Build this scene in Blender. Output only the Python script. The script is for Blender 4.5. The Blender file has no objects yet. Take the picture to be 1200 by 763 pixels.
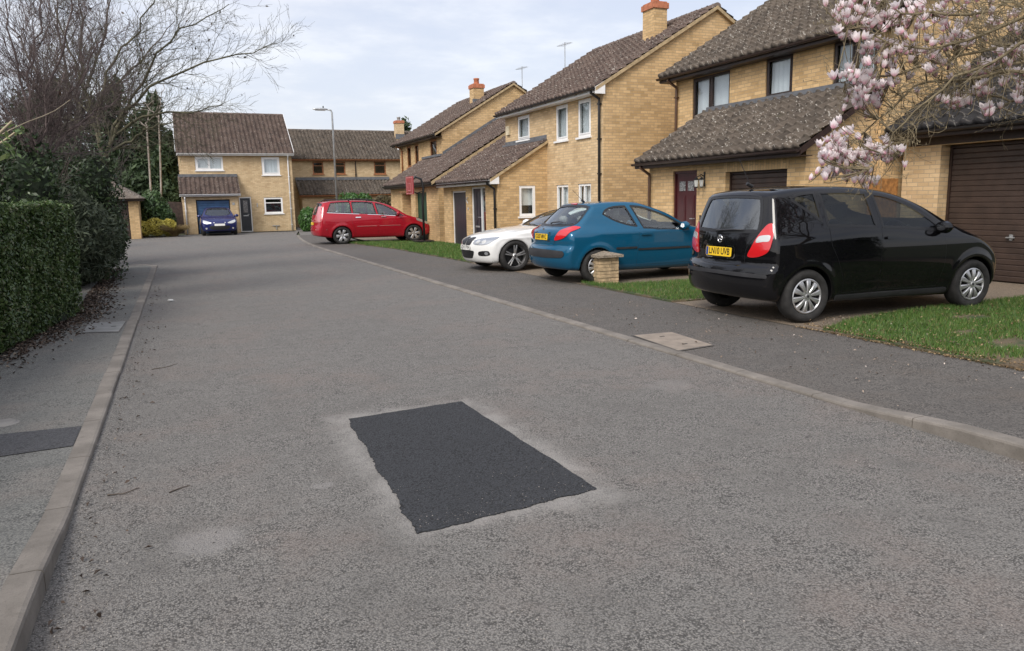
import bpy, bmesh, math, random
import numpy as np
from mathutils import Vector, Matrix
from mathutils.geometry import delaunay_2d_cdt
R_ = random.Random(11); RN = np.random.RandomState(5)
PI = math.pi
sc = bpy.context.scene; C = sc.collection

# ------------------------------------------------------------------ camera, sky, sun, exposure
CAMH = 1.6
FPX = 901.6
def _basis():
    PP = np.array([600., 381.5]); vz = np.array([705., 5760.]); vy = np.array([209., 241.5])
    f = math.sqrt(-((vz-PP) @ (vy-PP)))
    ray = lambda x, y: np.array([x-PP[0], -(y-PP[1]), -f])
    up = -ray(*vz); up /= np.linalg.norm(up)
    fy = ray(*vy); fy -= up*(fy @ up); fy /= np.linalg.norm(fy)
    return f, np.array([np.cross(fy, up), fy, up])
FPX, CR = _basis()
def at(x, y, X=None, Y=None, Z=None):
    """a direction seen in the photograph, met with a world plane (used only while laying things out)"""
    d = CR @ np.array([x-600., -(y-381.5), -FPX]); c = np.array([0, 0, CAMH])
    if X is not None: t = X/d[0]
    elif Y is not None: t = Y/d[1]
    else: t = (Z-CAMH)/d[2]
    return Vector(c+d*t)
cam = bpy.data.cameras.new('camera'); cam_o = bpy.data.objects.new('camera', cam); C.objects.link(cam_o)
m = Matrix([list(CR[0])+[0], list(CR[1])+[0], list(CR[2])+[CAMH], [0, 0, 0, 1]])
cam_o.matrix_world = m; cam.sensor_width = 36; cam.lens = FPX/1200*36; cam.clip_end = 3000; cam.clip_start = .05
sc.camera = cam_o
SUN_EL, SUN_AZ = math.radians(42), math.atan2(-.62, -.78)     # the bright part of the cloud, behind and left
w = bpy.data.worlds.new('World'); sc.world = w; w.use_nodes = True
sun = bpy.data.lights.new('sun', 'SUN'); sun.energy = 2.3; sun.angle = math.radians(24); sun.color = (1, .95, .88)
sun_o = bpy.data.objects.new('sun', sun); C.objects.link(sun_o)
sd = Vector((math.cos(SUN_AZ)*math.cos(SUN_EL), math.sin(SUN_AZ)*math.cos(SUN_EL), math.sin(SUN_EL)))
sun_o.rotation_euler = sd.to_track_quat('Z', 'Y').to_euler()
sc.view_settings.view_transform = 'Standard'; sc.view_settings.look = 'None'
sc.view_settings.gamma = 1; sc.view_settings.use_curve_mapping = False
sc.view_settings.exposure = 0.34
sc.cycles.max_bounces = 8; sc.cycles.transparent_max_bounces = 16; sc.cycles.diffuse_bounces = 3
sc.cycles.caustics_reflective = False; sc.cycles.caustics_refractive = False

# ------------------------------------------------------------------ shader arithmetic
class S:
    def __init__(s, nt, sock): s.nt = nt; s.k = sock
    def _m(s, op, *o, rev=False):
        n = s.nt.nodes.new('ShaderNodeMath'); n.operation = op
        a = [s, *o]
        if rev: a = a[::-1]
        for i, v in enumerate(a): put(s.nt, n.inputs[i], v)
        return S(s.nt, n.outputs[0])
    def __add__(s, o): return s._m('ADD', o)
    __radd__ = __add__
    def __sub__(s, o): return s._m('SUBTRACT', o)
    def __rsub__(s, o): return s._m('SUBTRACT', o, rev=True)
    def __mul__(s, o): return s._m('MULTIPLY', o)
    __rmul__ = __mul__
    def __truediv__(s, o): return s._m('DIVIDE', o)
    def abs(s): return s._m('ABSOLUTE')
    def max(s, o): return s._m('MAXIMUM', o)
    def min(s, o): return s._m('MINIMUM', o)
    def floor(s): return s._m('FLOOR')
    def fract(s): return s._m('FRACT')
    def sqrt(s): return s._m('SQRT')
    def gt(s, o): return s._m('GREATER_THAN', o)
    def pow(s, o): return s._m('POWER', o)
    def ss(s, a, b):       # smooth step, works both ways
        n = s.nt.nodes.new('ShaderNodeMapRange'); n.interpolation_type = 'SMOOTHSTEP'
        put(s.nt, n.inputs[0], s); rv = a > b
        n.inputs[1].default_value = min(a, b); n.inputs[2].default_value = max(a, b)
        n.inputs[3].default_value = 1. if rv else 0.; n.inputs[4].default_value = 0. if rv else 1.
        return S(s.nt, n.outputs[0])
def put(nt, sock, v):
    if isinstance(v, S): nt.links.new(v.k, sock)
    elif isinstance(v, (tuple, list)) and len(v) == 3 and sock.type == 'RGBA': sock.default_value = (*v, 1)
    else: sock.default_value = v
def nd(nt, typ, out=0, ins=None, **props):
    n = nt.nodes.new('ShaderNode'+typ)
    for k, v in props.items(): setattr(n, k, v)
    for k, v in (ins or {}).items(): put(nt, n.inputs[k], v)
    return S(nt, n.outputs[out])
def mix(nt, f, a, b, mode='MIX'):
    n = nt.nodes.new('ShaderNodeMix'); n.data_type = 'RGBA'; n.blend_type = mode
    put(nt, n.inputs[0], f); put(nt, n.inputs[6], a); put(nt, n.inputs[7], b)
    return S(nt, n.outputs[2])
def noise(nt, co, scale, detail=3, rough=.55, out=0):
    return nd(nt, 'TexNoise', out, {'Vector': co, 'Scale': scale, 'Detail': detail, 'Roughness': rough})
def voro(nt, co, scale, out=0, feature='F1'):
    return nd(nt, 'TexVoronoi', out, {'Vector': co, 'Scale': scale}, feature=feature)
def bump(nt, h, strength, dist=.01):
    return nd(nt, 'Bump', 0, {'Height': h, 'Strength': strength, 'Distance': dist})
MATS = {}
def mat(name, fn=None, **kw):
    if name in MATS: return MATS[name]
    m = bpy.data.materials.new(name); m.use_nodes = True; nt = m.node_tree
    b = nt.nodes['Principled BSDF']
    if fn:
        r = fn(nt); 
        if isinstance(r, dict): kw = {**kw, **r}
    for k, v in kw.items(): put(nt, b.inputs[k.replace('_', ' ')], v)
    MATS[name] = m
    return m
def plain(name, col, rough=.6, var=.12, scale=6, bmp=.0, bscale=60, **kw):
    def fn(nt):
        co = nd(nt, 'TexCoord', 3)
        n = noise(nt, co, scale, 4)
        c2 = tuple(x*(1-var*1.6) for x in col); c1 = tuple(min(1, x*(1+var)) for x in col)
        d = {'Base_Color': mix(nt, n.ss(.3, .7), c2, c1)}
        if bmp: d['Normal'] = bump(nt, noise(nt, co, bscale, 3), bmp, .004)
        return d
    return mat(name, fn, Roughness=rough, **kw)

# ------------------------------------------------------------------ sky
nt = w.node_tree; nt.nodes.clear()
co = nd(nt, 'TexCoord', 0)
sky = nd(nt, 'TexSky', 0, sky_type='NISHITA', sun_disc=False, sun_elevation=SUN_EL, sun_rotation=PI/2-SUN_AZ, air_density=1.2, dust_density=2.5, ozone_density=1.5)
sep = nd(nt, 'SeparateXYZ', 0, {0: co}); sx, sy, sz = [S(nt, sep.k.node.outputs[i]) for i in range(3)]
zz = sz.max(.03)+.12
cv = nd(nt, 'CombineXYZ', 0, {0: sx/zz, 1: sy/zz, 2: 0.0})
n1 = noise(nt, cv, .55, 6, .55); n2 = noise(nt, cv, 1.7, 5, .6)
cl = (n1*.6+n2*.4).ss(.40, .60)
ccol = mix(nt, sz.ss(.0, .55), (.85, .845, .90), (.70, .715, .82))
ccol = mix(nt, n2.ss(.35, .65), ccol, (.92, .92, .96))
blue = mix(nt, sz.ss(0, .5), (.74, .77, .87), (.56, .61, .77))
hmx = mix(nt, cl, blue, ccol)
# the veil is brighter round the hidden sun
vdot = nd(nt, 'VectorMath', 1, {0: co, 1: tuple(sd)}, operation='DOT_PRODUCT')
glow = vdot.ss(.1, 1.0)
veil = mix(nt, glow, (1, 1, 1), (1.9, 1.82, 1.7), 'MIX')
hmx = mix(nt, 1.0, hmx, veil, 'MULTIPLY')
bg1 = nd(nt, 'Background', 0, {'Color': hmx, 'Strength': 0.72})
bg2 = nd(nt, 'Background', 0, {'Color': sky, 'Strength': .03})
add = nd(nt, 'AddShader', 0, {0: bg1, 1: bg2})
wo = nt.nodes.new('ShaderNodeOutputWorld'); nt.links.new(add.k, wo.inputs[0])

# ------------------------------------------------------------------ materials
def UVc(nt): return nd(nt, 'UVMap', 0)
def asphalt(name, dark, light, tint, spec=1.0, patch=None, coarse=1.0):
    def fn(nt):
        co = nd(nt, 'TexCoord', 3)
        mac = noise(nt, co, .35, 5, .6); mid = noise(nt, co, 2.2, 5, .65); fine = noise(nt, co, 55, 4, .75); md2 = noise(nt, co, 7, 4, .7)
        v = voro(nt, co, 85*coarse); vc = voro(nt, co, 85*coarse, 1); v2 = voro(nt, co, 34*coarse); v2c = voro(nt, co, 34*coarse, 1)
        g = nd(nt, 'SeparateColor', 0, {0: vc}); g2 = nd(nt, 'SeparateColor', 0, {0: v2c})
        base = mix(nt, (mac*.3+mid*.7).ss(.36, .64), dark, light)
        base = mix(nt, noise(nt, co, .8, 4, .6).ss(.45, .65)*.75, base, tint)
        wear = (mid*.55+md2*.45).ss(.40, .62)            # where the binder has worn and single stones show
        base = mix(nt, (.38+wear*.50)*spec, base, mix(nt, g.ss(.08, .42), tuple(x*.30 for x in dark), tuple(min(1, x*1.20) for x in light)))
        base = mix(nt, v.ss(.42, .62)*(.35+wear*.30), base, tuple(x*.30 for x in dark))
        base = mix(nt, (fine+(wear-.5)*.14).ss(.56, .68)*.70, base, tuple(x*.28 for x in dark))
        chips = v2.ss(.20, .12)*g2.gt(.80)
        base = mix(nt, chips*.35*spec, base, tuple(min(1, x*1.7) for x in light))
        if patch:
            (cx, cy, hx, hy) = patch
            sp = nd(nt, 'SeparateXYZ', 0, {0: co}); X = S(nt, sp.k.node.outputs[0]); Y = S(nt, sp.k.node.outputs[1])
            dx = ((X-cx).abs()-hx).max(0.); dy = ((Y-cy).abs()-hy).max(0.)
            d = (dx*dx+dy*dy).sqrt()
            patchy = noise(nt, co, 3.1, 4, .65).ss(.36, .62)
            dust = (d+(mid-.5)*.20+(md2-.5)*.16+(fine-.5)*.10).ss(.18, .0)*(patchy*.65+.35)
            base = mix(nt, (dust*(fine.ss(.3, .6)*.5+.5))*.72, base, (.30, .285, .262))
            for (bx, by, br, am) in ((.02, 3.75, .22, .38), (.62, 4.25, .07, .40), (3.75, 5.3, .28, .18)):
                ex = X-bx; ey = Y-by; e = (ex*ex+ey*ey).sqrt()
                base = mix(nt, (e+(mid-.5)*.3+(md2-.5)*.1).ss(br, br*.3)*am, base, (.29, .275, .26))
        h = (1-v)*.6+fine*.8+(1-v2)*.35
        return {'Base_Color': base, 'Roughness': .9, 'Normal': bump(nt, h, 1.0, .008)}
    return mat(name, fn)
M_road = asphalt('worn_asphalt', (.116, .109, .099), (.205, .194, .177), (.200, .160, .137), .9, patch=(1.485, 4.52, .53, 1.08), coarse=1.45)
M_patch = asphalt('fresh_asphalt', (.015, .016, .018), (.034, .036, .040), (.022, .023, .026), 1.3, coarse=1.3)
M_pave_r = asphalt('pavement_asphalt', (.080, .073, .066), (.140, .128, .114), (.120, .096, .075), .8)
M_pave_l = asphalt('pavement_asphalt_left', (.135, .135, .124), (.195, .192, .175), (.215, .185, .160), .6)
M_pave_patch = asphalt('pavement_repair', (.055, .056, .06), (.08, .08, .085), (.07, .07, .07), .5)
M_drive = asphalt('concrete_drive', (.175, .138, .098), (.265, .212, .155), (.22, .165, .115), .5)
def _kerb(nt):
    co = nd(nt, 'TexCoord', 3); sp = nd(nt, 'SeparateXYZ', 0, {0: co}); Y = S(nt, sp.k.node.outputs[1])
    n = noise(nt, co, 3, 5, .6); f = noise(nt, co, 90, 3, .7)
    b = mix(nt, n.ss(.3, .7), (.135, .120, .102), (.215, .192, .166)); b = mix(nt, f.ss(.5, .75)*.5, b, (.08, .072, .062)); b = mix(nt, noise(nt, co, 9, 5, .7).ss(.55, .72)*.45, b, (.075, .066, .052))
    return {'Base_Color': b, 'Roughness': .9, 'Normal': bump(nt, f+n, .5, .004)}
M_kerb = mat('kerb_concrete', _kerb)
def _soil(nt):
    co = nd(nt, 'TexCoord', 3); n = noise(nt, co, 2.2, 5, .65); f = noise(nt, co, 45, 4, .7)
    b = mix(nt, n.ss(.4, .6), (.045, .075, .022), (.16, .115, .07)); b = mix(nt, f.ss(.3, .7)*.5, b, (.05, .045, .03))
    return {'Base_Color': b, 'Roughness': .95, 'Normal': bump(nt, f, .8, .02)}
M_soil = mat('lawn_soil', _soil)
def _ground(nt):
    co = nd(nt, 'TexCoord', 3); n = noise(nt, co, .4, 5, .65); f = noise(nt, co, 20, 4, .7)
    b = mix(nt, n.ss(.3, .7), (.05, .075, .03), (.09, .085, .05)); b = mix(nt, f.ss(.3, .7)*.4, b, (.04, .05, .02))
    return {'Base_Color': b, 'Roughness': .95, 'Normal': bump(nt, f, .8, .02)}
M_ground = mat('rough_ground', _ground)
def brickmat(name, c1, c2, mort):
    def fn(nt):
        uv = UVc(nt); co = nd(nt, 'TexCoord', 3)
        b = nd(nt, 'TexBrick', 0, {'Vector': uv, 'Color1': (0, 0, 0), 'Color2': (1, 1, 1), 'Mortar': (.5, .5, .5), 'Scale': 1.0, 'Mortar Size': .006, 'Mortar Smooth': .25, 'Bias': 0., 'Brick Width': .23, 'Row Height': .077})
        fac = S(nt, b.k.node.outputs[1])
        n = noise(nt, co, 1.1, 4, .6); f = noise(nt, co, 60, 3, .7); blot = noise(nt, uv, 6, 2, .5)
        col = mix(nt, b, c1, c2); col = mix(nt, blot.ss(.55, .75)*.45, col, tuple(x*.62 for x in c1))
        col = mix(nt, n.ss(.4, .75)*.35, col, tuple(min(1, x*1.22+.03) for x in c2))
        col = mix(nt, f.ss(.4, .7)*.18, col, tuple(x*.6 for x in c1))
        st = nd(nt, 'Mapping', 0, {0: uv, 3: (1.3, .22, 1.)}); col = mix(nt, noise(nt, st, 1.6, 5, .65).ss(.52, .75)*.30, col, tuple(x*.55 for x in c1)); col = mix(nt, noise(nt, co, .45, 4, .6).ss(.5, .7)*.18, col, (.62, .48, .31))
        col = mix(nt, fac, col, mort)
        h = (1-fac)*1.0+f*.25+blot*.2
        return {'Base_Color': col, 'Roughness': .9, 'Normal': bump(nt, h, .6, .008)}
    return mat(name, fn)
M_brick = brickmat('buff_brick', (.42, .275, .125), (.63, .43, .215), (.34, .26, .16))
M_brick2 = brickmat('buff_brick_pale', (.45, .31, .165), (.64, .47, .27), (.37, .295, .20))
M_brick3 = brickmat('ochre_brick', (.47, .33, .18), (.62, .47, .28), (.37, .29, .19))
def tilemat(name, a, b_, lich):
    def fn(nt):
        uv = UVc(nt); sp = nd(nt, 'SeparateXYZ', 0, {0: uv}); u = S(nt, sp.k.node.outputs[0]); v = S(nt, sp.k.node.outputs[1])
        cell = nd(nt, 'CombineXYZ', 0, {0: (u/.25).floor(), 1: (v/.29).floor(), 2: 0.})
        wn = nd(nt, 'TexWhiteNoise', 0, {0: cell}, noise_dimensions='3D')
        n = noise(nt, uv, .8, 4, .6); f = noise(nt, uv, 30, 4, .7)
        col = mix(nt, wn*.75+n*.4-.1, a, b_)
        col = mix(nt, f.ss(.45, .7)*.35, col, tuple(x*.45 for x in a))
        uv2 = nd(nt, 'Mapping', 0, {0: uv, 3: (1.0, .8, 1.)})
        sp1 = (voro(nt, uv2, 12)+(f-.5)*.45).ss(.24, .12)*noise(nt, uv, 2.6, 4, .7).ss(.42, .60)
        sp2 = (voro(nt, uv2, 19)+(f-.5)*.3).ss(.26, .10)*noise(nt, uv, 1.7, 3).ss(.38, .56)
        col = mix(nt, (sp1+sp2).min(1.)*lich, col, (.50, .47, .42))
        edge = (v/.29).fract().ss(.16, .02)*f.ss(.35, .6); col = mix(nt, edge*.35, col, (.30, .26, .22))
        gn = noise(nt, uv, 2.3, 4, .7).ss(.6, .75)*.35
        col = mix(nt, gn, col, (.12, .11, .06))
        return {'Base_Color': col, 'Roughness': .9, 'Normal': bump(nt, f, .5, .006)}
    return mat(name, fn)
M_tile = tilemat('brown_roof_tile', (.070, .048, .041), (.165, .118, .097), .95)
M_tile_grey = tilemat('grey_brown_roof_tile', (.062, .050, .040), (.150, .120, .094), .95)
M_tile_dark = tilemat('dark_roof_tile', (.016, .015, .016), (.034, .032, .033), .35)
M_white = plain('white_upvc', (.78, .78, .77), .35, .03)
M_brown = plain('dark_brown_wood', (.030, .016, .012), .45, .2, 12)
M_brownp = plain('brown_plastic', (.085, .045, .025), .4, .1)
M_black = plain('black_plastic', (.014, .014, .015), .4, .1)
M_tanwood = plain('orange_brown_wood', (.30, .12, .045), .55, .2, 10)
M_lead = plain('lead_flashing', (.115, .12, .13), .6, .15, 5, .3, 20)
M_verge = plain('verge_mortar', (.40, .30, .17), .9, .15, 8, .4, 50)
M_terra = plain('terracotta', (.42, .15, .075), .8, .15, 8, .3, 60)
M_metal = plain('galvanised_steel', (.42, .43, .43), .45, .12, 9, Metallic=.6)
M_curt = plain('net_curtain', (.62, .65, .68), .9, .03, 3)
M_blind = plain('white_blind', (.70, .70, .68), .8, .04, 3)
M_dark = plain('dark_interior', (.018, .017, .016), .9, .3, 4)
M_ddoor = plain('anthracite_door', (.020, .023, .030), .4, .1)
M_mdoor = plain('maroon_door', (.055, .010, .012), .3, .1)
M_gdoor = plain('green_door', (.010, .055, .032), .4, .1)
M_gbrown = plain('brown_garage_door', (.045, .028, .021), .5, .15, 4)
M_gblue = plain('blue_garage_door', (.025, .075, .17), .45, .12, 4)
M_gate = plain('timber_gate', (.34, .16, .05), .7, .25, 14)
M_fence = plain('dark_timber', (.060, .040, .034), .8, .3, 8)
def _glass(nt):
    fr = nd(nt, 'LayerWeight', 1, {'Blend': .5}); lw = (fr.pow(5.)*.9+.06).min(1.)
    t = nd(nt, 'BsdfTransparent', 0, {'Color': (.95, .97, .97)}); g = nd(nt, 'BsdfGlossy', 0, {'Color': (.95, .98, 1), 'Roughness': .015})
    m = nd(nt, 'MixShader', 0, {0: lw, 1: t, 2: g})
    nt.links.new(m.k, nt.nodes['Material Output'].inputs[0])
M_glass = mat('window_glass', _glass)
def carglass(name, tint, refl):
    def fn(nt):
        fr = nd(nt, 'LayerWeight', 1, {'Blend': .5}); lw = (fr.pow(5.)*.92+.045+refl).min(1.)
        t = nd(nt, 'BsdfTransparent', 0, {'Color': tint}); g = nd(nt, 'BsdfGlossy', 0, {'Color': (.93, .97, 1), 'Roughness': .02})
        m = nd(nt, 'MixShader', 0, {0: lw, 1: t, 2: g})
        nt.links.new(m.k, nt.nodes['Material Output'].inputs[0])
    return mat(name, fn)
M_cglass = carglass('car_glass', (.74, .81, .79), .08)
M_cglass_dark = carglass('tinted_car_glass', (.26, .29, .29), .0)

# ------------------------------------------------------------------ mesh helpers
class MB:
    def __init__(s): s.v = []; s.f = []; s.uv = []; s.smooth = False
    def poly(s, pts, uvs=None):
        i = len(s.v); s.v += [tuple(p) for p in pts]; s.f.append(tuple(range(i, i+len(pts))))
        s.uv += list(uvs) if uvs else [(0, 0)]*len(pts)
    def box(s, lo, hi, T=None, b=0.):
        x0, y0, z0 = lo; x1, y1, z1 = hi
        q = [(x0,y0,z0),(x1,y0,z0),(x1,y1,z0),(x0,y1,z0),(x0,y0,z1),(x1,y0,z1),(x1,y1,z1),(x0,y1,z1)]
        T = T or (lambda *p: Vector(p))
        for f in ((0,3,2,1),(4,5,6,7),(0,1,5,4),(1,2,6,5),(2,3,7,6),(3,0,4,7)):
            pp = [T(*q[k]) for k in f]
            n = [abs(q[f[0]][a]-q[f[2]][a]) < 1e-9 for a in range(3)]
            ax = n.index(True) if True in n else 2
            a, c = [(1,2),(0,2),(0,1)][ax]
            s.poly(pp, [(q[k][a], q[k][c]) for k in f])
    def tube(s, pts, rads, n=6, cap=True):
        pts = [Vector(p) for p in pts]; rings = []
        ref = Vector((0, 0, 1))
        for i, p in enumerate(pts):
            t = (pts[min(i+1, len(pts)-1)]-pts[max(i-1, 0)])
            t = t.normalized() if t.length > 1e-9 else Vector((0, 0, 1))
            if i == 0:
                ref = t.orthogonal().normalized()
            a = (ref-t*ref.dot(t)); a = a.normalized() if a.length > 1e-6 else t.orthogonal().normalized(); ref = a
            b = t.cross(a); r = rads[i] if hasattr(rads, '__len__') else rads
            rings.append([p+(a*math.cos(2*PI*k/n)+b*math.sin(2*PI*k/n))*r for k in range(n)])
        base = len(s.v)
        for r in rings: s.v += [tuple(p) for p in r]
        for i in range(len(rings)-1):
            for k in range(n):
                a0 = base+i*n+k; a1 = base+i*n+(k+1) % n
                s.f.append((a0, a1, a1+n, a0+n)); s.uv += [(0, 0)]*4
        if cap:
            s.f.append(tuple(base+k for k in range(n))[::-1]); s.uv += [(0, 0)]*n
            s.f.append(tuple(base+(len(rings)-1)*n+k for k in range(n))); s.uv += [(0, 0)]*n
    def lathe(s, prof, n=24, T=None):     # prof (r, h) turned about local z
        T = T or (lambda *p: Vector(p)); base = len(s.v)
        for r, h in prof: s.v += [tuple(T(r*math.cos(2*PI*k/n), r*math.sin(2*PI*k/n), h)) for k in range(n)]
        for i in range(len(prof)-1):
            for k in range(n):
                a0 = base+i*n+k; a1 = base+i*n+(k+1) % n
                s.f.append((a0, a1, a1+n, a0+n)); s.uv += [(0, 0)]*4
    def prism(s, poly, h0, h1, T=None):   # poly in local xy
        T = T or (lambda *p: Vector(p)); n = len(poly)
        s.poly([T(x, y, h0) for x, y in poly][::-1], [(x, y) for x, y in poly][::-1]); s.poly([T(x, y, h1) for x, y in poly], list(poly))
        for i in range(n):
            a, b = poly[i], poly[(i+1) % n]
            s.poly([T(*a, h0), T(*b, h0), T(*b, h1), T(*a, h1)], [(a[0], h0), (b[0], h0), (b[0], h1), (a[0], h1)])
    def build(s, name, m, parent=None, smooth=None, bevel=0.):
        me = bpy.data.meshes.new(name); me.from_pydata(s.v, [], s.f)
        ul = me.uv_layers.new(name='UVMap'); ul.data.foreach_set('uv', np.array(s.uv, dtype=np.float32).ravel())
        if m: me.materials.append(m)
        if smooth if smooth is not None else s.smooth: me.polygons.foreach_set('use_smooth', [True]*len(me.polygons))
        o = bpy.data.objects.new(name, me); C.objects.link(o)
        if parent: o.parent = parent; o.matrix_parent_inverse = Matrix()
        if parent and parent.get('_abs'):
            ow = Vector(parent['_abs']); me.transform(Matrix.Translation(-ow))
        if bevel:
            bm = bmesh.new(); bm.from_mesh(me); bmesh.ops.remove_doubles(bm, verts=bm.verts, dist=1e-5)
            bmesh.ops.bevel(bm, geom=list(bm.edges), offset=bevel, segments=2, affect='EDGES', clamp_overlap=True)
            bm.to_mesh(me); bm.free()
        return o
def np_obj(name, v, f, m, parent=None, smooth=False):
    """v (n,3) array, f (k,3|4) array"""
    me = bpy.data.meshes.new(name); k = f.shape[1]
    me.vertices.add(len(v)); me.vertices.foreach_set('co', np.ascontiguousarray(v, dtype=np.float32).ravel())
    me.loops.add(f.size); me.loops.foreach_set('vertex_index', np.ascontiguousarray(f, dtype=np.int32).ravel())
    me.polygons.add(len(f)); me.polygons.foreach_set('loop_start', np.arange(0, f.size, k, dtype=np.int32))
    try: me.polygons.foreach_set('loop_total', np.full(len(f), k, dtype=np.int32))
    except Exception: pass
    if smooth: me.polygons.foreach_set('use_smooth', [True]*len(f))
    me.materials.append(m); me.update(); me.validate()
    o = bpy.data.objects.new(name, me); C.objects.link(o)
    if parent:
        o.parent = parent
        if parent.get('_abs'): me.transform(Matrix.Translation(-Vector(parent['_abs'])))
    return o
def thing(name, label, cat, loc=(0, 0, 0), group=None, absolute=True):
    o = bpy.data.objects.new(name, None); C.objects.link(o); o.location = loc; o.empty_display_size = .2
    o['label'] = label; o['category'] = cat
    if group: o['group'] = group
    if absolute: o['_abs'] = tuple(loc)     # its parts are written in world metres
    return o
def tag(o, label, cat, group=None, kind=None):
    o['label'] = label; o['category'] = cat
    if group: o['group'] = group
    if kind: o['kind'] = kind
    return o
def rebase(mb, loc):
    mb.v = [(a-loc[0], b-loc[1], c-loc[2]) for a, b, c in mb.v]
def solo(name, mb, m, label, cat, loc, group=None, kind=None, smooth=None):
    rebase(mb, loc); o = mb.build(name, m, smooth=smooth); o.location = loc
    return tag(o, label, cat, group, kind)
def struct(name, mb, m):
    o = mb.build(name, m); o['kind'] = 'structure'; return o

# wall frames: u runs to the right seen from outside, v up, n outwards
def FX(X):   # wall facing -X
    return lambda u, v, n: Vector((X-n, -u, v))
def FY(Y):   # wall facing -Y
    return lambda u, v, n: Vector((u, Y-n, v))
def panel(mb, T, u0, u1, v0, v1, holes=(), depth=.09, top=None, uo=0.):
    """flat wall with real openings; top: list of (u,v) continuing the outline above v1 (a gable)"""
    us = sorted({u0, u1, *[h[0] for h in holes], *[h[1] for h in holes]})
    vs = sorted({v0, v1, *[h[2] for h in holes], *[h[3] for h in holes]})
    for a, b in zip(us, us[1:]):
        for c, d in zip(vs, vs[1:]):
            mu, mv = (a+b)/2, (c+d)/2
            if any(h[0] < mu < h[1] and h[2] < mv < h[3] for h in holes): continue
            mb.poly([T(a, c, 0), T(b, c, 0), T(b, d, 0), T(a, d, 0)], [(a+uo, c), (b+uo, c), (b+uo, d), (a+uo, d)])
    for h in holes:
        a, b, c, d = h[:4]; D = h[4] if len(h) > 4 else depth
        for (p, q) in (((a, c), (a, d)), ((a, d), (b, d)), ((b, d), (b, c)), ((b, c), (a, c))):
            ho = p[0] != q[0]
            if ho: uvs = [(p[0], p[1]), (q[0], q[1]), (q[0], q[1]+D), (p[0], p[1]+D)]
            else: uvs = [(p[0], p[1]), (q[0], q[1]), (q[0]+D, q[1]), (p[0]+D, p[1])]
            mb.poly([T(*p, 0), T(*q, 0), T(*q, -D), T(*p, -D)], uvs)
    if top:
        mb.poly([T(u0, v1, 0), T(u1, v1, 0)]+[T(u, v, 0) for u, v in top], [(u0, v1), (u1, v1)]+list(top))
def rot90(T): return T
def brick_course(mb, T, a, b, v, n=.004):   # a soldier course over an opening
    mb.box((a-.05, v, .0), (b+.05, v+.215, n), lambda u, vv, nn: T(u, vv, nn))
    k = len(mb.uv)
    for i in range(k-24, k): mb.uv[i] = (mb.uv[i][1]+3.1, mb.uv[i][0])

def roof(name, parent, E0, E1, up, rise_len, m, hmul=1.0, thick=.05):
    """pantiled slope: E0->E1 along the eave (left to right from outside), up = unit vector up the slope"""
    E0, E1, up = Vector(E0), Vector(E1), Vector(up).normalized()
    L = (E1-E0).length; U = (E1-E0).normalized(); Nn = U.cross(up).normalized()
    per, ex = .25, .29; nu = max(8, int(L/per*10)); nc = int(math.ceil(rise_len/ex))
    us = np.linspace(0, L, nu+1); ph = (us/per) % 1
    roll = .034*np.cos(2*PI*(ph-.3))*(1+.25*np.cos(2*PI*(ph-.3)))*hmul+.03
    verts = []; uvs = []
    rows = []
    for k in range(nc):
        v0 = k*ex; v1 = min((k+1)*ex, rise_len)
        jit = RN.normal(0, .002, int(L/per)+2); ju = jit[np.minimum((us/per).astype(int), len(jit)-1)]
        rows.append((v0-.013, .050+roll+ju)); rows.append((v1, roll*1.0+ju*.3))
    def vert(u, v, h): return np.array(E0)+np.outer(u, np.array(U))+np.array(up)*v+np.outer(h, np.array(Nn))
    V = [vert(us, 0, np.full(nu+1, -thick+.01))]
    vv = [0.]
    for v, h in rows: V.append(vert(us, v, h)); vv.append(v)
    V.append(vert(us, rise_len, np.full(nu+1, -thick))); vv.append(rise_len)
    V = np.concatenate(V); nr = len(vv); n1 = nu+1
    idx = np.arange(nr*n1).reshape(nr, n1)
    q = np.stack([idx[:-1, :-1], idx[:-1, 1:], idx[1:, 1:], idx[1:, :-1]], -1).reshape(-1, 4)
    q = np.concatenate([q, np.stack([idx[0, :-1], idx[-1, :-1], idx[-1, 1:], idx[0, 1:]], -1)])
    o = np_obj(name, V, q, m, parent)
    ul = o.data.uv_layers.new(name='UVMap')
    li = np.zeros(len(o.data.loops), dtype=np.int32); o.data.loops.foreach_get('vertex_index', li)
    uvv = np.stack([np.tile(us, nr), np.repeat(np.array(vv)+.001, n1)], -1)
    # keep riser faces with their own course
    ul.data.foreach_set('uv', uvv[li].astype(np.float32).ravel())
    return o
def ridge(parent, a, b, m, r=.12):
    mb = MB(); a, b = Vector(a), Vector(b); n = max(1, int((b-a).length/.45)); d = (b-a)/n; U = d.normalized(); s = U.cross(Vector((0, 0, 1)))
    for i in range(n):
        p, q = a+d*i, a+d*(i+1)*1.0
        j = R_.uniform(-.006, .006)
        pr = [(math.cos(t), math.sin(t)) for t in np.linspace(-.15, PI+.15, 8)]
        A = [p+s*(c*r)+Vector((0, 0, z*r*.8+j-.02)) for c, z in pr]; B = [q+s*(c*r*.95)+Vector((0, 0, z*r*.75+j-.02)) for c, z in pr]
        for k in range(7): mb.poly([A[k], A[k+1], B[k+1], B[k]], [(p.x+p.y, k*.05), (p.x+p.y, k*.05+.05), (q.x+q.y, k*.05+.05), (q.x+q.y, k*.05)])
        mb.poly(A[::-1]); mb.poly(B)
    return mb.build('ridge', m, parent)

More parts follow.
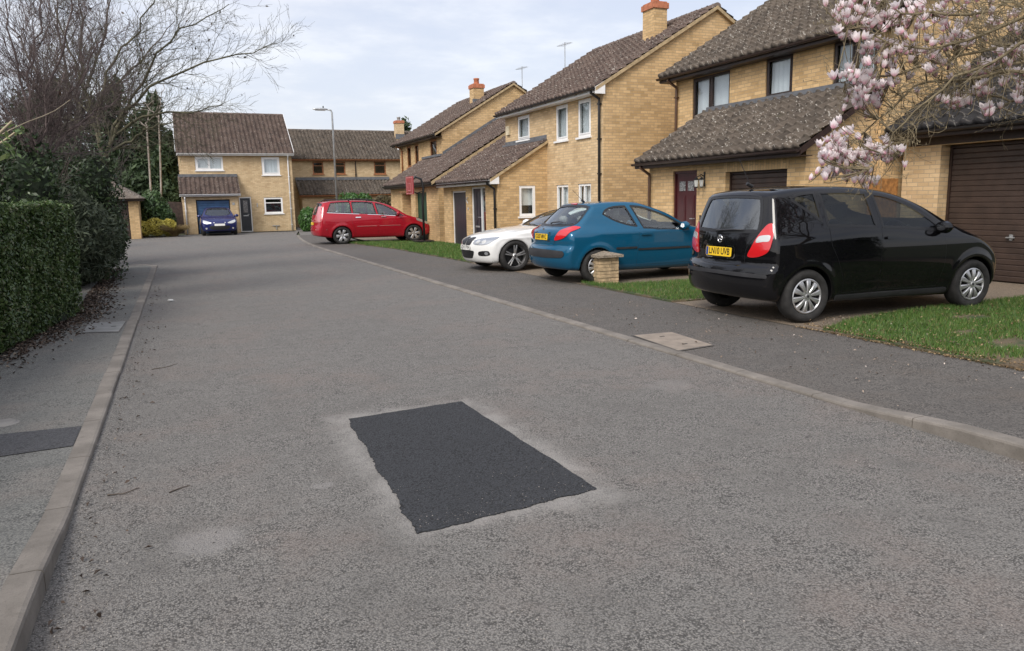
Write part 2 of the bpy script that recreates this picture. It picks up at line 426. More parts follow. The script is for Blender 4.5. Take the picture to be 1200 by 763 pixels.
# ------------------------------------------------------------------ windows and doors
def window(parent, T, u0, u1, v0, v1, fm, style='single', back=M_curt, dep=.06, sill=True, fw=.06, name='window'):
    """a window in a real opening; returns its frame (the part), pane/sill/curtain are sub-parts"""
    mb = MB(); n0, n1 = -dep-.03, -dep+.035
    g = .003
    mb.box((u0+g, v0+g, n0), (u0+fw, v1-g, n1), T); mb.box((u1-fw, v0+g, n0), (u1-g, v1-g, n1), T)
    mb.box((u0+fw, v0+g, n0), (u1-fw, v0+fw, n1), T); mb.box((u0+fw, v1-fw, n0), (u1-fw, v1-g, n1), T)
    W = u1-u0; H = v1-v0
    if style == 'double': mb.box((u0+W*.5-.035, v0+fw, n0), (u0+W*.5+.035, v1-fw, n1), T)
    if style == 'third': mb.box((u0+W*.46-.04, v0+fw, n0), (u0+W*.46+.04, v1-fw, n1), T)
    if style == 'top': mb.box((u0+fw, v0+H*.64, n0), (u1-fw, v0+H*.64+.05, n1), T)
    if style == 'inner':
        i0 = u0+W*.42; mb.box((i0, v0+fw, n0), (i0+.05, v1-fw, n1), T)
    if style in ('single', 'double') :      # opening sash inside the frame
        a, b = (u0+fw, u1-fw) if style == 'single' else (u0+fw, u0+W*.5-.035)
        s = .035
        for (p, q) in (((a, v0+fw), (a+s, v1-fw)), ((b-s, v0+fw), (b, v1-fw)), ((a+s, v0+fw), (b-s, v0+fw+s)), ((a+s, v1-fw-s), (b-s, v1-fw))):
            mb.box((p[0], p[1], n1+.001), (q[0], q[1], n1+.016), T)
    fr = mb.build(name, fm, parent)
    sub = lambda nm, b, m: _sub(nm, b, m, fr, parent)
    gl = MB(); gl.box((u0+fw-.005, v0+fw-.005, -dep-.004), (u1-fw+.005, v1-fw+.005, -dep+.004), T); sub('pane', gl, M_glass)
    if sill:
        s_ = MB(); s_.box((u0-.05, v0-.055, -dep+.01), (u1+.05, v0-.001, .055), T); sub('sill', s_, fm)
    bk = MB(); bk.box((u0-.12, v0-.2, -dep-.42), (u1+.12, v1+.2, -dep-.4), T); sub('dark_room_panel', bk, M_dark)  # dark sheet behind the pane stands in for the unlit room's shade
    if back is not None:
        cb = MB(); n = 26
        lo = v0+fw if back is not M_blind else v0+H*.36
        cols = [(u0+.02+(W-.04)*i/n, -dep-.10-.007*math.sin(i*1.3)*(1 if back is M_curt else 0)) for i in range(n+1)]
        if back is M_curt: spans = [(0, n)]
        else: spans = [(0, n)]
        for a, b in spans:
            for i in range(a, b): cb.poly([T(cols[i][0], lo, cols[i][1]), T(cols[i+1][0], lo, cols[i+1][1]), T(cols[i+1][0], v1-.03, cols[i+1][1]), T(cols[i][0], v1-.03, cols[i][1])])
        sub('curtain' if back is M_curt else 'blind', cb, back)
    return fr
def _sub(nm, b, m, fr, parent):
    o = b.build(nm, m)
    off = Vector(parent['_abs']) if parent.get('_abs') else Vector()
    o.data.transform(Matrix.Translation(-off)); o.parent = fr
    return o
def sub(nm, b, m, part, root, smooth=None):
    o = b.build(nm, m, smooth=smooth)
    if root.get('_abs'): o.data.transform(Matrix.Translation(-Vector(root['_abs'])))
    o.parent = part; return o
def door(parent, T, u0, u1, v0, v1, m, fm, dep=.07, glassy=False, lights=False, letter=None, handle=M_metal, split=None):
    g = .003; fw = .055; n0 = -dep-.04
    f = MB(); f.box((u0+g, v0, n0), (u0+fw, v1-g, -dep+.03), T); f.box((u1-fw, v0, n0), (u1-g, v1-g, -dep+.03), T); f.box((u0+fw, v1-fw, n0), (u1-fw, v1-g, -dep+.03), T)
    f.box((u0+fw, v0, n0), (u1-fw, v0+.035, -dep+.03), T)
    a, b = u0+fw, u1-fw
    if split: sp = a+(b-a)*split; f.box((sp, v0+.035, n0), (sp+.06, v1-fw, -dep+.03), T); dl = sp
    else: dl = b
    d = MB(); d.box((a+.004, v0+.04, n0), (dl-.004, v1-fw-.004, -dep), T)
    W = dl-a; H = v1-v0
    if not glassy:
        rows = [(.08, .36), (.42, .74)] if lights else [(.08, .46), (.52, .92)]
        for (c0, c1) in rows:
            for (s0, s1) in ((.13, .45), (.55, .87)):
                d.box((a+W*s0, v0+H*c0, -dep), (a+W*s1, v0+H*c1, -dep+.012), T)
                d.box((a+W*(s0+.05), v0+H*(c0+.02), -dep+.012), (a+W*(s1-.05), v0+H*(c1-.02), -dep+.018), T)
    o = d.build('door', m, parent); sub('door_frame', f, fm, o, parent)
    if glassy or lights:
        g_ = MB()
        if glassy: g_.box((a+W*.28, v0+H*.55, -dep+.001), (a+W*.72, v0+H*.9, -dep+.01), T)
        else:
            for (s0, s1) in ((.16, .44), (.56, .84)): g_.box((a+W*s0, v0+H*.79, -dep+.001), (a+W*s1, v0+H*.89, -dep+.012), T)
        sub('door_light', g_, plain('obscured_glass', (.22, .22, .22), .15, .5, 40), o, parent)
    if split:
        g_ = MB(); g_.box((dl+.06, v0+.04, -dep-.01), (b, v1-fw, -dep), T); sub('side_light', g_, M_glass, o, parent)
        g_ = MB(); g_.box((dl+.05, v0+.04, -dep-.35), (b+.02, v1-fw, -dep-.34), T); sub('dark_hall_panel', g_, M_dark, o, parent)  # near-black panel behind the side light in place of indoor shade
    if letter:
        l = MB(); l.box((a+W*.25, v0+H*letter, -dep+.001), (a+W*.75, v0+H*letter+.055, -dep+.025), T); sub('letterbox', l, M_metal, o, parent)
    h = MB(); h.tube([T(dl-.10, v0+H*.5, -dep), T(dl-.10, v0+H*.5, -dep+.06), T(dl-.2, v0+H*.5, -dep+.06)], .012, 6); sub('handle', h, handle, o, parent)
    return o
def garage_door(parent, T, u0, u1, v0, v1, m, fm, dep=.1, slats=22, handle=True, vertical=False):
    g = .003; fw = .05
    f = MB(); f.box((u0+g, v0, -dep-.05), (u0+fw, v1-g, -dep+.02), T); f.box((u1-fw, v0, -dep-.05), (u1-g, v1-g, -dep+.02), T); f.box((u0+fw, v1-fw, -dep-.05), (u1-fw, v1-g, -dep+.02), T)
    d = MB(); a, b = u0+fw+.004, u1-fw-.004; h = (v1-fw-.005-v0-.012)/slats
    if vertical:
        wd = (b-a)/slats
        for i in range(slats): d.box((a+i*wd+.004, v0+.012, -dep-.03), (a+(i+1)*wd-.004, v1-fw-.005, -dep), T)
        d.box((a, v0+.012, -dep-.04), (b, v1-fw-.005, -dep-.012), T)
    else:
        for i in range(slats):
            z = v0+.012+i*h
            p = [(z, -dep-.012), (z+h*.12, -dep), (z+h*.85, -dep), (z+h, -dep-.012)]
            for (p0, p1) in zip(p, p[1:]):
                d.poly([T(a, p0[0], p0[1]), T(b, p0[0], p0[1]), T(b, p1[0], p1[1]), T(a, p1[0], p1[1])])
        d.box((a, v0+.012, -dep-.04), (b, v1-fw-.005, -dep-.013), T)
    o = d.build('garage_door', m, parent); sub('door_frame', f, fm, o, parent)
    if handle:
        hh = MB(); c = (a+b)/2; hh.box((c-.03, v0+.72, -dep), (c+.03, v0+.82, -dep+.015), T); hh.box((c-.07, v0+.76, -dep+.015), (c+.07, v0+.78, -dep+.05), T); sub('handle', hh, M_metal, o, parent)
    return o
def gutter(parent, T, u0, u1, v, n, m, fm, fascia=.16, soff=None):
    g = MB(); r = .055
    pr = [(math.cos(t)*r, math.sin(t)*r) for t in np.linspace(PI, 2*PI, 7)]+[(r*.85, 0)]+[(math.cos(t)*r*.85, math.sin(t)*r*.85) for t in np.linspace(2*PI, PI, 7)]
    for i in range(len(pr)-1):
        (a, b), (c, d) = pr[i], pr[i+1]
        g.poly([T(u0, v+b, n+r+.012+a), T(u1, v+b, n+r+.012+a), T(u1, v+d, n+r+.012+c), T(u0, v+d, n+r+.012+c)])
    for u in (u0, u1): g.poly([T(u, v+b, n+r+.012+a) for a, b in pr[:7]])
    k = int((u1-u0)/1.0)
    for i in range(k+1): 
        u = u0+.1+i*(u1-u0-.2)/max(1, k); g.box((u-.012, v-.062, n), (u+.012, v, n+.05), T)
    g.build('gutter', m, parent)
    f = MB(); f.box((u0, v-.10, n-.02), (u1, v-.10+fascia, n+.003), T); f.build('fascia', fm, parent)
    s = MB(); s.box((u0+.002, v-.115, -.0+.004), (u1-.002, v-.101, n-.004), T); s.build('soffit', fm, parent)
def downpipe(parent, T, u, vt, vb, n, m, no=.06):
    d = MB(); d.tube([T(u, vt, n), T(u, vt-.06, n), T(u, vt-.22, no), T(u, vt-.32, no), T(u, vb, no)], .036, 8)
    for v in np.arange(vb+.3, vt-.35, .95): d.box((u-.055, v, no-.055), (u+.055, v+.035, no+.042), T)
    d.build('downpipe', m, parent, smooth=True)
def chimney(parent, x, y, z0, z1, wx=.62, wy=.62, pot=True):
    c = MB(); 
    for (T, a, b) in ((FY(y-wy/2), x-wx/2, x+wx/2), (FX(x-wx/2), -(y+wy/2), -(y-wy/2))): panel(c, T, a, b, z0, z1)
    c.poly([(x+wx/2, y-wy/2, z0), (x+wx/2, y+wy/2, z0), (x+wx/2, y+wy/2, z1), (x+wx/2, y-wy/2, z1)], [(0, z0), (wy, z0), (wy, z1), (0, z1)])
    c.poly([(x-wx/2, y+wy/2, z0), (x+wx/2, y+wy/2, z0), (x+wx/2, y+wy/2, z1), (x-wx/2, y+wy/2, z1)], [(0, z0), (wx, z0), (wx, z1), (0, z1)])
    o = c.build('chimney', M_brick, parent)
    k = MB(); k.box((x-wx/2-.04, y-wy/2-.04, z1-.0), (x+wx/2+.04, y+wy/2+.04, z1+.16)); k.box((x-wx/2, y-wy/2, z1+.16), (x+wx/2, y+wy/2, z1+.2)); sub('chimney_cap', k, M_terra, o, parent)
    k = MB(); T = lambda a, b, c_: Vector((x+a, y+b, z1+.2+c_)); k.lathe([(.13, 0), (.12, .2), (.14, .22), (.14, .27), (.10, .28), (.1, .05)], 14, T); sub('chimney_pot', k, M_terra if pot else M_metal, o, parent, True)
    f = MB(); f.box((x-wx/2-.07, y-wy/2-.03, z0+.25), (x+wx/2+.03, y-wy/2-.004, z0+.62)); sub('flashing', f, M_lead, o, parent)
    return o
def aerial(parent, x, y, z0, z1, yagi=True):
    a = MB(); a.tube([(x, y, z0), (x, y, z1)], .018, 6)
    if yagi:
        a.tube([(x-.1, y+.45, z1-.08), (x+.05, y-.45, z1-.08)], .01, 5)
        for k in range(7): t = -.4+k*.13; a.tube([(x-.03+.0-.17, y+t, z1-.08), (x+.17, y+t+.03, z1-.08)], .005, 4)
    a.build('aerial', M_metal, parent)
def verge(parent, Y, p0, p1, m=M_verge, th=.07, d=.05):
    """mortared verge strip along a gable rake, p=(x,z)"""
    v = MB(); (x0, z0), (x1, z1) = p0, p1
    v.poly([(x0, Y-d, z0-th), (x1, Y-d, z1-th), (x1, Y-d, z1), (x0, Y-d, z0)])
    v.poly([(x0, Y, z0-th), (x0, Y-d, z0-th), (x1, Y-d, z1-th), (x1, Y, z1-th)][::-1]); v.poly([(x0, Y-d, z0), (x1, Y-d, z1), (x1, Y, z1), (x0, Y, z0)])
    v.poly([(x0, Y-d, z0-th), (x0, Y-d, z0), (x0, Y, z0), (x0, Y, z0-th)])
    v.build('verge', m, parent)
SL = .60                                         # roof pitch, rise over run
CU = 1/math.sqrt(1+SL*SL)
UPX = Vector((CU, 0, SL*CU)); UPXn = Vector((-CU, 0, SL*CU)); UPY = Vector((0, CU, SL*CU)); UPYn = Vector((0, -CU, SL*CU))

# ================================================================== ground, road, kerbs, pavements
XL, XR = -.65, 4.5
g = MB(); g.box((-400, -200, -.3), (400, 900, -.06)); struct('ground', g, M_ground)
# the carriageway and the turning head beyond it, one sheet
def bend(Y):                                     # right kerb drifts outwards at the far end
    return XR + (0 if Y < 26 else .0045*(Y-26)**2)
rp = [(-400, -60), ]
g = MB()
ys = [-30, 0, 5, 10, 15, 20, 26, 30, 34, 38, 42, 46.6]
for a, b in zip(ys, ys[1:]):
    l0 = XL if a < 22.5 else None
    g.poly([(XL, a, 0), (bend(a), a, 0), (bend(b), b, 0), (XL, b, 0)])
g.poly([(-7.5, 24.2, 0), (XL, 24.2, 0), (XL, 46.6, 0), (-7.5, 46.6, 0)])
g.poly([(-2.2, 24.2, 0), (-1.3, 23.4, 0), (-.75, 22.6, 0), (XL, 22.3, 0), (XL, 24.2, 0)])
g.poly([(bend(46.6), 46.6, 0), (bend(34), 34, 0), (8.7, 36.5, 0), (12, 46.6, 0)])
g.poly([(6.2, 46.6, 0), (12, 46.6, 0), (12.5, 52.6, 0), (7.2, 52.6, 0)])
struct('road', g, M_road)
# repair patch with a hand-cut edge
r2 = random.Random(3)
cor = [(1.03, 5.54), (.94, 3.39), (2.01, 3.52), (1.96, 5.63)]; pts = []
for (a, b), am in zip(zip(cor, cor[1:]+cor[:1]), (.010, .008, .004, .004)):
    n = 110
    for i in range(n):
        t = i/n; L = math.hypot(b[0]-a[0], b[1]-a[1]); nx, ny = (b[1]-a[1])/L, -(b[0]-a[0])/L
        k = r2.gauss(0, am*.35)+am*math.sin(t*17+a[0]*5)*.8+am*.6*math.sin(t*41+a[1]*3); pts.append((a[0]+(b[0]-a[0])*t+nx*k, a[1]+(b[1]-a[1])*t+ny*k))
g = MB(); g.prism(pts, .0, .006); tag(solo('road_patch', g, M_patch, 'rectangular black fresh asphalt patch set in the worn grey road', 'road patch', (1.48, 4.5, 0)), 'rectangular black fresh asphalt patch set in the worn grey road', 'road patch')

def kz(Y, side):                                 # kerb upstand: dropped along the drives, full near the camera
    if side > 0: t = min(1, max(0, (4.3-Y)/1.3)); return .026+.070*t*t*(3-2*t)
    t = min(1, max(0, (4.6-Y)/1.3)); return .035+.075*t*t*(3-2*t)
def kerbrun(side):
    g = MB(); rr = random.Random(4+side)
    Y = -12.
    while Y < (40 if side > 0 else 22.0):
        L = .914; gap = .010; n = 3; b_ = rr.uniform(-.004, .004)
        for i in range(n):
            ya, yb = Y+gap+(L-gap)*i/n, Y+gap+(L-gap)*(i+1)/n
            def sec(y):
                z = kz(y, side); 
                if side > 0: x = bend(y)+b_; s = 1
                else: x = XL+b_; s = -1
                return [Vector((x, y, -.05)), Vector((x, y, z-.018)), Vector((x+s*.006, y, z-.006)), Vector((x+s*.022, y, z)), Vector((x+s*.125, y, z)), Vector((x+s*.127, y, -.05))]
            A, B = sec(ya), sec(yb)
            for k in range(5):
                q = [A[k], B[k], B[k+1], A[k+1]]; g.poly(q if side > 0 else q[::-1])
            if i == 0: g.poly(A)
            if i == n-1: g.poly(B[::-1])
        Y += L
    if side < 0:       # radius into the side turning
        prev = None
        for i in range(17):
            t = i/16*PI/2; R0 = 1.35; cx, cy = XL-R0, 22.0; s0 = [(cx+R0*math.cos(t), cy+R0*math.sin(t)*1.5), (cx+(R0-.125)*math.cos(t), cy+(R0-.125)*math.sin(t)*1.5)]
            sec = [Vector((*s0[0], -.05)), Vector((*s0[0], .03)), Vector((*s0[1], .03))]
            if prev: 
                for k in range(2): g.poly([prev[k], sec[k], sec[k+1], prev[k+1]][::-1])
            prev = sec
    struct('kerb', g, M_kerb)
kerbrun(1); kerbrun(-1)
def strip(name, m, xa, xb, y0, y1, z, step=1.0):
    g = MB(); ys = list(np.arange(y0, y1, step))+[y1]
    for a, b in zip(ys, ys[1:]): g.poly([(xa(a), a, z(a)), (xb(a), a, z(a)), (xb(b), b, z(b)), (xa(b), b, z(b))])
    return struct(name, g, m)
strip('pavement', M_pave_r, lambda y: bend(y)+.126, lambda y: max(6.72, bend(y)+2.2) if y > 17 else 6.72, -12, 40, lambda y: kz(y, 1)-.006, .35)
strip('pavement', M_pave_l, lambda y: -2.6, lambda y: XL-.126, -12, 22.0, lambda y: kz(y, -1)-.006, .35)
g = MB(); pr = [(-2.6, 22.0, .029)]+[(XL-1.35+(1.35-.126)*math.cos(t), 22+(1.35-.126)*math.sin(t)*1.5, .029) for t in np.linspace(0, PI/2, 12)]+[(-2.6, 23.8, .029)]
g.poly(pr); struct('pavement', g, M_pave_l)
# repaired strip in the left pavement
g = MB(); a = [at(0, 508, Z=.04), at(104, 494, Z=.04), at(90, 527, Z=.04), at(0, 542, Z=.04)]
y0_, y1_ = 5.42, 6.22
g.poly([(-2.5, 5.50, .0345), (XL-.128, 5.66, .0345), (XL-.128, 6.16, .0345), (-2.5, 6.3, .0345)])
solo('pavement_patch', g, M_pave_patch, 'dark grey asphalt repair strip across the left pavement beside the kerb', 'pavement patch', (-1.3, 5.8, .0345))
# lawns: soil sheets with a slight crown, grass blades are added later
LAWNS = [('near', [(6.72, -12), (6.72, 6.55), (7.6, 6.95), (9.0, 7.12), (11.9, 7.25), (11.9, -12)]),
         ('mid', [(6.95, 9.45), (11.8, 9.75), (10.5, 10.9), (10.5, 11.6), (7.3, 11.9), (6.9, 12.75), (6.75, 12.4), (6.72, 9.5)]),
         ('far', [(6.75, 18.3), (9.0, 19.2), (9.1, 28.4), (8.4, 28.9), (6.2, 31.6), (5.9, 31.0), (6.6, 25.)])]
LZ = .045
for nme, p in LAWNS:
    g = MB(); g.poly([(x, y, LZ) for x, y in p]); g.poly([(x, y, LZ) for x, y in p][::-1]) if False else None
    for (a, b) in zip(p, p[1:]+p[:1]): g.poly([(a[0], a[1], -.06), (b[0], b[1], -.06), (b[0], b[1], LZ), (a[0], a[1], LZ)])
    struct('lawn', g, M_soil)
# drives and the base between houses and pavement
g = MB(); g.poly([(6.724, -12, .024), (13.2, -12, .024), (13.2, 10.9, .024), (12.6, 18.9, .024), (11.2, 26, .024), (11.2, 33.4, .024), (8.9, 36.4, .024), (7.2, 36, .024), (6.724, 18, .024)])
struct('driveway', g, M_drive)

# inspection covers in the pavements
def cover(corners, m, lab, z):
    g = MB(); c = [Vector((x, y, z)) for x, y in corners]; ce = sum(c, Vector())/4
    ins = [ce+(p-ce)*.93 for p in c]
    g.poly([p+Vector((0, 0, .006)) for p in ins])
    for a, b in zip(ins, ins[1:]+ins[:1]): g.poly([a, b, b+Vector((0, 0, .006)), a+Vector((0, 0, .006))])
    t = thing('manhole_cover', lab, 'manhole cover', tuple(ce)); g.build('cover', m, t)
    f = MB()
    for a, b, c2, d in zip(c, c[1:]+c[:1], ins[1:]+ins[:1], ins): 
        f.poly([a+Vector((0, 0, .004)), b+Vector((0, 0, .004)), c2+Vector((0, 0, .004)), d+Vector((0, 0, .004))])
    f.build('surround', plain('cover_surround', (.10, .09, .08), .9), t)
    for s in (.25, .75):
        k = MB(); q = c[0].lerp(c[1], s).lerp(c[3].lerp(c[2], s), .5); k.box((q.x-.03, q.y-.012, z+.0062), (q.x+.03, q.y+.012, z+.0085)); k.build('keyhole', M_dark, t)
def grnd(x, y): p = at(x, y, Z=.024); return (p.x, p.y)
cover([grnd(740, 393), grnd(795, 412), grnd(838, 405), grnd(787, 389)], plain('tan_cover', (.24, .20, .16), .9, .12, 6, .4, 80), 'tan concrete inspection cover in the right pavement beside the kerb', .024)
cover([grnd(95, 391), grnd(140, 390), grnd(149, 377), grnd(103, 379)], plain('grey_cover', (.22, .22, .21), .9, .12, 6, .4, 80), 'grey rectangular inspection cover in the left pavement below the hedge', .030)
p = at(3, 496, Z=.03); T = lambda a, b, c: Vector((a, b, c)); k = MB(); k.lathe([(.0, .012), (.085, .012), (.095, .004), (.11, .0)], 20, T)
o = k.build('stop_tap_cover', plain('dull_metal', (.20, .19, .175), .8)); o.location = (p.x, p.y, .029); tag(o, 'small round metal tap cover at the left edge of the pavement', 'tap cover')

# ================================================================== houses
def gableT(mb, T, u0, u1, ve, ur, vr, holes=()):
    panel(mb, T, u0, u1, 0, ve, holes, top=[(u1, ve), (ur, vr), (u0, ve)][:3] if False else None)
    mb.poly([T(u0, ve, 0), T(u1, ve, 0), T(ur, vr, 0)], [(u0, ve), (u1, ve), (ur, vr)])
def back_and_side(mb, X0, X1, Y0, Y1, ze, xr, zr, far=True):
    mb.poly([(X1, Y0, 0), (X1, Y1, 0), (X1, Y1, ze), (X1, Y0, ze)], [(Y0, 0), (Y1, 0), (Y1, ze), (Y0, ze)])
    if far: mb.poly([(X0, Y1, 0), (X1, Y1, 0), (X1, Y1, ze), (xr, Y1, zr), (X0, Y1, ze)], [(X0, 0), (X1, 0), (X1, ze), (xr, zr), (X0, ze)])

# ---- near house: brown joinery, lean-to with maroon door and brown garage door
NX, NL, Y0, Y1 = 12.35, 10.6, 10.72, 17.42
h = thing('brick_house', 'nearest buff brick house with dark brown windows and a maroon front door', 'house', (11.5, 14, 0), 'brick houses along the close')
mb = MB(); T = FX(NX); ze = 4.88; zr = ze-.02+SL*3.6; lze = 2.58
W3 = [(-16.70, -15.25, 3.50, 4.56), (-14.02, -13.19, 3.72, 4.60), (-12.08, -11.0, 3.70, 4.60)]
panel(mb, T, -Y1, -Y0, 0, ze, W3)
gableT(mb, FY(Y0), NX, NX+7.2, ze, NX+3.6, zr); back_and_side(mb, NX, NX+7.2, Y0, Y1, ze, NX+3.6, zr)
TL = FX(NL); LH = [(-15.02, -14.12, 0, 2.17, .07), (-13.15, -11.36, 0, 2.08, .13)]
LY0, LY1 = 10.9, 16.0
panel(mb, TL, -LY1, -LY0, 0, lze, LH)
zt = lze+SL*(NX-NL)
for Yp, rev in ((LY0, 0), (LY1, 1)):
    q = [(NL, Yp, 0), (NX, Yp, 0), (NX, Yp, zt), (NL, Yp, lze)]; uv = [(x, z) for x, _, z in q]
    mb.poly(q[::-1] if rev else q, uv[::-1] if rev else uv)
brick_course(mb, TL, -13.15, -11.36, 2.08)
mb.build('wall', M_brick, h)
for i, (a, b, c, d) in enumerate(W3): window(h, T, a, b, c, d, M_brown, ['double', 'single', 'double'][i], M_curt)
door(h, TL, -15.02, -14.12, .02, 2.17, M_mdoor, M_mdoor, lights=True, letter=.30)
garage_door(h, TL, -13.15, -11.36, .02, 2.08, M_gbrown, M_brown, dep=.13, slats=20)
roof('roof', h, (NX-.32, Y1+.32, ze-.19+.02), (NX-.32, Y0-.3, ze-.19+.02), UPX, (3.6+.32)/CU, M_tile_grey)
roof('roof', h, (NX+7.2+.32, Y0-.3, ze-.17), (NX+7.2+.32, Y1+.32, ze-.17), UPXn, (3.6+.32)/CU, M_tile_grey)
ridge(h, (NX+3.6, Y0-.3, ze-.17+SL*3.92+.02), (NX+3.6, Y1+.32, ze-.17+SL*3.92+.02), M_tile_grey)
lz = lze-SL*.3+.02
roof('lean_to_roof', h, (NL-.3, LY1+.16, lz), (NL-.3, LY0-.16, lz), UPX, (NX-NL+.3)/CU, M_tile_grey)
f = MB(); f.box((NX-.10, LY0, zt+.03), (NX-.006, LY1+.12, zt+.075)); f.box((NX-.012, LY0, zt+.07), (NX-.006, LY1+.12, zt+.15)); f.build('flashing', M_lead, h)
gutter(h, T, -(Y1+.32), -(Y0-.3), ze-.20, .31, M_brown, M_brown, .17)
gutter(h, TL, -(LY1+.2), -(LY0-.16), lz-.03, .29, M_brown, M_brown, .14)
downpipe(h, T, -(Y1-.10), ze-.24, .05, .34, M_brownp); downpipe(h, TL, -(LY1-.09), lz-.07, .05, .32, M_brownp)
verge(h, LY0-.16+.0, (NL-.3, lz), (NX, lz+SL*(NX-NL+.3)), M_brown, .12, .02)
# coach lamp by the door, doorbell, house name plate (a plain dark plaque), all fixed to the wall
lp = thing('wall_lamp', 'twin glass coach lantern on a black bracket beside the maroon door', 'wall lamp', (NL, 13.86, 1.9))
b = MB(); TT = lambda u, v, n: Vector((NL-n, -u, v)); u0 = -13.84
b.box((u0-.02, 1.80, .002), (u0+.02, 2.12, .02), TT); b.tube([TT(u0, 2.02, .02), TT(u0, 2.06, .1), TT(u0, 2.02, .16)], .01, 6); b.tube([TT(u0-.10, 2.0, .15), TT(u0, 2.03, .15), TT(u0+.10, 2.0, .15)], .01, 6)
b.build('bracket', M_black, lp)
for s in (-.09, .09):
    Tk = lambda x, y, z, s=s: TT(u0+s+x, 1.80+z, .15+y)
    g_ = MB(); g_.lathe([(.035, .0), (.055, .15)], 6, Tk); g_.build('lantern_glass', plain('lantern_glass', (.45, .45, .42), .1, .2), lp)
    g_ = MB(); g_.lathe([(.0, .22), (.02, .19), (.07, .15), (.06, .145), (.0, .145)], 6, Tk); g_.lathe([(.0, -.03), (.03, -.02), (.038, .0), (.0, .002)], 6, Tk); g_.build('lantern_cap', M_black, lp)
b = MB(); b.box((-13.98, 1.06, .002), (-13.94, 1.18, .02), TT); solo('door_bell', b, M_black, 'small dark door bell on brick right of the maroon door', 'door bell', (NL, 13.96, 1.1))
b = MB(); b.prism([(-13.72, 1.19), (-13.30, 1.19), (-13.30, 1.31), (-13.40, 1.33), (-13.51, 1.39), (-13.62, 1.33), (-13.72, 1.31)], .003, .03, TT)
pl = solo('name_plaque', b, M_black, 'black arched name plaque on the wall left of the brown garage door', 'plaque', (NL, 13.5, 1.25))
b = MB(); b.box((-13.69, 1.205, .031), (-13.33, 1.225, .033), TT); b.box((-13.69, 1.275, .031), (-13.33, 1.29, .033), TT); o = b.build('border', M_white, None); o.data.transform(Matrix.Translation((-NL, -13.5, -1.25))); o.parent = pl
# timber side gate between the lean-to gable and the near garage
h = thing('timber_gate', 'orange brown close-boarded timber side gate behind the black car', 'gate', (12.3, 10.8, 0))
b = MB(); n = 8
for i in range(n): x = 11.92+i*.095; b.box((x, 10.64, .06), (x+.089, 10.66, 1.86+R_.uniform(-.006, .006)))
b.build('board', M_gate, h); b = MB()
for z in (.3, 1.0, 1.6): b.box((11.92, 10.66, z), (12.68, 10.70, z+.09))
b.build('rail', M_gate, h)

# ---- near garage (right edge)
h = thing('brick_garage', 'buff brick garage with a wide brown door and dark tiled roof at the right', 'garage', (13, 9, 0))
GX = 12.7; T = FX(GX); mb = MB(); gy0, gy1 = 6.2, 10.58
panel(mb, T, -gy1, -gy0, 0, 2.80, [(-9.80, -7.30, 0, 2.42, .24)])
zr = 2.80+SL*3.1
gableT(mb, FY(gy0), GX, GX+6.2, 2.80, GX+3.1, zr); back_and_side(mb, GX, GX+6.2, gy0, gy1, 2.80, GX+3.1, zr)
mb.build('wall', M_brick2, h)
garage_door(h, T, -9.79, -7.31, .03, 2.41, M_gbrown, M_brown, dep=.24, slats=24)
roof('roof', h, (GX-.36, gy1+.12, 2.70), (GX-.36, gy0-.3, 2.70), UPX, (3.46)/CU, M_tile_dark)
roof('roof', h, (GX+6.56, gy0-.3, 2.52), (GX+6.56, gy1+.12, 2.70), UPXn, (3.46)/CU, M_tile_dark)
ridge(h, (GX+3.1, gy0-.3, 2.72+SL*3.46), (GX+3.1, gy1+.12, 2.72+SL*3.46), M_tile_dark)
gutter(h, T, -(gy1+.15), -(gy0-.3), 2.67, .35, M_black, M_brown, .16)
b = MB(); b.box((-gy1+.1, 2.43, .0), (-gy0, 2.78, .012), T); b.build('lintel', M_brown, h)

# ---- middle house: white windows, tall black downpipe, big plain gable
MX, ML, Y0, Y1 = 10.98, 9.24, 18.87, 25.80
h = thing('brick_house', 'middle buff brick house with white windows, a broad gable and dark porch doors', 'house', (10.5, 22, 0), 'brick houses along the close')
mb = MB(); T = FX(MX); ze = 4.73; zr = ze+SL*3.72
W5 = [(-24.74, -23.74, 3.60, 4.40), (-21.80, -20.99, 3.36, 4.42), (-20.36, -19.58, 3.36, 4.42), (-21.80, -20.99, .95, 2.02), (-20.36, -19.58, .95, 2.02)]
panel(mb, T, -Y1, -Y0, 0, ze, W5)
mb.build('wall', M_brick2, h)
mb = MB()
gableT(mb, FY(Y0), MX, MX+7.44, ze, MX+3.72, zr); back_and_side(mb, MX, MX+7.44, Y0, Y1, ze, MX+3.72, zr)
LY0, LY1 = 22.44, 27.8
TL = FX(ML); lze = 2.38
panel(mb, TL, -LY1, -LY0, 0, lze, [(-26.9, -25.36, 0, 1.94, .08), (-24.86, -23.50, 0, 2.04, .08)])
zt = lze+SL*(MX-ML)
Wg = (9.98, 10.55, 1.06, 2.03)
TG = FY(LY0)
panel(mb, TG, ML, MX, 0, lze, [Wg]); mb.poly([TG(ML, lze, 0), TG(MX, lze, 0), TG(MX, zt, 0)], [(ML, lze), (MX, lze), (MX, zt)])
xe = ML+4.2; zt2 = lze+SL*4.2
q = [(ML, LY1, 0), (xe+4, LY1, 0), (xe+4, LY1, lze), (xe, LY1, zt2), (ML, LY1, lze)]; mb.poly(q[::-1], [(x, z) for x, _, z in q][::-1])
mb.build('wall', M_brick, h)
for i, (a, b, c, d) in enumerate(W5): window(h, T, a, b, c, d, M_white, 'single' if i < 3 else 'inner', M_curt, fw=.075 if i < 3 else .07)
window(h, TG, *Wg, M_white, 'plain', M_blind, dep=.05, fw=.085)
garage_door(h, TL, -26.9, -25.36, .02, 1.94, M_ddoor, M_white, dep=.08, slats=9, vertical=True, handle=False)
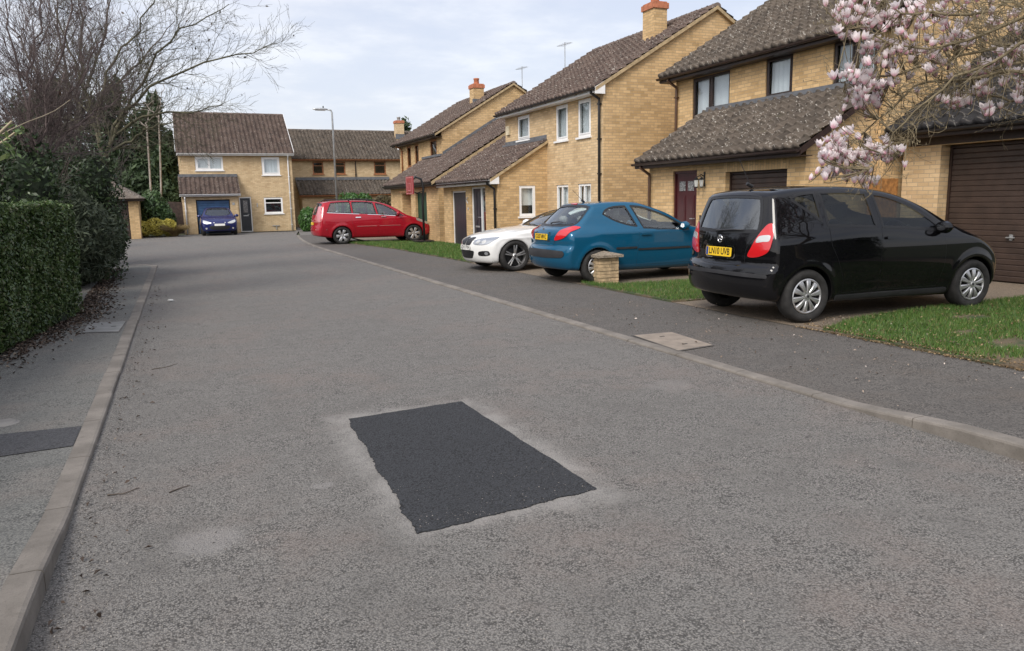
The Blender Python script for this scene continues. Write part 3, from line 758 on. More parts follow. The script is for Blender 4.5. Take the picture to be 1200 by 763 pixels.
door(h, TL, -24.86, -23.50, .02, 2.04, M_ddoor, M_white, dep=.08, letter=.33, split=.62)
roof('roof', h, (MX-.30, Y1+.14, ze-.16), (MX-.30, Y0-.10, ze-.16), UPX, (3.72+.30)/CU, M_tile)
roof('roof', h, (MX+7.44+.3, Y0-.10, ze-.16), (MX+7.44+.3, Y1+.14, ze-.16), UPXn, (3.72+.30)/CU, M_tile)
ridge(h, (MX+3.72, Y0-.10, ze-.14+SL*4.02), (MX+3.72, Y1+.14, ze-.14+SL*4.02), M_tile)
lz = lze-SL*.28+.02
roof('lean_to_roof', h, (ML-.28, LY1+.02, lz), (ML-.28, LY0-.10, lz), UPX, (MX-ML+.28)/CU, M_tile)
roof('garage_roof', h, (MX-.0, LY1+.02, lz+SL*(MX-ML+.28)), (MX-.0, Y1+.01, lz+SL*(MX-ML+.28)), UPX, (xe-MX)/CU, M_tile)
roof('garage_roof', h, (xe+4.2, Y1+.01, lze-.1), (xe+4.2, LY1+.02, lze-.1), UPXn, 4.2/CU, M_tile)
f = MB(); f.box((MX-.14, LY0, zt+.03), (MX-.006, Y1, zt+.085)); f.box((MX-.012, LY0, zt+.08), (MX-.006, Y1, zt+.20)); f.build('flashing', M_lead, h)
gutter(h, T, -(Y1+.16), -(Y0-.10), ze-.17, .29, M_black, M_white, .14)
gutter(h, TL, -(LY1+.04), -(LY0-.10), lz-.03, .27, M_black, M_white, .12)
for (Yv, x0, z0, zw) in ((Y0-.10, MX-.30, ze-.30, .25), (LY0-.10, ML-.28, lz-.12, .2)):
    b = MB(); b.prism([(x0-.01, z0-.02), (x0+.30, z0-.02), (x0+.30, z0+zw+.08), (x0-.01, z0+zw-.09)], .0, .022, FY(Yv+.021-.0)); b.build('box_end', M_white, h)
verge(h, Y0-.001, (MX-.30, ze-.15), (MX+3.72, ze-.15+SL*4.02), M_verge, .10, .105); verge(h, Y0-.001, (MX+7.44+.30, ze-.15), (MX+3.72, ze-.15+SL*4.02), M_verge, .10, .105)
verge(h, LY0-.001, (ML-.28, lz+.01), (MX, lz+.01+SL*(MX-ML+.28)), M_verge, .09, .105)
downpipe(h, T, -(Y0+.13), ze-.21, .05, .33, M_black); downpipe(h, TL, -(LY0+.12), lz-.07, .05, .31, M_black)
chimney(h, 13.62, 20.35, 5.6, 7.12, .46, .60)
aerial(h, 14.7, 25.6, 6.6, 8.05) if False else aerial(h, 14.7, 28.3, 5.2, 7.75)
# alarm box high on the wall, extra meter box
b = MB(); b.box((-25.62, 3.86, .002), (-25.34, 4.16, .07), T); solo('alarm_box', b, plain('cream_plastic', (.60, .52, .36), .5), 'cream burglar alarm box high under the white soffit', 'alarm box', (MX, 25.5, 4.), kind=None)
b = MB(); b.tube([TL(-25.1, 1.72, .03), TL(-25.18, 1.62, .06), TL(-25.1, 1.50, .03)], .02, 6); b.box((-25.16, 1.28, .003), (-25.06, 1.36, .02), TL); solo('house_number', b, M_metal, 'small metal number fitting between the two dark porch doors', 'fitting', (ML, 25.1, 1.5))

# ---- corner house with brown windows (behind the hoop)
CX, CLX, Y0, Y1 = 11.0, 9.30, 33.1, 40.2
h = thing('brick_house', 'far right buff brick house with small brown windows and a green door', 'house', (10.5, 34, 0), 'brick houses along the close')
mb = MB(); T = FX(CX); ze = 4.70; zr = ze+SL*3.5
W = [(-38.8, -38.1, 3.32, 4.38), (-37.4, -36.74, 3.32, 4.38), (-34.85, -33.86, 3.58, 4.40)]
panel(mb, T, -Y1, -Y0, 0, ze, W); gableT(mb, FY(Y0), CX, CX+7, ze, CX+3.5, zr); back_and_side(mb, CX, CX+7, Y0, Y1, ze, CX+3.5, zr)
TL = FX(CLX); lze = 2.48; LY0, LY1 = 28.6, 35.9
panel(mb, TL, -LY1, -LY0, 0, lze, [(-31.80, -30.2, 0, 1.96, .12), (-33.9, -32.5, 0, 1.96, .5)])
xe = CLX+4.6; zt = lze+SL*4.6
for Yp, rev in ((LY0, 0),):
    q = [(CLX, Yp, 0), (xe+4.6, Yp, 0), (xe+4.6, Yp, lze), (xe, Yp, zt), (CLX, Yp, lze)]; mb.poly(q, [(x, z) for x, _, z in q])
mb.poly([(CLX, LY1, 0), (CLX, LY1, lze), (CX, LY1, lze+SL*1.7), (CX, LY1, 0)])
mb.build('wall', M_brick, h)
for i, (a, b, c, d) in enumerate(W): window(h, T, a, b, c, d, M_tanwood, 'single', None)
garage_door(h, TL, -31.80, -30.2, .02, 1.96, M_gdoor, M_gdoor, dep=.12, slats=8, vertical=True, handle=False)
door(h, TL, -33.9, -32.5, .02, 1.96, M_tanwood, M_tanwood, dep=.5)
roof('roof', h, (CX-.35, Y1+.3, ze-.17), (CX-.35, Y0-.12, ze-.17), UPX, 3.85/CU, M_tile); roof('roof', h, (CX+7.35, Y0-.12, ze-.17), (CX+7.35, Y1+.3, ze-.17), UPXn, 3.85/CU, M_tile)
ridge(h, (CX+3.5, Y0-.12, ze-.15+SL*3.85), (CX+3.5, Y1+.3, ze-.15+SL*3.85), M_tile)
lz = lze-SL*.3+.02
roof('lean_to_roof', h, (CLX-.3, LY1+.1, lz), (CLX-.3, Y0, lz), UPX, (CX-CLX+.3)/CU, M_tile)
roof('lean_to_roof', h, (CLX-.3, Y0, lz), (CLX-.3, LY0-.1, lz), UPX, (xe-CLX+.3)/CU, M_tile)
roof('lean_to_roof', h, (xe+4.9, LY0-.1, lz), (xe+4.9, Y0, lz), UPXn, (4.9)/CU, M_tile)
gutter(h, T, -(Y1+.3), -(Y0-.12), ze-.18, .34, M_black, M_brown, .14); gutter(h, TL, -(LY1+.1), -(LY0-.1), lz-.03, .29, M_black, M_brown, .14)
verge(h, Y0-.001, (CX-.35, ze-.16), (CX+3.5, ze-.16+SL*3.85), M_verge, .09, .12); verge(h, Y0-.001, (CX+7.35, ze-.16), (CX+3.5, ze-.16+SL*3.85), M_verge, .09, .12)
verge(h, LY0-.001, (CLX-.3, lz+.03), (xe, lz+.03+SL*(xe-CLX+.3)), M_verge, .13, .12)
f = MB()
z0 = lz+SL*(CX-CLX+.3); f.box((CX-.12, Y0, z0+.06), (CX-.01, LY1, z0+.16))
zE = lz+SL*(xe-CLX+.3)
f.poly([(CX, Y0-.03, z0+.06), (xe, Y0-.03, zE+.06), (xe, Y0-.03, zE+.24), (CX, Y0-.03, z0+.24)]); f.poly([(CX, Y0-.12, z0+.05), (xe, Y0-.12, zE+.05), (xe, Y0-.03, zE+.07), (CX, Y0-.03, z0+.07)]); f.build('flashing', M_lead, h)
downpipe(h, T, -(Y1-.6), ze-.2, 2.9, .36, M_tanwood)
chimney(h, 13.45, 35.0, 5.7, 6.82, .52, .56)
aerial(h, 15.2, 33.6, 6.2, 7.7)

# ---- basketball hoop in front of it
h = thing('basketball_hoop', 'portable basketball hoop with red backboard on a curved black pole', 'basketball hoop', (8.35, 28.0, 0))
b = MB(); b.tube([(8.45, 27.9, .1), (8.45, 27.95, 1.6), (8.5, 27.95, 2.1), (8.42, 27.95, 2.42), (8.2, 27.95, 2.5), (8.02, 27.95, 2.35)], .045, 8); b.tube([(8.5, 27.95, 2.0), (8.25, 27.95, 1.9), (8.02, 27.95, 2.0)], .02, 6); b.build('pole', M_black, h, smooth=True)
b = MB(); b.box((8.1, 27.6, .03), (8.75, 28.3, .14)); b.build('base', M_black, h)
TB = FX(7.98); b = MB(); b.box((-28.42, 1.86, -.02), (-27.5, 2.52, .02), TB)
bb = b.build('backboard', plain('red_backboard', (.30, .045, .05), .35, .1), h)
b = MB(); n = .021
for (u0_, u1_, v0_, v1_) in ((-28.38, -27.54, 1.89, 1.915), (-28.38, -27.54, 2.465, 2.49), (-28.38, -28.345, 1.915, 2.465), (-27.575, -27.54, 1.915, 2.465), (-28.15, -27.77, 2.25, 2.27), (-28.15, -27.77, 1.99, 2.01), (-28.15, -28.12, 2.01, 2.25), (-27.8, -27.77, 2.01, 2.25)): b.box((u0_, v0_, n), (u1_, v1_, n+.003), TB)
sub('markings', b, plain('pink_line', (.55, .22, .22), .5), bb, h)
b = MB(); T_ = [(7.75+.2*math.cos(t), 27.96+.2*math.sin(t), 1.95) for t in np.linspace(0, 2*PI, 19)]; b.tube(T_, .01, 6, False); b.build('rim', M_tanwood, h)

# ---- detached-looking house at the end, blue garage door
h = thing('brick_house', 'end of close brick house with blue garage door and white windows', 'house', (3.3, 48, 0), 'brick houses along the close')
X0, X1, Yf = .22, 6.45, 48.
mb = MB(); T = FY(Yf); ze = 4.74; YR = 51.6; sl = (7.10-4.5)/3.85; cu = 1/math.sqrt(1+sl*sl)
W = [(1.08, 2.58, 3.60, 4.38), (4.72, 5.74, 3.32, 4.36), (4.70, 5.78, 1.05, 2.0)]
panel(mb, T, X0, X1, 0, ze, W+[(3.30, 3.98, 0, 2.05, .07)])
for X, rev in ((X0, 0), (X1, 1)):
    q = [(X, Yf, 0), (X, Yf, ze), (X, YR, ze+sl*3.6), (X, YR+3.6, ze), (X, YR+3.6, 0)]; mb.poly(q if rev else q[::-1], [(y, z) for _, y, z in (q if rev else q[::-1])])
yg = 46.8; TG = FY(yg)
panel(mb, TG, .22, 3.16, 0, 2.22, [(.92, 2.72, 0, 1.92, .1)])
for X, rev in ((.22, 0), (3.16, 1)):
    q = [(X, yg, 0), (X, Yf, 0), (X, Yf, 3.1), (X, yg, 2.22)]; mb.poly(q if rev else q[::-1], [(y, z) for _, y, z in (q if rev else q[::-1])])
mb.build('wall', M_brick3, h)
for (a, b, c, d), st, bk in zip(W, ('double', 'single', 'top'), (M_curt, M_curt, None)): window(h, T, a, b, c, d, M_white, st, bk, fw=.10)
door(h, T, 3.30, 3.98, .02, 2.05, M_ddoor, M_white, glassy=True, letter=.45)
garage_door(h, TG, .92, 2.72, .02, 1.92, M_gblue, M_dark, slats=12)
up = Vector((0, cu, sl*cu)); upn = Vector((0, -cu, sl*cu))
roof('roof', h, (X0-.1, Yf-.28, ze-.2), (X1+.12, Yf-.28, ze-.2), up, 3.88/cu, M_tile, 1.1); roof('roof', h, (X1+.12, YR+3.88, ze-.2), (X0-.1, YR+3.88, ze-.2), upn, 3.88/cu, M_tile)
ridge(h, (X0-.1, YR, ze-.18+sl*3.88), (X1+.12, YR, ze-.18+sl*3.88), M_tile)
roof('lean_to_roof', h, (.10, yg-.25, 2.24), (3.32, yg-.25, 2.24), up, 1.45/cu, M_tile, 1.1)
f = MB(); f.box((.12, Yf-.12, 3.22), (3.3, Yf-.006, 3.38)); f.build('flashing', M_lead, h)
gutter(h, T, X0-.1, X1+.12, ze-.2, .27, M_white, M_white, .12); gutter(h, TG, .10, 3.32, 2.22, .24, M_white, M_white, .12)
downpipe(h, T, 6.22, ze-.25, .05, .3, M_white); downpipe(h, TG, .36, 2.07, .05, .27, M_white)
b = MB()
for X, s in ((X1+.125, 1), (X0-.125, -1)):
    for d in ((0, 1), (1, -1)):
        pass
    b.poly([(X, Yf-.28, ze-.28), (X, YR, ze-.28+sl*3.88), (X, YR, ze-.10+sl*3.88), (X, Yf-.28, ze-.10)]); b.poly([(X+s*.02, Yf-.28, ze-.28), (X+s*.02, YR, ze-.28+sl*3.88), (X+s*.02, YR, ze-.10+sl*3.88), (X+s*.02, Yf-.28, ze-.10)])
    b.poly([(X, Yf-.28, ze-.10), (X, YR, ze-.10+sl*3.88), (X+s*.02, YR, ze-.10+sl*3.88), (X+s*.02, Yf-.28, ze-.10)])
b.build('bargeboard', M_white, h)
b = MB(); b.box((4.28, 1.45, .003), (4.33, 1.68, .03), T); b.box((2.84, 1.6, .003), (2.97, 1.74, .02), lambda u, v, n: TG(u, v, n)); b.box((5.3, .1, .003), (5.34, .35, .05), T); b.box((5.1, .3, .003), (5.5, .34, .05), T); b.build('wall_fitting', M_metal, h)

# ---- terrace closing the view
M_house_brick, M_brick = M_brick, M_brick3
h = thing('brick_terrace', 'low brick terrace with orange brown windows behind the lamp post and red car', 'house', (12, 54, 0), 'brick houses along the close')
X0, X1, Yf = 7.25, 19.5, 54.
mb = MB(); T = FY(Yf); ze = 4.73; YR = 57.4; zr_ = ze-.15+SL*3.7
W = [(8.62, 9.36, 3.56, 4.42), (10.12, 10.86, 3.56, 4.42), (12.86, 13.72, 3.54, 4.46)]
panel(mb, T, X0, X1, 0, ze, W)
for X, rev in ((X0, 0), (X1, 1)):
    q = [(X, Yf, 0), (X, Yf, ze), (X, YR, ze+SL*3.4), (X, YR+3.4, ze), (X, YR+3.4, 0)]; mb.poly(q if rev else q[::-1], [(y, z) for _, y, z in (q if rev else q[::-1])])
yg = 52.6; TG = FY(yg); panel(mb, TG, 7.6, 13.7, 0, 2.2, [(9.0, 10.6, 0, 1.9, .1)])
for X, rev in ((7.6, 0), (13.7, 1)):
    q = [(X, yg, 0), (X, Yf, 0), (X, Yf, 3.2), (X, yg, 2.2)]; mb.poly(q if rev else q[::-1], [(y, z) for _, y, z in (q if rev else q[::-1])])
mb.build('wall', M_brick, h)
for (a, b, c, d) in W: window(h, T, a, b, c, d, M_tanwood, 'top', None, fw=.09)
garage_door(h, TG, 9.0, 10.6, .02, 1.9, M_tanwood, M_tanwood, slats=8, vertical=True, handle=False)
roof('roof', h, (X0-.25, Yf-.3, ze-.17), (X1, Yf-.3, ze-.17), UPY, 3.7/CU, M_tile_grey); roof('roof', h, (X1, YR+3.7, ze-.17), (X0-.25, YR+3.7, ze-.17), UPYn, 3.7/CU, M_tile_grey)
ridge(h, (X0-.25, YR, ze-.15+SL*3.7), (X1, YR, ze-.15+SL*3.7), M_tile_grey)
roof('lean_to_roof', h, (7.4, yg-.25, 2.15), (13.9, yg-.25, 2.15), UPY, 1.65/CU, M_tile_grey)
f = MB(); f.box((7.4, Yf-.14, 3.17), (13.9, Yf-.006, 3.36)); f.build('flashing', M_lead, h)
gutter(h, T, X0-.25, X1, ze-.18, .29, M_tanwood, M_tanwood, .14); gutter(h, TG, 7.4, 13.9, 2.12, .24, M_tanwood, M_tanwood, .14)
downpipe(h, T, 11.55, ze-.2, 3.2, .3, M_brown)
chimney(h, 15.45, 56.4, 5.9, 7.3, .60, .60, pot=False)
b = MB(); b.tube([(14.9, 54.9, 4.95), (14.9, 54.9, 5.75)], .07, 8); b.box((14.5, 54.6, 4.95), (15.1, 54.7, 5.08)); b.build('vent_pipe', M_white, h)

M_brick = M_house_brick
# ---- small hipped garage on the left, far end
h = thing('brick_garage', 'small brick garage with hipped tiled roof behind the left hedge', 'garage', (-4, 44, 0))
X0, X1, Yf = -8., -1.85, 43.; mb = MB(); T = FY(Yf)
panel(mb, T, X0, X1, 0, 2.1, [(-5.1, -2.3, 0, 1.95, .12)]); mb.poly([(X1, Yf, 0), (X1, Yf+5.6, 0), (X1, Yf+5.6, 2.1), (X1, Yf, 2.1)], [(0, 0), (5.6, 0), (5.6, 2.1), (0, 2.1)])
mb.poly([(X0, Yf, 0), (X0, Yf+5.6, 0), (X0, Yf+5.6, 2.1), (X0, Yf, 2.1)], [(0, 0), (5.6, 0), (5.6, 2.1), (0, 2.1)])
mb.build('wall', M_brick, h); garage_door(h, T, -5.1, -2.3, .02, 1.95, M_gbrown, M_brown, slats=12, vertical=True)
e = .3; a, b_, c, d = (X0-e, Yf-e), (X1+e, Yf-e), (X1+e, Yf+5.6+e), (X0-e, Yf+5.6+e); r0, r1 = (X0+2.7, Yf+2.8), (X1-2.2, Yf+2.8); zr_ = 2.02+1.55
mb = MB(); P = lambda p, z: (p[0], p[1], z); z = 2.02
mb.poly([P(a, z), P(b_, z), P(r1, zr_), P(r0, zr_)], [(0, 0), (7, 0), (4.5, 3.5), (2.5, 3.5)]); mb.poly([P(b_, z), P(c, z), P(r1, zr_)], [(0, 0), (6.2, 0), (3.1, 3.3)])
mb.poly([P(c, z), P(d, z), P(r0, zr_), P(r1, zr_)], [(0, 0), (7, 0), (4.5, 3.5), (2.5, 3.5)]); mb.poly([P(d, z), P(a, z), P(r0, zr_)], [(0, 0), (6.2, 0), (3.1, 3.3)]); mb.poly([P(a, z-.01), P(b_, z-.01), P(c, z-.01), P(d, z-.01)][::-1])
mb.build('roof', M_tile_grey, h)
gutter(h, T, X0-e, X1+e, 2.0, .24, M_brown, M_brown, .1)

# ---- fence and gate beside the end house
h = thing('timber_fence', 'dark timber fence panel between the yellow shrub and the end house', 'fence', (-.2, 47.6, 0))
b = MB()
for i in range(9): x = -.52+i*.082; b.box((x, 47.6, .03), (x+.078, 47.62, 1.86-.006*i))
b.build('panel', M_fence, h); b = MB(); b.box((-.62, 47.56, 0), (-.54, 47.66, 1.8)); b.build('post', plain('grey_post', (.3, .29, .27), .8), h)

# ---- lamp post
h = thing('street_lamp', 'tall thin grey street lamp behind the red car', 'street lamp', (7.42, 39.5, 0))
b = MB(); b.tube([(7.42, 39.5, 0), (7.42, 39.5, 1.2)], .085, 12); b.tube([(7.42, 39.5, 1.2), (7.42, 39.5, 6.05), (7.38, 39.5, 6.16), (7.15, 39.5, 6.2)], [.055, .045, .04, .035], 10); b.build('pole', M_metal, h, smooth=True)
b = MB(); T = lambda x, y, z: Vector((7.2-x, 39.5+y, 6.15+z))
b.lathe([(0, 0)], 1, T) if False else None
sec = [(0, .06, .05), (.1, .10, .07), (.35, .12, .08), (.62, .11, .06), (.72, .04, .03)]
ring = [[T(x, w_*math.cos(t), .04+hh*math.sin(t)*(1 if math.sin(t) > 0 else .5)) for t in np.linspace(0, 2*PI, 13)[:-1]] for x, w_, hh in sec]
for A, B in zip(ring, ring[1:]):
    for k in range(12): b.poly([A[k], A[(k+1) % 12], B[(k+1) % 12], B[k]])
b.poly(ring[0]); b.poly(ring[-1][::-1]); b.build('lamp_head', M_metal, h, smooth=True)
b = MB(); b.box((7.16-.55, 39.42, 6.135), (7.1, 39.58, 6.16)); b.build('lens', plain('lamp_lens', (.5, .5, .48), .2), h)
b = MB(); b.tube([(7.0, 39.5, 6.26), (7.0, 39.5, 6.36)], .03, 8); b.build('photocell', M_black, h)

# ---- little brick pier on the grass
h = thing('brick_pier', 'short buff brick pier with a stone cap on the verge beside the blue car', 'brick pier', (7.3, 12.42, .04))
pcx, pcy, pw = 7.17, 12.30, .20; b = MB()
for k in range(8):
    j = R_.uniform(-.006, .006); z0 = .02+k*.063; 
    for T_, c0, c1 in ((FY(pcy-pw+j), pcx-pw, pcx+pw), (FX(pcx-pw+j), -(pcy+pw), -(pcy-pw))): pass
    sp = R_.uniform(-.04, .04)+(0 if k % 2 else .08)
    for (xa, xb) in ((pcx-pw+j, pcx+sp-.004), (pcx+sp+.004, pcx+pw+j)): b.box((xa, pcy-pw+j, z0), (xb, pcy+pw+j, z0+.056))
b.build('brickwork', plain('pier_brick', (.46, .34, .20), .9, .22, 9, .6, 70), h, bevel=.004)
b = MB(); b.box((pcx-pw+.012, pcy-pw+.012, .0), (pcx+pw-.012, pcy+pw-.012, .54)); b.build('mortar', plain('mortar', (.33, .28, .2), .95), h)
b = MB(); q = .265; b.box((pcx-q, pcy-q, .52), (pcx+q, pcy+q, .565))
ap = (pcx, pcy, .63)
cs = [(pcx-q, pcy-q, .565), (pcx+q, pcy-q, .565), (pcx+q, pcy+q, .565), (pcx-q, pcy+q, .565)]
for i in range(4): b.poly([cs[i], cs[(i+1) % 4], ap])
b.build('cap', plain('pebble_cap', (.26, .215, .16), .95, .35, 40, 1., 120), h)

# ================================================================== cars: implicit shells, surface-netted, then cut and panelled
def smooth_poly(keys, n=10):
    """closed Catmull-Rom through keys (a key with a third value 1 is a corner)"""
    P = [np.array(k[:2], float) for k in keys]; cr = [len(k) > 2 and k[2] for k in keys]; out = []; N = len(P)
    for i in range(N):
        p0, p1, p2, p3 = P[i-1], P[i], P[(i+1) % N], P[(i+2) % N]
        m1 = (p2-p1)*.5 if cr[i] else (p2-p0)*.5; m2 = (p2-p1)*.5 if cr[(i+1) % N] else (p3-p1)*.5
        L = np.linalg.norm(p2-p1)
        for m_, in ((m1,), (m2,)):
            ln = np.linalg.norm(m_); 
            if ln > 1.2*L: m_ *= 1.2*L/ln
        for t in np.arange(n)/n:
            h00, h10, h01, h11 = 2*t**3-3*t*t+1, t**3-2*t*t+t, -2*t**3+3*t*t, t**3-t*t
            out.append(h00*p1+h10*m1+h01*p2+h11*m2)
    return np.array(out)
def poly_sdf(poly, q):
    """signed distance (negative inside) of points q (n,2)"""
    A = poly; B = np.roll(poly, -1, 0); best = np.full(len(q), 1e9); ins = np.zeros(len(q), bool)
    for a, b in zip(A, B):
        ab = b-a; L = ab@ab
        if L < 1e-14: continue
        t = np.clip(((q-a)@ab)/L, 0, 1); d = q-(a+t[:, None]*ab); best = np.minimum(best, (d*d).sum(1))
        c = (a[1] > q[:, 1]) != (b[1] > q[:, 1])
        if c.any():
            xs = a[0]+(q[:, 1]-a[1])/(b[1]-a[1]+1e-30)*ab[0]; ins ^= c & (q[:, 0] < xs)
    d = np.sqrt(best); return np.where(ins, -d, d)
def nearest_on(poly, q):
    A = poly; B = np.roll(poly, -1, 0); best = np.full(len(q), 1e9); out = q.copy()
    for a, b in zip(A, B):
        ab = b-a; L = ab@ab
        if L < 1e-14: continue
        t = np.clip(((q-a)@ab)/L, 0, 1); p = a+t[:, None]*ab; d = ((q-p)**2).sum(1); k = d < best; best[k] = d[k]; out[k] = p[k]
    return out
def offset_poly(poly, d):
    a = np.roll(poly, 1, 0); b = np.roll(poly, -1, 0); t = b-a; t /= np.linalg.norm(t, axis=1)[:, None]+1e-12
    area = (poly[:, 0]*np.roll(poly[:, 1], -1)-np.roll(poly[:, 0], -1)*poly[:, 1]).sum()
    n = np.stack([t[:, 1], -t[:, 0]], 1)*(1 if area > 0 else -1); return poly+n*d
def smax(a, b, k):
    h = np.clip(.5+.5*(a-b)/k, 0, 1); return b*(1-h)+a*h+k*h*(1-h)
def interp(x, keys):
    k = np.array(keys); xs, ys = k[:, 0], k[:, 1]
    if len(xs) < 3: return np.interp(x, xs, ys)
    m = np.gradient(ys, xs); i = np.clip(np.searchsorted(xs, x)-1, 0, len(xs)-2); h = xs[i+1]-xs[i]; t = np.clip((x-xs[i])/h, 0, 1)
    return (2*t**3-3*t*t+1)*ys[i]+(t**3-2*t*t+t)*h*m[i]+(-2*t**3+3*t*t)*ys[i+1]+(t**3-t*t)*h*m[i+1]
class Shell:
    def __init__(s, sil, wz, tlow, thigh, belt, cf, cr, crown, wheels, ra, k=.09, bulge=(), flare=.014):
        s.sil = smooth_poly(sil, 8); s.x0, s.x1 = s.sil[:, 0].min(), s.sil[:, 0].max(); s.z1 = s.sil[:, 1].max(); s.z0 = s.sil[:, 1].min()
        s.wz, s.tl, s.th, s.belt, s.cf, s.cr, s.crown, s.wheels, s.ra, s.k, s.bulge, s.flare = wz, tlow, thigh, belt, cf, cr, crown, wheels, ra, k, bulge, flare
        s.hw = max(w for _, w in wz); s.xm = (s.x0+s.x1)/2; s.hl = (s.x1-s.x0)/2
        gx = np.arange(s.x0-.3, s.x1+.3, .0125); gz = np.arange(s.z0-.3, s.z1+.3, .0125); s.gx, s.gz = gx, gz
        q = np.stack(np.meshgrid(gx, gz, indexing='ij'), -1).reshape(-1, 2); s.grid = poly_sdf(s.sil, q).reshape(len(gx), len(gz))
    def sd2(s, x, z):
        u = np.clip((x-s.gx[0])/.0125, 0, len(s.gx)-1.001); v = np.clip((z-s.gz[0])/.0125, 0, len(s.gz)-1.001)
        i, j = u.astype(int), v.astype(int); a, b = u-i, v-j; G = s.grid
        return (G[i, j]*(1-a)+G[i+1, j]*a)*(1-b)+(G[i, j+1]*(1-a)+G[i+1, j+1]*a)*b
    def W(s, x, z):
        w = interp(z, s.wz); t = np.clip((z-s.belt+.12)/.24, 0, 1); t = t*t*(3-2*t)
        w = w*(interp(x, s.tl)*(1-t)+interp(x, s.th)*t)
        for xa, za in s.wheels:
            r = np.sqrt((x-xa)**2+(z-za)**2); w = w+s.flare*np.exp(-((r-s.ra-.03)/.055)**2)
        for (fn) in s.bulge: w = w+fn(x, z)
        return w
    def F(s, P, arches=True):
        x, y, z = P[:, 0], P[:, 1], P[:, 2]; ay = np.abs(y)/s.hw
        u = (x-s.xm)/s.hl; g = ay**2.4
        xs = x+np.where(u > 0, s.cf*u*u*g, -s.cr*u*u*g); zs = z+s.crown*ay**2*(z > s.belt-.2)*np.clip((z-s.belt+.2)/.3, 0, 1)
        f = smax(s.sd2(xs, zs), (np.abs(y)-s.W(x, z))*.97, s.k)
        if arches:
            for xa, za in s.wheels:
                a = np.maximum(np.sqrt((x-xa)**2+(z-za)**2)-s.ra, (s.hw-.34)-np.abs(y)); f = smax(f, -a, .012)
        return f
    def grad(s, P, arches=True, e=.002):
        g = np.zeros_like(P)
        for a in range(3):
            d = np.zeros(3); d[a] = e; g[:, a] = (s.F(P+d, arches)-s.F(P-d, arches))/(2*e)
        return g
    def net(s, h=.022):
        lo = np.array([s.x0-.06, -s.hw-.07, s.z0-.06]); hi = np.array([s.x1+.06, s.hw+.07, s.z1+.06])
        n = np.ceil((hi-lo)/h).astype(int)+1; ax = [lo[a]+h*np.arange(n[a]) for a in range(3)]
        G = np.stack(np.meshgrid(*ax, indexing='ij'), -1); V = np.empty(tuple(n), np.float64)
        for i in range(n[0]): V[i] = s.F(G[i].reshape(-1, 3)).reshape(n[1], n[2])
        sg = V < 0; c = [sg[a:n[0]-1+a, b:n[1]-1+b, d:n[2]-1+d] for a in (0, 1) for b in (0, 1) for d in (0, 1)]
        cnt = sum(k.astype(int) for k in c); act = (cnt > 0) & (cnt < 8); idx = -np.ones(act.shape, int); I = np.argwhere(act); idx[act] = np.arange(len(I))
        acc = np.zeros((len(I), 3)); k = np.zeros(len(I)); corners = [(a, b, d) for a in (0, 1) for b in (0, 1) for d in (0, 1)]
        for p in corners:
            for axx in range(3):
                if p[axx]: continue
                q = list(p); q[axx] = 1
                va = V[I[:, 0]+p[0], I[:, 1]+p[1], I[:, 2]+p[2]]; vb = V[I[:, 0]+q[0], I[:, 1]+q[1], I[:, 2]+q[2]]
                x = (va < 0) != (vb < 0); t = np.where(x, va/(va-vb+1e-30), 0); pt = np.tile(np.array(p, float), (len(I), 1)); pt[:, axx] += t
                acc[x] += pt[x]; k[x] += 1
        P = lo+(I+acc/k[:, None])*h
        Q = []
        for axx in range(3):
            b1, b2 = (axx+1) % 3, (axx+2) % 3
            sl0 = [slice(None)]*3; sl1 = [slice(None)]*3; sl0[axx] = slice(0, -1); sl1[axx] = slice(1, None)
            d = sg[tuple(sl0)] != sg[tuple(sl1)]; E = np.argwhere(d)
            E = E[(E[:, b1] > 0) & (E[:, b2] > 0) & (E[:, b1] < n[b1]-1) & (E[:, b2] < n[b2]-1)]
            def cid(o1, o2): e = E.copy(); e[:, b1] += o1; e[:, b2] += o2; return idx[e[:, 0], e[:, 1], e[:, 2]]
            q = np.stack([cid(-1, -1), cid(0, -1), cid(0, 0), cid(-1, 0)], 1); ins = sg[E[:, 0], E[:, 1], E[:, 2]]
            q[~ins] = q[~ins][:, ::-1]; Q.append(q)
        Q = np.concatenate(Q); Q = Q[(Q >= 0).all(1)]
        for _ in range(3):
            g = s.grad(P); f = s.F(P); st = g*(f/np.maximum((g*g).sum(1), .05))[:, None]; ln = np.linalg.norm(st, axis=1); st *= np.minimum(1, .01/np.maximum(ln, 1e-9))[:, None]; P = P-st
        return P, Q
    def trace(s, q, ax, side):
        """from outside along an axis onto the shell; q (n,2) in the two other coordinates (x,z), (y,z) or (x,y)"""
        n = len(q); P = np.zeros((n, 3)); oth = [a for a in range(3) if a != ax]; P[:, oth[0]], P[:, oth[1]] = q[:, 0], q[:, 1]
        far = {0: (s.x1+.1 if side > 0 else s.x0-.1), 1: side*(s.hw+.1), 2: s.z1+.1}[ax]; P[:, ax] = far
        d = -1. if (ax == 2 or side > 0) else 1.
        for _ in range(70):
            f = s.F(P, False); P[:, ax] += d*np.clip(f, -.02, .05)*.8
        return P
def set_normals(o, N):
    me = o.data; me.polygons.foreach_set('use_smooth', [True]*len(me.polygons))
    me.normals_split_custom_set_from_vertices([tuple(v) for v in N])
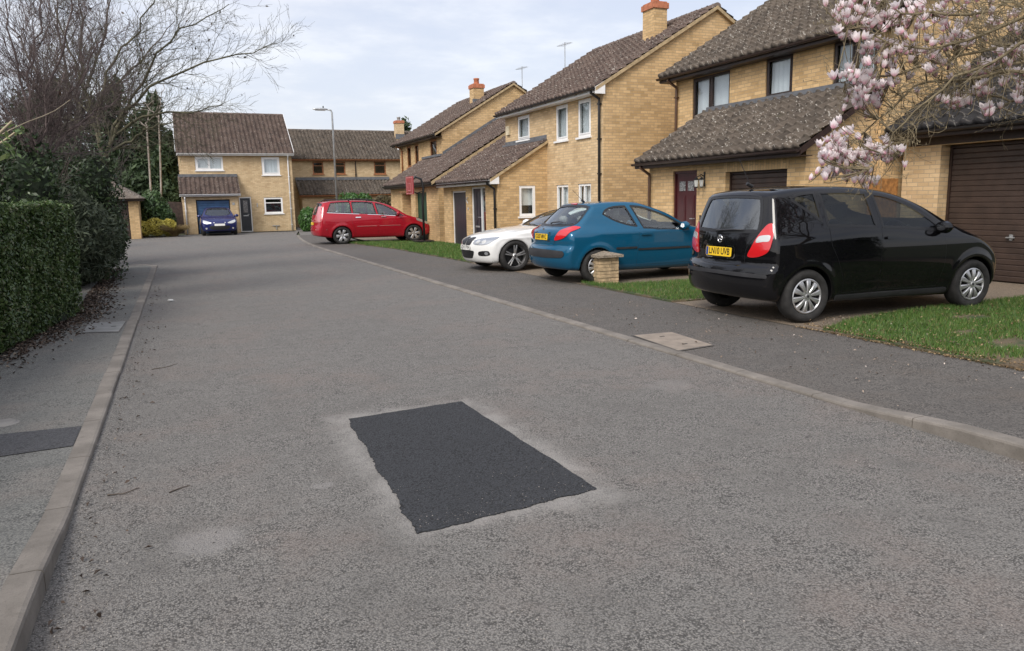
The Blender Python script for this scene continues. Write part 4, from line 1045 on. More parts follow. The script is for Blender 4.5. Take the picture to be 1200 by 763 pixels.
def patch(sh, name, poly, ax, side, m, parent, off=.003, thick=.008, res=.045, keep=None):
    """a panel lying on the shell, its outline a 2-D polygon"""
    pts = [Vector(p) for p in poly]; n = len(pts)
    lo, hi = poly.min(0), poly.max(0); gx, gy = np.arange(lo[0]+res/2, hi[0], res), np.arange(lo[1]+res/2, hi[1], res)
    if len(gx) and len(gy):
        q = np.stack(np.meshgrid(gx, gy), -1).reshape(-1, 2); q = q[poly_sdf(poly, q) < -res*.35]; pts += [Vector(p) for p in q]
    vs, es, fs, ov, oe, of = delaunay_2d_cdt(pts, [(i, (i+1) % n) for i in range(n)], [], 1, 1e-6)
    q = np.array([tuple(v) for v in vs]); P = sh.trace(q, ax, side); g = sh.grad(P, False); N = g/np.maximum(np.linalg.norm(g, axis=1), 1e-6)[:, None]
    V = P+N*off; F = [tuple(f) for f in fs]
    cnt = {}
    for f in F:
        for a, b in zip(f, f[1:]+f[:1]): cnt[(a, b)] = cnt.get((a, b), 0)+1
    bd = [(a, b) for (a, b) in cnt if (b, a) not in cnt]
    f0 = F[0]; nn = np.cross(V[f0[1]]-V[f0[0]], V[f0[2]]-V[f0[0]]); flip = nn@N[f0[0]] < 0
    if flip: F = [f[::-1] for f in F]; bd = [(b, a) for a, b in bd]
    nv = len(V); bi = {}; V2 = []
    for a, b in bd:
        for k in (a, b):
            if k not in bi: bi[k] = (nv+len(V2), nv+len(V2)+1); V2 += [V[k], V[k]-N[k]*thick]
    N2 = []
    for a, b in bd: F.append((bi[b][0], bi[a][0], bi[a][1], bi[b][1]))
    cen = V.mean(0)
    inv = {v[0]: k for k, v in bi.items()}
    for i in range(0, len(V2)): 
        k = [kk for kk in ()]
    NN = [None]*len(V2)
    for k, (i0, i1) in bi.items():
        d = V[k]-cen; d = d-N[k]*(d@N[k]); d = d/max(np.linalg.norm(d), 1e-6); NN[i0-nv] = d; NN[i1-nv] = d
    allV = np.concatenate([V, np.array(V2)]) if V2 else V
    me = bpy.data.meshes.new(name); me.from_pydata([tuple(v) for v in allV], [], F); me.materials.append(m)
    o = bpy.data.objects.new(name, me); C.objects.link(o); o.parent = parent
    set_normals(o, np.concatenate([N, np.array(NN)]) if NN else N)
    return o
def band(sh, name, path, w, ax, side, m, parent, off=.002, closed=True, w2=None):
    """a thin strip following a path on the shell (window rubber, door gap, chrome)"""
    path = np.array(path, float)
    if closed: a, b = offset_poly(path, w), offset_poly(path, -(w if w2 is None else w2))
    else:
        t = np.gradient(path, axis=0); t /= np.linalg.norm(t, axis=1)[:, None]; n = np.stack([t[:, 1], -t[:, 0]], 1); a, b = path+n*w, path-n*w
    q = np.concatenate([a, b]); P = sh.trace(q, ax, side); g = sh.grad(P, False); N = g/np.maximum(np.linalg.norm(g, axis=1), 1e-6)[:, None]; V = P+N*off
    n = len(a); F = [(i, (i+1) % n, n+(i+1) % n, n+i) for i in range(n if closed else n-1)]
    f0 = F[0]; nn = np.cross(V[f0[1]]-V[f0[0]], V[f0[2]]-V[f0[0]])
    if nn@N[f0[0]] < 0: F = [f[::-1] for f in F]
    me = bpy.data.meshes.new(name); me.from_pydata([tuple(v) for v in V], [], F); me.materials.append(m)
    o = bpy.data.objects.new(name, me); C.objects.link(o); o.parent = parent; set_normals(o, N); return o
def cut(sh, P, Q, poly, ax, side):
    oth = [a for a in range(3) if a != ax]; q = P[:, oth]
    reg = {0: (P[:, 0]-sh.xm)*side > sh.hl*.35, 1: P[:, 1]*side > sh.hw*.42, 2: P[:, 2] > sh.belt-.06}[ax]
    bb = (q >= poly.min(0)-.03).all(1) & (q <= poly.max(0)+.03).all(1) & reg
    ids = np.where(bb)[0]; ins = np.zeros(len(P), bool); ins[ids] = poly_sdf(poly, q[ids]) < 0
    Q = Q[~ins[Q].all(1)]; used = np.zeros(len(P), bool); used[Q.ravel()] = True
    mv = np.where(ins & used)[0]
    if len(mv):
        t = nearest_on(poly, q[mv]); N = sh.trace(t, ax, side); P = P.copy(); P[mv] = N
    return P, Q
def rr_rect(x0, x1, z0, z1, r=.04, n=5):
    out = []
    for (cx, cz, a0) in ((x1-r, z0+r, -90), (x1-r, z1-r, 0), (x0+r, z1-r, 90), (x0+r, z0+r, 180)):
        for i in range(n+1): a = math.radians(a0+90*i/n); out.append((cx+r*math.cos(a), cz+r*math.sin(a)))
    return np.array(out)
def paint(name, col, metal=.0, rough=.35, flake=.0, dust=.06):
    def fn(nt):
        co = nd(nt, 'TexCoord', 3); n = noise(nt, co, 4, 4, .6)
        sp = nd(nt, 'SeparateXYZ', 0, {0: co}); Z = S(nt, sp.k.node.outputs[2])
        low = (Z+(n-.5)*.3).ss(.36, .10)       # road film thrown up round the sills
        c = mix(nt, n.ss(.3, .8)*dust+low*dust*2.2, col, (.13, .12, .105))
        return {'Base_Color': c, 'Metallic': metal, 'Roughness': rough, 'Specular_IOR_Level': 0.0, 'Coat_Weight': 1.0, 'Coat_Roughness': .025, 'Coat_IOR': 1.46}
    return mat(name, fn)
def coln(name, col, rough, **kw): return mat(name, None, Base_Color=col, Roughness=rough, **kw)
M_tyre = plain('tyre_rubber', (.020, .019, .018), .85, .25, 14, .3, 80)
M_rubber = coln('window_rubber', (.010, .010, .011), .45)
M_trim = plain('black_trim', (.022, .022, .024), .55, .12)
M_silver = plain('silver_alloy', (.50, .50, .50), .32, .06, 12, Metallic=.75)
M_chrome = coln('chrome', (.75, .75, .75), .08, Metallic=1.)
M_red = mat('tail_lamp_red', None, Base_Color=(.52, .012, .016), Roughness=.12, Coat_Weight=1., Coat_Roughness=.02)
M_lampw = mat('lamp_clear', None, Base_Color=(.62, .62, .60), Roughness=.15, Metallic=.5, Coat_Weight=1.)
M_headl = mat('headlamp_glass', None, Base_Color=(.42, .44, .46), Roughness=.12, Metallic=.65, Coat_Weight=1.)
M_yplate = plain('yellow_plate', (.80, .52, .03), .3, .06, 10); M_wplate = plain('white_plate', (.74, .74, .70), .3, .06, 10)
M_seat = plain('seat_fabric', (.055, .055, .06), .9, .2, 20); M_seatg = plain('grey_seat_fabric', (.30, .29, .27), .9, .12, 20)
M_cardark = plain('cabin_plastic', (.012, .012, .013), .6, .2, 10)

def wheel(root, x, y, r, w, style, m, rr=.0, steer=0., tyre=M_tyre, rimf=.70):
    """one wheel: tyre > rim; outer face towards sign(y)"""
    s = 1 if y > 0 else -1; cs, sn = math.cos(steer), math.sin(steer)
    def T(a, b, c):        # a,b in the wheel plane, c outwards
        return Vector((x+a*cs-c*s*sn*1., y+s*c*cs+a*sn, r+b))
    R1 = r*rimf
    t = MB(); hw_ = w/2
    t.lathe([(R1-.03, -hw_+.01), (R1, -hw_+.004), (R1+.02, -hw_), (r-.035, -hw_-.003), (r-.012, -hw_+.015), (r-.001, -hw_+.04), (r, 0), (r-.001, hw_-.04), (r-.012, hw_-.015), (r-.035, hw_+.003), (R1+.02, hw_), (R1+.004, hw_-.008), (R1-.012, hw_-.015), (R1-.02, hw_-.05)], 48, T)
    wh = t.build('wheel', tyre, root, smooth=True)
    b = MB(); b.lathe([(R1-.005, -hw_+.02), (R1-.03, .0), (.0, -.02)], 36, T); o = b.build('wheel_well_disc', M_cardark, None, smooth=True); o.parent = wh
    k = MB(); face = hw_-.012
    k.lathe([(R1-.022, -.02), (R1-.02, face-.03), (R1-.012, face-.006), (R1+.004, face+.004), (R1+.008, face-.004)], 48, T)
    rc = R1*.22
    def spoke(a0, r0, r1, w0, w1, h0, h1, th=.028):
        c, s2 = math.cos(a0), math.sin(a0)
        def L(u, v, h): return T(u*c-v*s2, u*s2+v*c, h)
        n = 7; top = []
        for i in range(n+1):
            f = i/n; u = r0+(r1-r0)*f; ww = w0+(w1-w0)*f; hh = h0+(h1-h0)*f+.012*math.sin(PI*f); top.append([L(u, -ww, hh-.008), L(u, -ww*.6, hh), L(u, ww*.6, hh), L(u, ww, hh-.008), L(u, ww, hh-th), L(u, -ww, hh-th)])
        for A, B in zip(top, top[1:]):
            for q in range(6): k.poly([A[q], A[(q+1) % 6], B[(q+1) % 6], B[q]])
    if style == 'cap10':
        k.lathe([(R1-.02, face-.004), (R1*.86, face+.002), (R1*.80, face-.010)], 48, T)
        for i in range(10): spoke(2*PI*i/10+.2, rc*.8, R1*.86, .012, R1*.155, face+.004, face-.004)
        k.lathe([(0, face+.014), (rc*.55, face+.013), (rc*.62, face+.006), (rc*1.2, face+.004), (rc*1.35, face-.02)], 24, T)
    elif style == 'five_double':
        for i in range(5):
            for d in (-1, 1): 
                spoke(2*PI*i/5+.35+d*.13, rc*.7, R1*.985, .016, .013, face-.03, face-.004)
        k.lathe([(0, face-.012), (rc*.7, face-.014), (rc*1.05, face-.03)], 20, T)
    elif style == 'six':
        for i in range(6): 
            spoke(2*PI*i/6+.1, rc*.7, R1*.97, .030, R1*.26, face-.02, face-.002)
        k.lathe([(0, face-.004), (rc*.9, face-.008), (rc*1.1, face-.03)], 20, T)
    else:
        for i in range(5): spoke(2*PI*i/5+.1, rc*.7, R1*.97, .035, R1*.17, face-.02, face-.004)
        k.lathe([(0, face-.004), (rc*.9, face-.008), (rc*1.1, face-.03)], 20, T)
    o = k.build('rim', m, None, smooth=False); o.parent = wh
    me = o.data; bm = bmesh.new(); bm.from_mesh(me); bmesh.ops.remove_doubles(bm, verts=bm.verts, dist=1e-5); bm.to_mesh(me); bm.free()
    c = MB(); c.lathe([(0, face+.016 if style == 'cap10' else face-.004), (rc*.34, face+.0155 if style == 'cap10' else face-.006)], 16, T); o = c.build('hub_badge', M_trim, None); o.parent = wh
    return wh
def rbox(mb, lo, hi, r=.04):
    mb.box(lo, hi)
def soft(name, lo, hi, m, parent, bev=.05, tilt=0., piv=None):
    b = MB(); b.box(lo, hi); o = b.build(name, m, None, bevel=bev, smooth=True); o.parent = parent
    if tilt:
        p = Vector(piv or lo); o.data.transform(Matrix.Translation(p) @ Matrix.Rotation(tilt, 4, 'Y') @ Matrix.Translation(-p))
    return o
def text_mesh(txt, size, width=None):
    cu = bpy.data.curves.new('t', 'FONT'); cu.body = txt; cu.size = size; cu.align_x = 'CENTER'; cu.align_y = 'CENTER'; cu.offset = size*.012; cu.extrude = .001
    o = bpy.data.objects.new('t', cu); C.objects.link(o); dg = bpy.context.evaluated_depsgraph_get(); dg.update()
    me = bpy.data.meshes.new_from_object(o.evaluated_get(dg)); bpy.data.objects.remove(o)
    if width and len(me.vertices):
        xs = [v.co.x for v in me.vertices]; k = width/(max(xs)-min(xs)); c = (max(xs)+min(xs))/2
        for v in me.vertices: v.co.x = (v.co.x-c)*k
    return me
def plate(root, txt, cen, w, h, nrm, m, blue=False):
    """number plate: nrm is the outward direction in the car's xz plane"""
    nx, nz = nrm; L = math.hypot(nx, nz); nx, nz = nx/L, nz/L
    N = Vector((nx, 0, nz)); U = Vector((0, 1, 0)) if nx > 0 else Vector((0, -1, 0)); Vv = N.cross(U)
    T = lambda u, v, n: Vector(cen)+U*u+Vv*v+N*n
    b = MB(); b.prism([tuple(p) for p in rr_rect(-w/2, w/2, -h/2, h/2, .015, 3)], 0, .006, T); o = b.build('number_plate', m, None); o.parent = root
    if blue:
        b = MB(); b.box((-w/2+.006, -h/2+.006, .0062), (-w/2+.05, h/2-.006, .0072), T); k = b.build('blue_band', coln('plate_blue', (.02, .06, .25), .4), None); k.parent = o
    if txt:
        me = text_mesh(txt, h*1.02, w*(.80 if blue else .86)); sh_ = .02 if blue else 0
        M = Matrix((( U.x, Vv.x, N.x, cen[0]+U.x*sh_+N.x*.0068), (U.y, Vv.y, N.y, cen[1]+U.y*sh_+N.y*.0068), (U.z, Vv.z, N.z, cen[2]+U.z*sh_+N.z*.0068), (0, 0, 0, 1)))
        me.transform(M); me.materials.append(coln('plate_black', (.01, .01, .01), .4)); k = bpy.data.objects.new('lettering', me); C.objects.link(k); k.parent = o
    return o
def car(name, label, loc, yaw, sx, sy, group, sh, body, windows, rearwin=None, screen=None, glass=M_cglass, res=.024, rglass=None):
    root = thing(name, label, 'car', loc, group, absolute=False); root.rotation_euler.z = yaw; root.scale = (sx, sy, sy)
    P, Q = sh.net(res)
    W2 = []
    for wn in windows:
        wp = smooth_poly(wn, 6); W2.append(wp)
        for sd_ in (1, -1): P, Q = cut(sh, P, Q, wp, 1, sd_)
    rp = sp = None
    if rearwin: rp = smooth_poly(rearwin, 6); P, Q = cut(sh, P, Q, rp, 0, -1)
    if screen: sp = smooth_poly(screen, 8); P, Q = cut(sh, P, Q, sp, 2, 1)
    used = np.unique(Q); mp = -np.ones(len(P), int); mp[used] = np.arange(len(used)); P = P[used]; Q = mp[Q]
    o = np_obj('body', P, Q, body, root); g = sh.grad(P); n = g/np.maximum(np.linalg.norm(g, axis=1), 1e-6)[:, None]
    me = o.data
    if len(me.vertices) == len(n): set_normals(o, n)
    for wp in W2:
        for sd_ in (1, -1):
            k = patch(sh, 'side_window', wp, 1, sd_, glass, root, -.006, .002, .08)
            f = band(sh, 'window_frame', wp, .012, 1, sd_, M_rubber, k, .0015, w2=.022)
    if rp is not None:
        k = patch(sh, 'rear_window', rp, 0, -1, rglass or glass, root, -.006, .002, .08); band(sh, 'window_frame', rp, .012, 0, -1, M_rubber, k, .0015, w2=.03)
    if sp is not None:
        k = patch(sh, 'windscreen', sp, 2, 1, M_cglass, root, -.006, .002, .08); band(sh, 'windscreen_frame', sp, .012, 2, 1, M_rubber, k, .0015, w2=.04)
    return root
def cabin(root, x_dash, x_f, x_r, zf, hw, seat=M_seat, rhd=1, roofz=1.4, rear=True):
    b = MB(); b.box((x_r-.55, -hw+.08, .22), (x_dash+.35, hw-.08, zf)); o = b.build('cabin_floor', M_cardark, None); o.parent = root
    b = MB(); b.box((x_dash-.05, -hw+.10, zf), (x_dash+.32, hw-.10, zf+.55)); o = b.build('dashboard', M_cardark, None, bevel=.06); o.parent = root
    s = -1 if rhd else 1
    b = MB(); c = Vector((x_dash-.18, s*.36, zf+.52)); tl = math.radians(25)
    T = lambda a, bb, cc: c+Vector((cc*math.cos(tl)-bb*math.sin(tl), a, bb*math.cos(tl)+cc*math.sin(tl)))
    ring = [T(.185*math.cos(t), .185*math.sin(t), 0) for t in np.linspace(0, 2*PI, 25)]; b.tube(ring, .014, 6, False); b.tube([T(-.18, 0, 0), T(0, -.02, .03), T(.18, 0, 0)], .02, 6); b.tube([T(0, 0, .03), T(0, 0, .2)], .03, 6)
    o = b.build('steering_wheel', M_cardark, None, smooth=True); o.parent = root
    for yy in (-.36, .36):
        k = soft('front_seat', (x_f-.25, yy-.24, zf), (x_f+.28, yy+.24, zf+.22), seat, root)
        soft('seat_back', (x_f-.32, yy-.23, zf+.12), (x_f-.18, yy+.23, zf+.72), seat, k, .05, -.22, (x_f-.2, yy, zf+.15))
        soft('headrest', (x_f-.44, yy-.12, zf+.76), (x_f-.34, yy+.12, zf+.94), seat, k, .035)
    if rear:
        k = soft('rear_seat', (x_r-.2, -hw+.2, zf), (x_r+.3, hw-.2, zf+.2), seat, root)
        soft('seat_back', (x_r-.3, -hw+.2, zf+.12), (x_r-.16, hw-.2, zf+.66), seat, k, .05, -.25, (x_r-.2, 0, zf+.15))
        for yy in (-.36, .36): soft('headrest', (x_r-.40, yy-.13, zf+.66), (x_r-.31, yy+.13, zf+.8), seat, k, .03)
def mirror(root, x, z, y, s, m, glassf=True, sz=1.):
    b = MB(); c = Vector((x, s*(y+.12), z)); secs = []
    for t, a, bb in ((-.06, .06, .04), (-.045, .105, .07), (.0, .115, .078), (.05, .085, .06), (.085, .03, .025)):
        secs.append([c+Vector((t*sz, a*sz*math.cos(q), bb*sz*math.sin(q))) for q in np.linspace(0, 2*PI, 15)[:-1]])
    for A, B in zip(secs, secs[1:]):
        for i in range(14): b.poly([A[i], A[(i+1) % 14], B[(i+1) % 14], B[i]])
    b.poly(secs[-1]); b.tube([(x+.02, s*(y-.03), z-.05), (x+.02, s*(y+.06), z-.03)], [.035, .03], 8)
    o = b.build('door_mirror', m, None, smooth=True); o.parent = root
    g_ = MB(); g_.poly(secs[0][::-1]); k = g_.build('mirror_glass', coln('mirror_face', (.35, .36, .38), .12, Metallic=1.), None); k.parent = o
def handle(parent, sh, x, z, s, m, L=.19):
    q = rr_rect(x-L/2, x+L/2, z-.016, z+.016, .014, 4); return patch(sh, 'door_handle', q, 1, s, m, parent, .032, .030, .03)
def wiper(root, pts, n_off, ax, side, sh):
    q = np.array(pts, float); P = sh.trace(q, ax, side); g = sh.grad(P, False); N = g/np.linalg.norm(g, axis=1)[:, None]; V = P+N*n_off
    b = MB(); b.tube([tuple(v) for v in V], [.016]+[.011]*(len(V)-2)+[.006], 6); o = b.build('wiper', M_trim, None, smooth=True); o.parent = root; return o
CG = 'cars parked on the drives of the close'
# ---------------- black compact hatchback
sh = Shell([(-.52,.27),(-.1,.22),(.6,.20),(2.2,.19),(2.85,.20),(3.16,.25),(3.27,.40),(3.27,.58),(3.17,.74),(2.92,.89),(2.58,1.02),(2.22,1.17),(1.8,1.37),(1.35,1.52),(.9,1.585),(.4,1.60),(-.05,1.585),(-.36,1.545),(-.43,1.50,1),(-.50,1.30),(-.575,1.06),(-.605,.86),(-.61,.70),(-.655,.645),(-.675,.56),(-.67,.42),(-.62,.31)],
  [(.15,.76),(.25,.815),(.35,.845),(.5,.868),(.72,.882),(.92,.875),(1.05,.850),(1.15,.815),(1.3,.755),(1.45,.690),(1.55,.635),(1.7,.54)],
  [(-.7,.95),(-.4,.985),(.1,1),(1.3,1.),(2.4,1),(2.9,.975),(3.3,.92)], [(-.6,.93),(-.3,.97),(.3,1),(1.2,1),(2.,.96),(2.8,.88),(3.3,.8)], 1.02, .40, .20, .05,
  [(0,.31),(2.568,.31)], .355, .075, bulge=[lambda x, z: -.012*np.exp(-((z-.36)/.06)**2)*((x > .4)&(x < 2.2))+.012*np.exp(-((z-.60)/.05)**2)*(x < -.35)])
pb = paint('black_paint', (.0045, .0045, .0055), .0, .3, dust=.015)
Qw = [(-.17,1.45,1),(.0,1.50),(.20,1.515,1),(.215,1.17,1),(.03,1.31)]
RD = [(.285,1.125,1),(.275,1.515,1),(.6,1.52),(.94,1.50,1),(.99,1.09,1)]
FD = [(1.085,1.085,1),(1.035,1.49,1),(1.25,1.455),(1.55,1.345),(1.83,1.19),(1.97,1.08),(1.95,1.03,1),(1.5,1.06)]
root = car('parked_car', 'black compact hatchback parked nearest, rear end with yellow plate towards the road', (7.05, 7.98, .026), math.radians(-3.5), 1.07, 1.05, CG, sh, pb, [Qw, RD, FD],
   [(-.60,1.085),(-.50,1.07),(0,1.06),(.50,1.07),(.60,1.085),(.585,1.25),(.53,1.42),(.47,1.475),(0,1.495),(-.47,1.475),(-.53,1.42),(-.585,1.25)], [(2.30,0),(2.26,.35),(2.05,.62),(1.9,.66),(1.35,.50),(1.26,.3),(1.24,0),(1.26,-.3),(1.35,-.50),(1.9,-.66),(2.05,-.62),(2.26,-.35)], M_cglass_dark, .02, carglass('rear_car_glass', (.30, .36, .37), .13))
for s in (-1, 1):
    for nm, pts, hx in (('rear_door', [(.30,1.10,1),(.31,.92),(.41,.72),(.50,.50),(.52,.33,1),(1.04,.33,1),(1.045,1.07,1)], .80), ('front_door', [(1.06,1.07,1),(1.055,.33,1),(1.98,.33,1),(2.05,.6),(2.05,.85),(2.02,1.005,1)], 1.42)):
        dp = smooth_poly(pts, 6); d = patch(sh, nm, dp, 1, s, pb, root, .003, .006, .05); band(sh, 'door_gap', dp, .005, 1, s, M_rubber, d, .0008, w2=.002); handle(d, sh, hx-.05 if nm == 'rear_door' else hx-.22, .955, s, pb)
    for (xx, r_) in ((0, .31), (2.568, .31)): wheel(root, xx, s*.775, .315, .20, 'cap10', M_silver, rimf=.72)
    mirror(root, 1.97, 1.06, .80, s, pb)
    tl = smooth_poly([(s*.50,.785),(s*.54,.89),(s*.61,1.03),(s*.69,1.15),(s*.745,1.165),(s*.778,1.09),(s*.798,.98),(s*.77,.85),(s*.64,.785)], 6)
    t = patch(sh, 'tail_light', tl, 0, -1, M_red, root, .010, .02, .03)
    patch(sh, 'reversing_lens', smooth_poly([(s*.60,.95),(s*.62,1.015),(s*.70,1.035),(s*.765,1.03),(s*.765,.97),(s*.69,.96)], 5), 0, -1, M_lampw, t, .0125, .004, .03)
    patch(sh, 'headlight', smooth_poly([(2.95,.78),(2.90,.86),(3.02,.80),(3.18,.66),(3.20,.56),(3.08,.62)], 5), 1, s, M_headl, root, .004, .01, .03)
    patch(sh, 'side_skirt', rr_rect(.42, 2.15, .235, .30, .02), 1, s, M_trim, root, .012, .02, .06)
hp = smooth_poly([(-.62,1.035),(-.55,1.02),(0,1.012),(.55,1.02),(.62,1.035),(.545,.99),(.47,.89),(.445,.76),(.44,.70),(.30,.675),(0,.668),(-.30,.675),(-.44,.70),(-.445,.76),(-.47,.89),(-.545,.99)], 5)
tg = patch(sh, 'tailgate', hp, 0, -1, pb, root, .004, .008, .05); band(sh, 'tailgate_gap', hp, .006, 0, -1, M_rubber, tg, .001, w2=.002)
patch(sh, 'handle_trim', rr_rect(-.30, .30, .895, .925, .012), 0, -1, pb, tg, .022, .02, .04)
band(sh, 'chrome_surround', rr_rect(-.295, .295, .745, .895, .05), .006, 0, -1, M_chrome, tg, .010, w2=.006)
patch(sh, 'bumper_strip', smooth_poly([(-.80,.585),(0,.60),(.80,.585),(.80,.545),(0,.555),(-.80,.545)], 5), 0, -1, M_trim, root, .004, .008, .05)
xs = sh.trace(np.array([[0, .82]]), 0, -1)[0][0]
plate(root, 'LN10 UVB', (xs-.013, 0, .82), .52, .111, (-1, .07), M_yplate, True)
b = MB(); xb = sh.trace(np.array([[0, .985]]), 0, -1)[0][0]; T = lambda a, bb, c: Vector((xb-.006-c, -a, .975+bb)); b.tube([T(.044*math.cos(t), .044*math.sin(t), .008) for t in np.linspace(0, 2*PI, 25)], .0065, 6, False)
for a in (90, 210, 330): t = math.radians(a); b.tube([T(0, 0, .008), T(.042*math.cos(t), .042*math.sin(t), .008)], [.010, .003], 5)
o = b.build('badge', M_chrome, None, smooth=True); o.parent = root
me = text_mesh('A150', .052, .125); xm = sh.trace(np.array([[.50, 1.0]]), 0, -1)[0][0]-.006
me.transform(Matrix(((0, 0, -1, xm), (-1, 0, 0, .47), (0, 1, 0, .985), (0, 0, 0, 1)))); me.materials.append(M_chrome); o = bpy.data.objects.new('model_lettering', me); C.objects.link(o); o.parent = root
wiper(root, [(.10,1.065),(-.02,1.075),(-.2,1.085),(-.38,1.085)], .018, 0, -1, sh)
b = MB(); b.tube([(-.16,0,1.60),(-.24,0,1.64)], .022, 8); b.tube([(-.2,0,1.63),(-.36,0,1.93)], .0045, 5); o = b.build('aerial', M_trim, None); o.parent = root
cabin(root, 2.0, 1.25, .35, .45, .80)
for s in (-1, 1): pass

# ---------------- blue three-door hatchback
sh = Shell([(-.64,.26),(-.1,.22),(.6,.20),(2.2,.19),(2.95,.20),(3.25,.28),(3.34,.46),(3.30,.62),(3.08,.76),(2.6,.90),(2.2,.985),(1.95,1.07),(1.6,1.25),(1.2,1.39),(.95,1.452),(.55,1.466),(.22,1.455),(.00,1.43,1),(-.09,1.36),(-.30,1.19),(-.51,1.035),(-.66,.955),(-.70,.80),(-.69,.70),(-.735,.62),(-.755,.50),(-.73,.36)],
  [(.15,.74),(.25,.80),(.38,.835),(.55,.858),(.72,.868),(.86,.862),(.95,.838),(1.05,.785),(1.2,.715),(1.35,.635),(1.45,.57),(1.6,.46)],
  [(-.8,.92),(-.4,.98),(.1,1),(1.3,1.),(2.4,1),(2.9,.975),(3.4,.90)], [(-.7,.86),(-.4,.92),(.1,.98),(.6,1),(1.5,1),(2.2,.95),(3.,.86)], .96, .42, .24, .05,
  [(0,.30),(2.54,.30)], .345, .08, bulge=[lambda x, z: .014*np.exp(-((z-.90)/.05)**2)*np.clip((x+.2)/.3, 0, 1)])
pb = paint('blue_paint', (.005, .085, .165), .25, .32, dust=.04)
root = car('parked_car', 'bright blue three-door hatchback behind the short brick pier', (7.05, 13.2, .026), math.radians(.7), 1.04, 1.03, CG, sh, pb,
   [[(.19,1.235,1),(.27,1.31),(.44,1.36),(.69,1.372,1),(.84,1.0,1),(.66,1.03),(.39,1.12)], [(.80,1.375,1),(1.05,1.345),(1.4,1.225),(1.72,1.07),(1.93,.95),(1.95,.90,1),(1.4,.925),(.97,.965,1)]],
   [(-.60,1.05),(0,1.03),(.60,1.05),(.655,1.10),(.61,1.26),(.54,1.37),(0,1.405),(-.54,1.37),(-.61,1.26),(-.655,1.10)], [(2.10,0),(2.05,.35),(1.85,.58),(1.7,.60),(1.15,.46),(1.06,.3),(1.04,0),(1.06,-.3),(1.15,-.46),(1.7,-.60),(1.85,-.58),(2.05,-.35)], M_cglass)
for s in (-1, 1):
    dp = smooth_poly([(.86,.96,1),(.82,.30,1),(2.0,.30,1),(2.08,.6),(2.05,.89,1)], 6); d = patch(sh, 'door', dp, 1, s, pb, root, .003, .006, .05); band(sh, 'door_gap', dp, .004, 1, s, M_rubber, d, .0008, w2=.002); handle(d, sh, 1.0, .86, s, pb, .22)
    patch(sh, 'rubbing_strip', rr_rect(.37, .81, .60, .635, .012), 1, s, M_trim, root, .014, .02, .05); patch(sh, 'rubbing_strip', rr_rect(.84, 2.0, .565, .60, .012), 1, s, M_trim, d, .014, .02, .05)
    for xx in (0, 2.54): wheel(root, xx, s*.76, .305, .19, 'cap10', M_silver)
    mirror(root, 1.83, .99, .80, s, pb)
    t = patch(sh, 'tail_light', smooth_poly([(s*.44,.795),(s*.54,.795),(s*.66,.83),(s*.735,.885),(s*.768,.95),(s*.755,1.015),(s*.66,1.03),(s*.56,.99),(s*.49,.90)], 6), 0, -1, M_red, root, .012, .02, .03)
    patch(sh, 'headlight', smooth_poly([(2.5,.80),(2.75,.84),(3.0,.77),(3.2,.62),(3.1,.58),(2.8,.70)], 5), 1, s, M_headl, root, .004, .01, .03)
hp = smooth_poly([(-.60,1.03),(-.3,1.01),(0,1.0),(.3,1.01),(.60,1.03),(.50,.92),(.44,.80),(.40,.71),(.3,.685),(0,.68),(-.3,.685),(-.40,.71),(-.44,.80),(-.50,.92)], 5)
tg = patch(sh, 'tailgate', hp, 0, -1, pb, root, .003, .008, .05); band(sh, 'tailgate_gap', hp, .006, 0, -1, M_rubber, tg, .001, w2=.002)
patch(sh, 'rear_spoiler_light', rr_rect(-.10,.10,1.41,1.43,.008), 0, -1, M_red, root, .012, .02, .03)
patch(sh, 'bumper_pad', smooth_poly([(-.66,.60),(0,.615),(.66,.60),(.72,.545),(.66,.485),(0,.47),(-.66,.485),(-.72,.545)], 5), 0, -1, M_trim, root, .012, .02, .05)
xs = sh.trace(np.array([[0, .84]]), 0, -1)[0][0]; plate(root, 'GU07 MWZ', (xs-.010, 0, .84), .50, .111, (-1, .05), M_yplate)
band(sh, 'plate_recess', rr_rect(-.29, .29, .765, .92, .03), .010, 0, -1, M_rubber, tg, .004, w2=.012)
wiper(root, [(.03,1.055),(.0,1.075),(-.18,1.09),(-.40,1.075)], .022, 0, -1, sh)
b = MB(); xb = sh.trace(np.array([[0, .965]]), 0, -1)[0][0]; b.box((xb-.012, -.03, .945), (xb-.004, .03, 1.0)); b.box((xb-.013, -.015, .93), (xb-.004, .015, .95)); o = b.build('badge', M_chrome, None, bevel=.006); o.parent = root
b = MB(); b.tube([(.20,0,1.455),(.14,0,1.49)], .02, 8); b.tube([(.17,0,1.48),(-.05,0,1.68)], .004, 5); o = b.build('aerial', M_trim, None); o.parent = root
cabin(root, 1.75, 1.05, .30, .40, .78, M_seatg)

